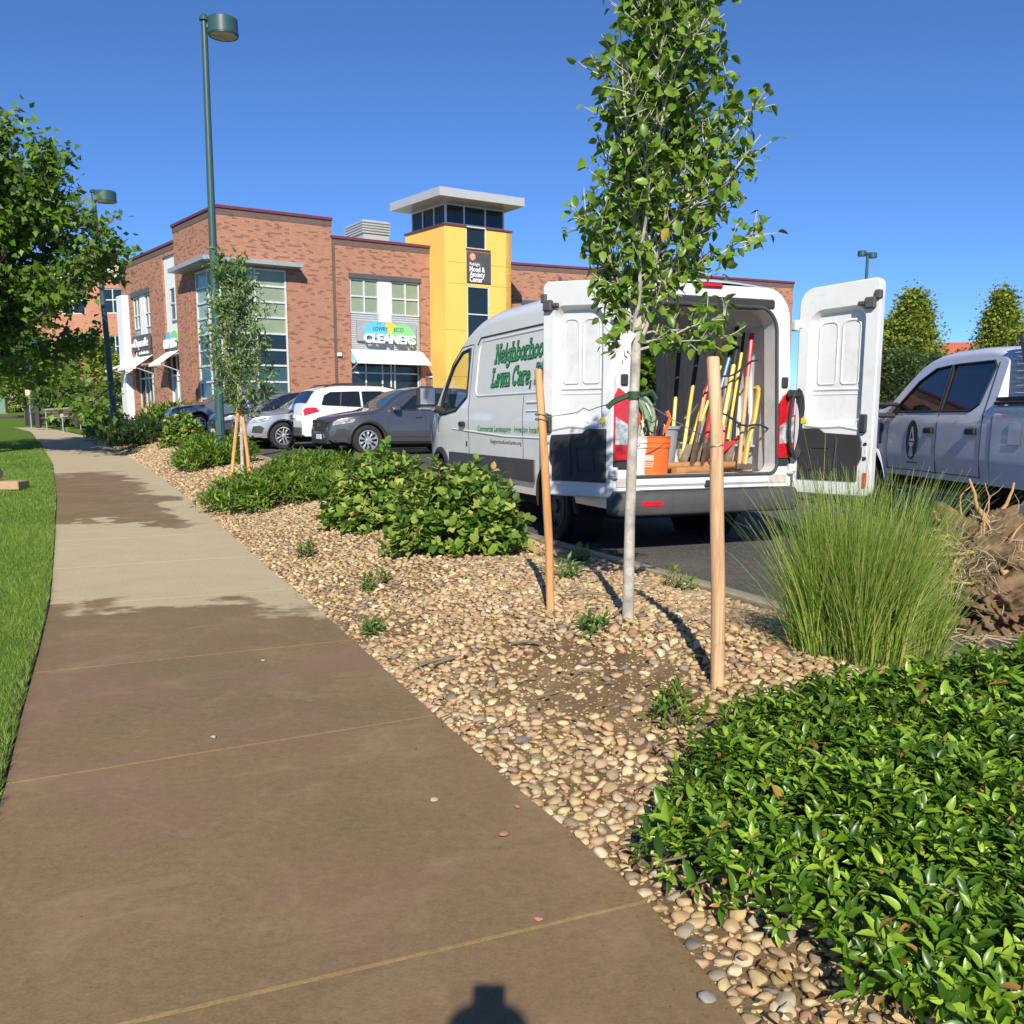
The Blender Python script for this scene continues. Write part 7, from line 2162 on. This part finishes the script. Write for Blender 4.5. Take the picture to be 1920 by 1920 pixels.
tc_ = thing('transformer_cabinet', 'green electrical cabinet on the lawn at the far left', 'cabinet', ((6 - 960) / 1775 * 80, 80, float(zfar(80))), R(20))
MB().box(-.8, .8, -.7, .7, 0, 1.25, c=.04).build('cabinet', M_simple('utility_green', (.12, .24, .17), .5), tc_)
MB().box(-.02, .02, -.71, -.70, .05, 1.2).build('door_gap', m_seam, tc_)
MB().box(-.95, .95, -.85, .85, -.2, .02, c=.02).build('pad', m_curb, tc_)
fc = thing('parked_vehicle_far', 'pale car glimpsed behind the bench under the trees', 'car', ((150 - 960) / 1775 * 66, 66, float(zfar(66)) - .1), R(10))
MB().prism([(-2.1, .35), (2.1, .35), (2.15, .8), (1.3, .95), (.8, 1.42), (-1.0, 1.45), (-1.7, 1.0), (-2.1, .85)], -.85, .85).build('body', m_p_silver, fc, 30)
for s_ in (-1, 1):
    MB().prism([(-1.45, 1.0), (1.05, 1.0), (.7, 1.36), (-.95, 1.38)], s_ * .851, s_ * .856).build('window', m_cglass, fc, None)
    for xx in (-1.3, 1.35): wheel(fc, xx, s_ * .76, .33, .2, s_, 5)
hrl = thing('handrail', 'low pale metal handrail on the slope beside the bench', 'handrail', ((160 - 960) / 1775 * 50, 50, float(zw(50)) + .3), R(24))
b = MB()
for xx in (-1.6, 0, 1.6): b.tube([(xx, 0, -.3), (xx, 0, .9 + .08 * xx)], .03, 6)
b.tube([(-1.7, 0, .77), (1.9, 0, 1.06)], .03, 6).tube([(-1.6, 0, .35), (1.6, 0, .6)], .02, 6); b.build('rail', m_steel, hrl)
br_ = thing('bike_rack', 'dark red looped bike rack against the wall beside the glass corner', 'bike rack', bw(lc(4.2, .55)[0], lc(4.2, .55)[1], 0), BR + R(-84))
b = MB()
for k in range(5): b.tube([(-.9 + k * .4 + .17 * math.cos(R(a)), -.05 * (k % 2), .95 + .2 * math.sin(R(a))) for a in range(180, -1, -20)] , .022, 6)
for k in range(5):
    for q in (-.17, .17): b.tube([(-.9 + k * .4 + q, -.05 * (k % 2), 0), (-.9 + k * .4 + q, -.05 * (k % 2), .95)], .022, 6)
b.tube([(-1.1, 0, .45), (.9, 0, .45)], .02, 6); b.build('loop', m_coping, br_)
# block and stone on the lawn at the left edge
vb = thing('valve_box', 'tan paving block lying on the lawn at the left edge', 'block', (-8.35, 15.6, float(zw(15.6)) + .0), R(8))
MB().box(-.42, .30, -.25, .25, .02, .16, c=.015).build('block', M_simple('tan_block', (.42, .28, .15), .8, bump=.4), vb)
vs_ = thing('lawn_stone', 'grey stone resting on the tan block at the left edge', 'stone', (-8.52, 15.55, float(zw(15.6)) + .27))
q = np_mesh('stone', ST_HI[2][0] * np.array([.2, .2, .3]), ST_HI[2][1], m_greyst, vs_, 60)

# ------------------------------------------------------------------ dug up root ball on the asphalt
m_soil = M_simple('root_soil', (.15, .095, .05), .95, var=.55, vscale=9, bump=1.0, bscale=26)
m_root = M_simple('fresh_root', (.50, .29, .12), .75, var=.25, vscale=12)
m_root2 = M_simple('pale_root', (.42, .33, .22), .8, var=.25)
rbx, rby = 2.83, 5.75; rbz = float(zl(rby))
rt = thing('root_ball', 'dug up shrub root ball with torn orange roots lying beside the kerb', 'root ball', (rbx, rby, rbz))
rs = np.random.RandomState(44)
bm = bmesh.new(); bmesh.ops.create_icosphere(bm, subdivisions=6, radius=1.0)
V = np.array([v.co[:] for v in bm.verts]); F = np.array([[v.index for v in f.verts] for f in bm.faces]); bm.free()
nz_ = np.zeros(len(V))
for fr, am in ((2, .16), (4, .13), (8, .09), (14, .07), (26, .05), (48, .035), (80, .02)):
    for _ in range(4): k = rs.normal(0, 1, 3) * fr; nz_ += am * .6 * np.sin(V @ k + rs.uniform(0, 6))
V = V * (1 + nz_)[:, None] * np.array([.27, .26, .34]) + np.array([0, 0, .33]); V[:, 2] = np.maximum(V[:, 2], 0)
np_mesh('soil', V, F, m_soil, rt, 180)
V2 = unit(V - np.array([0, 0, .3])); V2 = V2[:, [1, 2, 0]] * (1 + 1.3 * nz_[:, None]) * np.array([.30, .24, .15]) + np.array([.06, -.28, .10]); V2[:, 2] = np.maximum(V2[:, 2], 0)
np_mesh('soil', V2, F, m_soil, rt, 180)
b = MB(); b2 = MB()
def root(bb, p, d, ln, r, n=7, wob=.25, dro=0):
    pts = limb_path(p, d, ln, n, dro, wob, rs); bb.tube([tuple(q) for q in pts], list(np.linspace(r, r * .35, len(pts))), 7)
root(b, (.08, -.05, .58), (-.75, 0, .55), .42, .022); root(b, (.05, -.08, .60), (-.9, -.1, .35), .34, .018); root(b, (.0, -.1, .56), (-1, 0, .1), .45, .016, 7, .12)
root(b, (.10, 0, .55), (.15, 0, 1), .32, .018, 7, .15); root(b, (.14, -.05, .5), (.5, -.1, .6), .2, .012)
b.tube([(.0, -.14, .50), (.05, -.22, .40), (.10, -.26, .28), (.09, -.30, .16), (.03, -.34, .08)], [.014, .022, .026, .020, .010], 9)
root(b, (-.05, -.2, .45), (-1, -.2, -.02), .5, .014, 8, .12); root(b, (-.02, -.2, .5), (-1, .1, .03), .42, .012, 8, .12)
for k in range(26):
    d = unit(rs.normal(0, 1, (1, 3)) + np.array([[-.4, -.5, .2]]))[0]
    root(b, np.array([.0, -.05, .36]) + d * np.array([.24, .22, .27]), d + rs.normal(0, .5, 3), rs.uniform(.15, .4), rs.uniform(.006, .013), 8, .25, -.1)
b.build('thick_root', m_root, rt, 60)
for k in range(430):
    d = unit(rs.normal(0, 1, (1, 3)) + np.array([[-.3, -.6, -.1]]))[0]
    p = np.array([.0, -.05, .33]) + d * np.array([.25, .24, .28]) * rs.uniform(.8, 1.05); p[2] = max(p[2], .02)
    root(b2, p, d + rs.normal(0, .6, 3), rs.uniform(.08, .34), rs.uniform(.0015, .006), 6, .34, -.25)
b2.build('fine_root', m_root2, rt, 60)['kind'] = 'stuff'
b3 = MB()
for k in range(160):
    x = rbx + rs.normal(.15, .42); y = rby + rs.normal(-.35, .35); a = rs.uniform(0, 6.28); l = rs.uniform(.06, .4); z = float(zl(y)) + .008
    if x < float(Cx(y)) + .2: continue
    b3.tube([(x, y, z), (x + l * .5 * math.cos(a), y + l * .5 * math.sin(a), z + rs.uniform(.0, .05)), (x + l * math.cos(a + .4), y + l * math.sin(a + .4), z)], [.004, .0035, .002], 4, 0, False)
o = b3.build('root_litter', m_root2, None, None); tag(o, 'torn roots and twigs scattered on the asphalt round the root ball', 'debris', None, 'stuff')
n = 900; P = np.stack([rbx + rs.normal(.1, .4, n), rby + rs.normal(-.3, .35, n), np.zeros(n)], 1); P[:, 2] = zl(P[:, 1]) + .004; P = P[P[:, 0] > Cx(P[:, 1]) + .2]
V, F = place_stones(P, rs.uniform(.004, .022, len(P)), rs, [stone_mesh(420, 1)])
o = np_mesh('soil_crumbs', V, F, m_soil, None, None); tag(o, 'crumbs of dark soil on the asphalt round the root ball', 'soil', None, 'stuff')

# ------------------------------------------------------------------ the photographer, standing behind the lens, whose shadow falls on the walk
ph = thing('smartphone', 'smartphone held upright by the photographer at the viewpoint', 'phone', (-.035, -.018, 1.235))
MB().box(-.038, .038, -.004, .004, -.075, .083, c=.003).build('phone_body', m_blackp, ph)
pe = thing('person', 'person in a sun hat holding a phone up, standing behind the viewpoint', 'person', (-.03, -.80, 0)); pe.scale = (.962, .962, .962)
m_skin = M_simple('skin', (.45, .26, .18), .55); m_cloth = M_simple('work_shirt', (.12, .16, .22), .85); m_hat = M_simple('straw_hat', (.45, .35, .2), .85)
def skin_body(name, verts, edges, rad, mat, parent, root=0):
    me = bpy.data.meshes.new(name); me.from_pydata(verts, edges, [])
    o = link_mesh(name, me, parent); me.materials.append(mat)
    m = o.modifiers.new('skin', 'SKIN'); m.use_smooth_shade = True
    for v, r in zip(me.skin_vertices[0].data, rad): v.radius = (r, r)
    me.skin_vertices[0].data[root].use_root = True
    s = o.modifiers.new('sub', 'SUBSURF'); s.levels = 1; s.render_levels = 2
    return o
hx = .19
vb_ = [(0, 0, .95), (0, 0, 1.12), (0, .01, 1.32), (0, 0, 1.43), (0, .015, 1.52),
       (.10, 0, .92), (.11, .03, .50), (.11, 0, .08), (.11, .14, .03), (-.10, 0, .92), (-.11, .03, .50), (-.11, 0, .08), (-.11, .14, .03),
       (.18, 0, 1.40), (.23, .06, 1.16), (.11, .42, 1.12), (.045, .745, 1.20), (-.18, 0, 1.40), (-.23, .06, 1.16), (-.11, .42, 1.12), (-.05, .745, 1.20)]
eb = [(0, 1), (1, 2), (2, 3), (3, 4), (0, 5), (5, 6), (6, 7), (7, 8), (0, 9), (9, 10), (10, 11), (11, 12), (3, 13), (13, 14), (14, 15), (15, 16), (3, 17), (17, 18), (18, 19), (19, 20)]
rb_ = [.15, .14, .15, .10, .06, .09, .065, .05, .04, .09, .065, .05, .04, .07, .05, .042, .03, .07, .05, .042, .03]
skin_body('body', vb_, eb, rb_, m_cloth, pe)
for sg2 in (-1, 1):
    b = MB()
    for k in range(4):
        z = 1.185 + .021 * k
        b.tube([(sg2 * .05, .752, z), (sg2 * .046, .776, z + .004), (sg2 * .02, .772, z + .006), (sg2 * .008, .770, z + .006)], [.010, .009, .008, .007], 7)
    b.tube([(sg2 * .05, .745, 1.20), (sg2 * .05, .757, 1.25), (sg2 * .03, .764, 1.28)], [.012, .011, .009], 7)
    b.box(sg2 * .04, sg2 * .062, .72, .772, 1.18, 1.262, c=.009)
    b.build('hand', m_skin, pe)
bm = bmesh.new(); bmesh.ops.create_uvsphere(bm, u_segments=24, v_segments=16, radius=1.0)
for v in bm.verts:
    x, y, z = v.co
    jaw = 1 - .22 * max(0, -z) ** 1.5
    v.co = (x * .078 * jaw, y * .098 * (1 - .1 * max(0, -z)) + .02, z * .118 + 1.645)
for (x, y, z) in ((0, .14, 1.63),):
    for v in bm.verts:
        d = (Vector((x, y - .03, z)) - v.co).length
        if d < .03: v.co.y += .018 * (1 - d / .03)
bm_obj(bm, 'head', m_skin, pe, 80)
b = MB()
for sg2 in (-1, 1): b.lathe([(0, -.006), (.012, 0), (0, .006)], 10, 0, Matrix.Translation((sg2 * .03, .105, 1.655)) @ Matrix.Rotation(R(90), 4, 'X'))
b.build('eye', m_ink, pe)
MB().tube([(-.025, .108, 1.59), (0, .114, 1.588), (.025, .108, 1.59)], [.004, .007, .004], 6).build('mouth', m_pinkst, pe)
for sg2 in (-1, 1): MB().lathe([(.0, -.008), (.026, -.006), (.03, .0), (.0, .008)], 12, 0, Matrix.Translation((sg2 * .08, .01, 1.64)) @ Matrix.Rotation(R(90), 4, 'Y')).build('ear', m_skin, pe)
MB().lathe([(.15, 1.685), (.155, 1.69), (.11, 1.705), (.104, 1.74), (.09, 1.785), (.05, 1.81), (0, 1.815)], 28, 0, Matrix.Translation((0, .015, 0))).build('hat', m_hat, pe, 50)
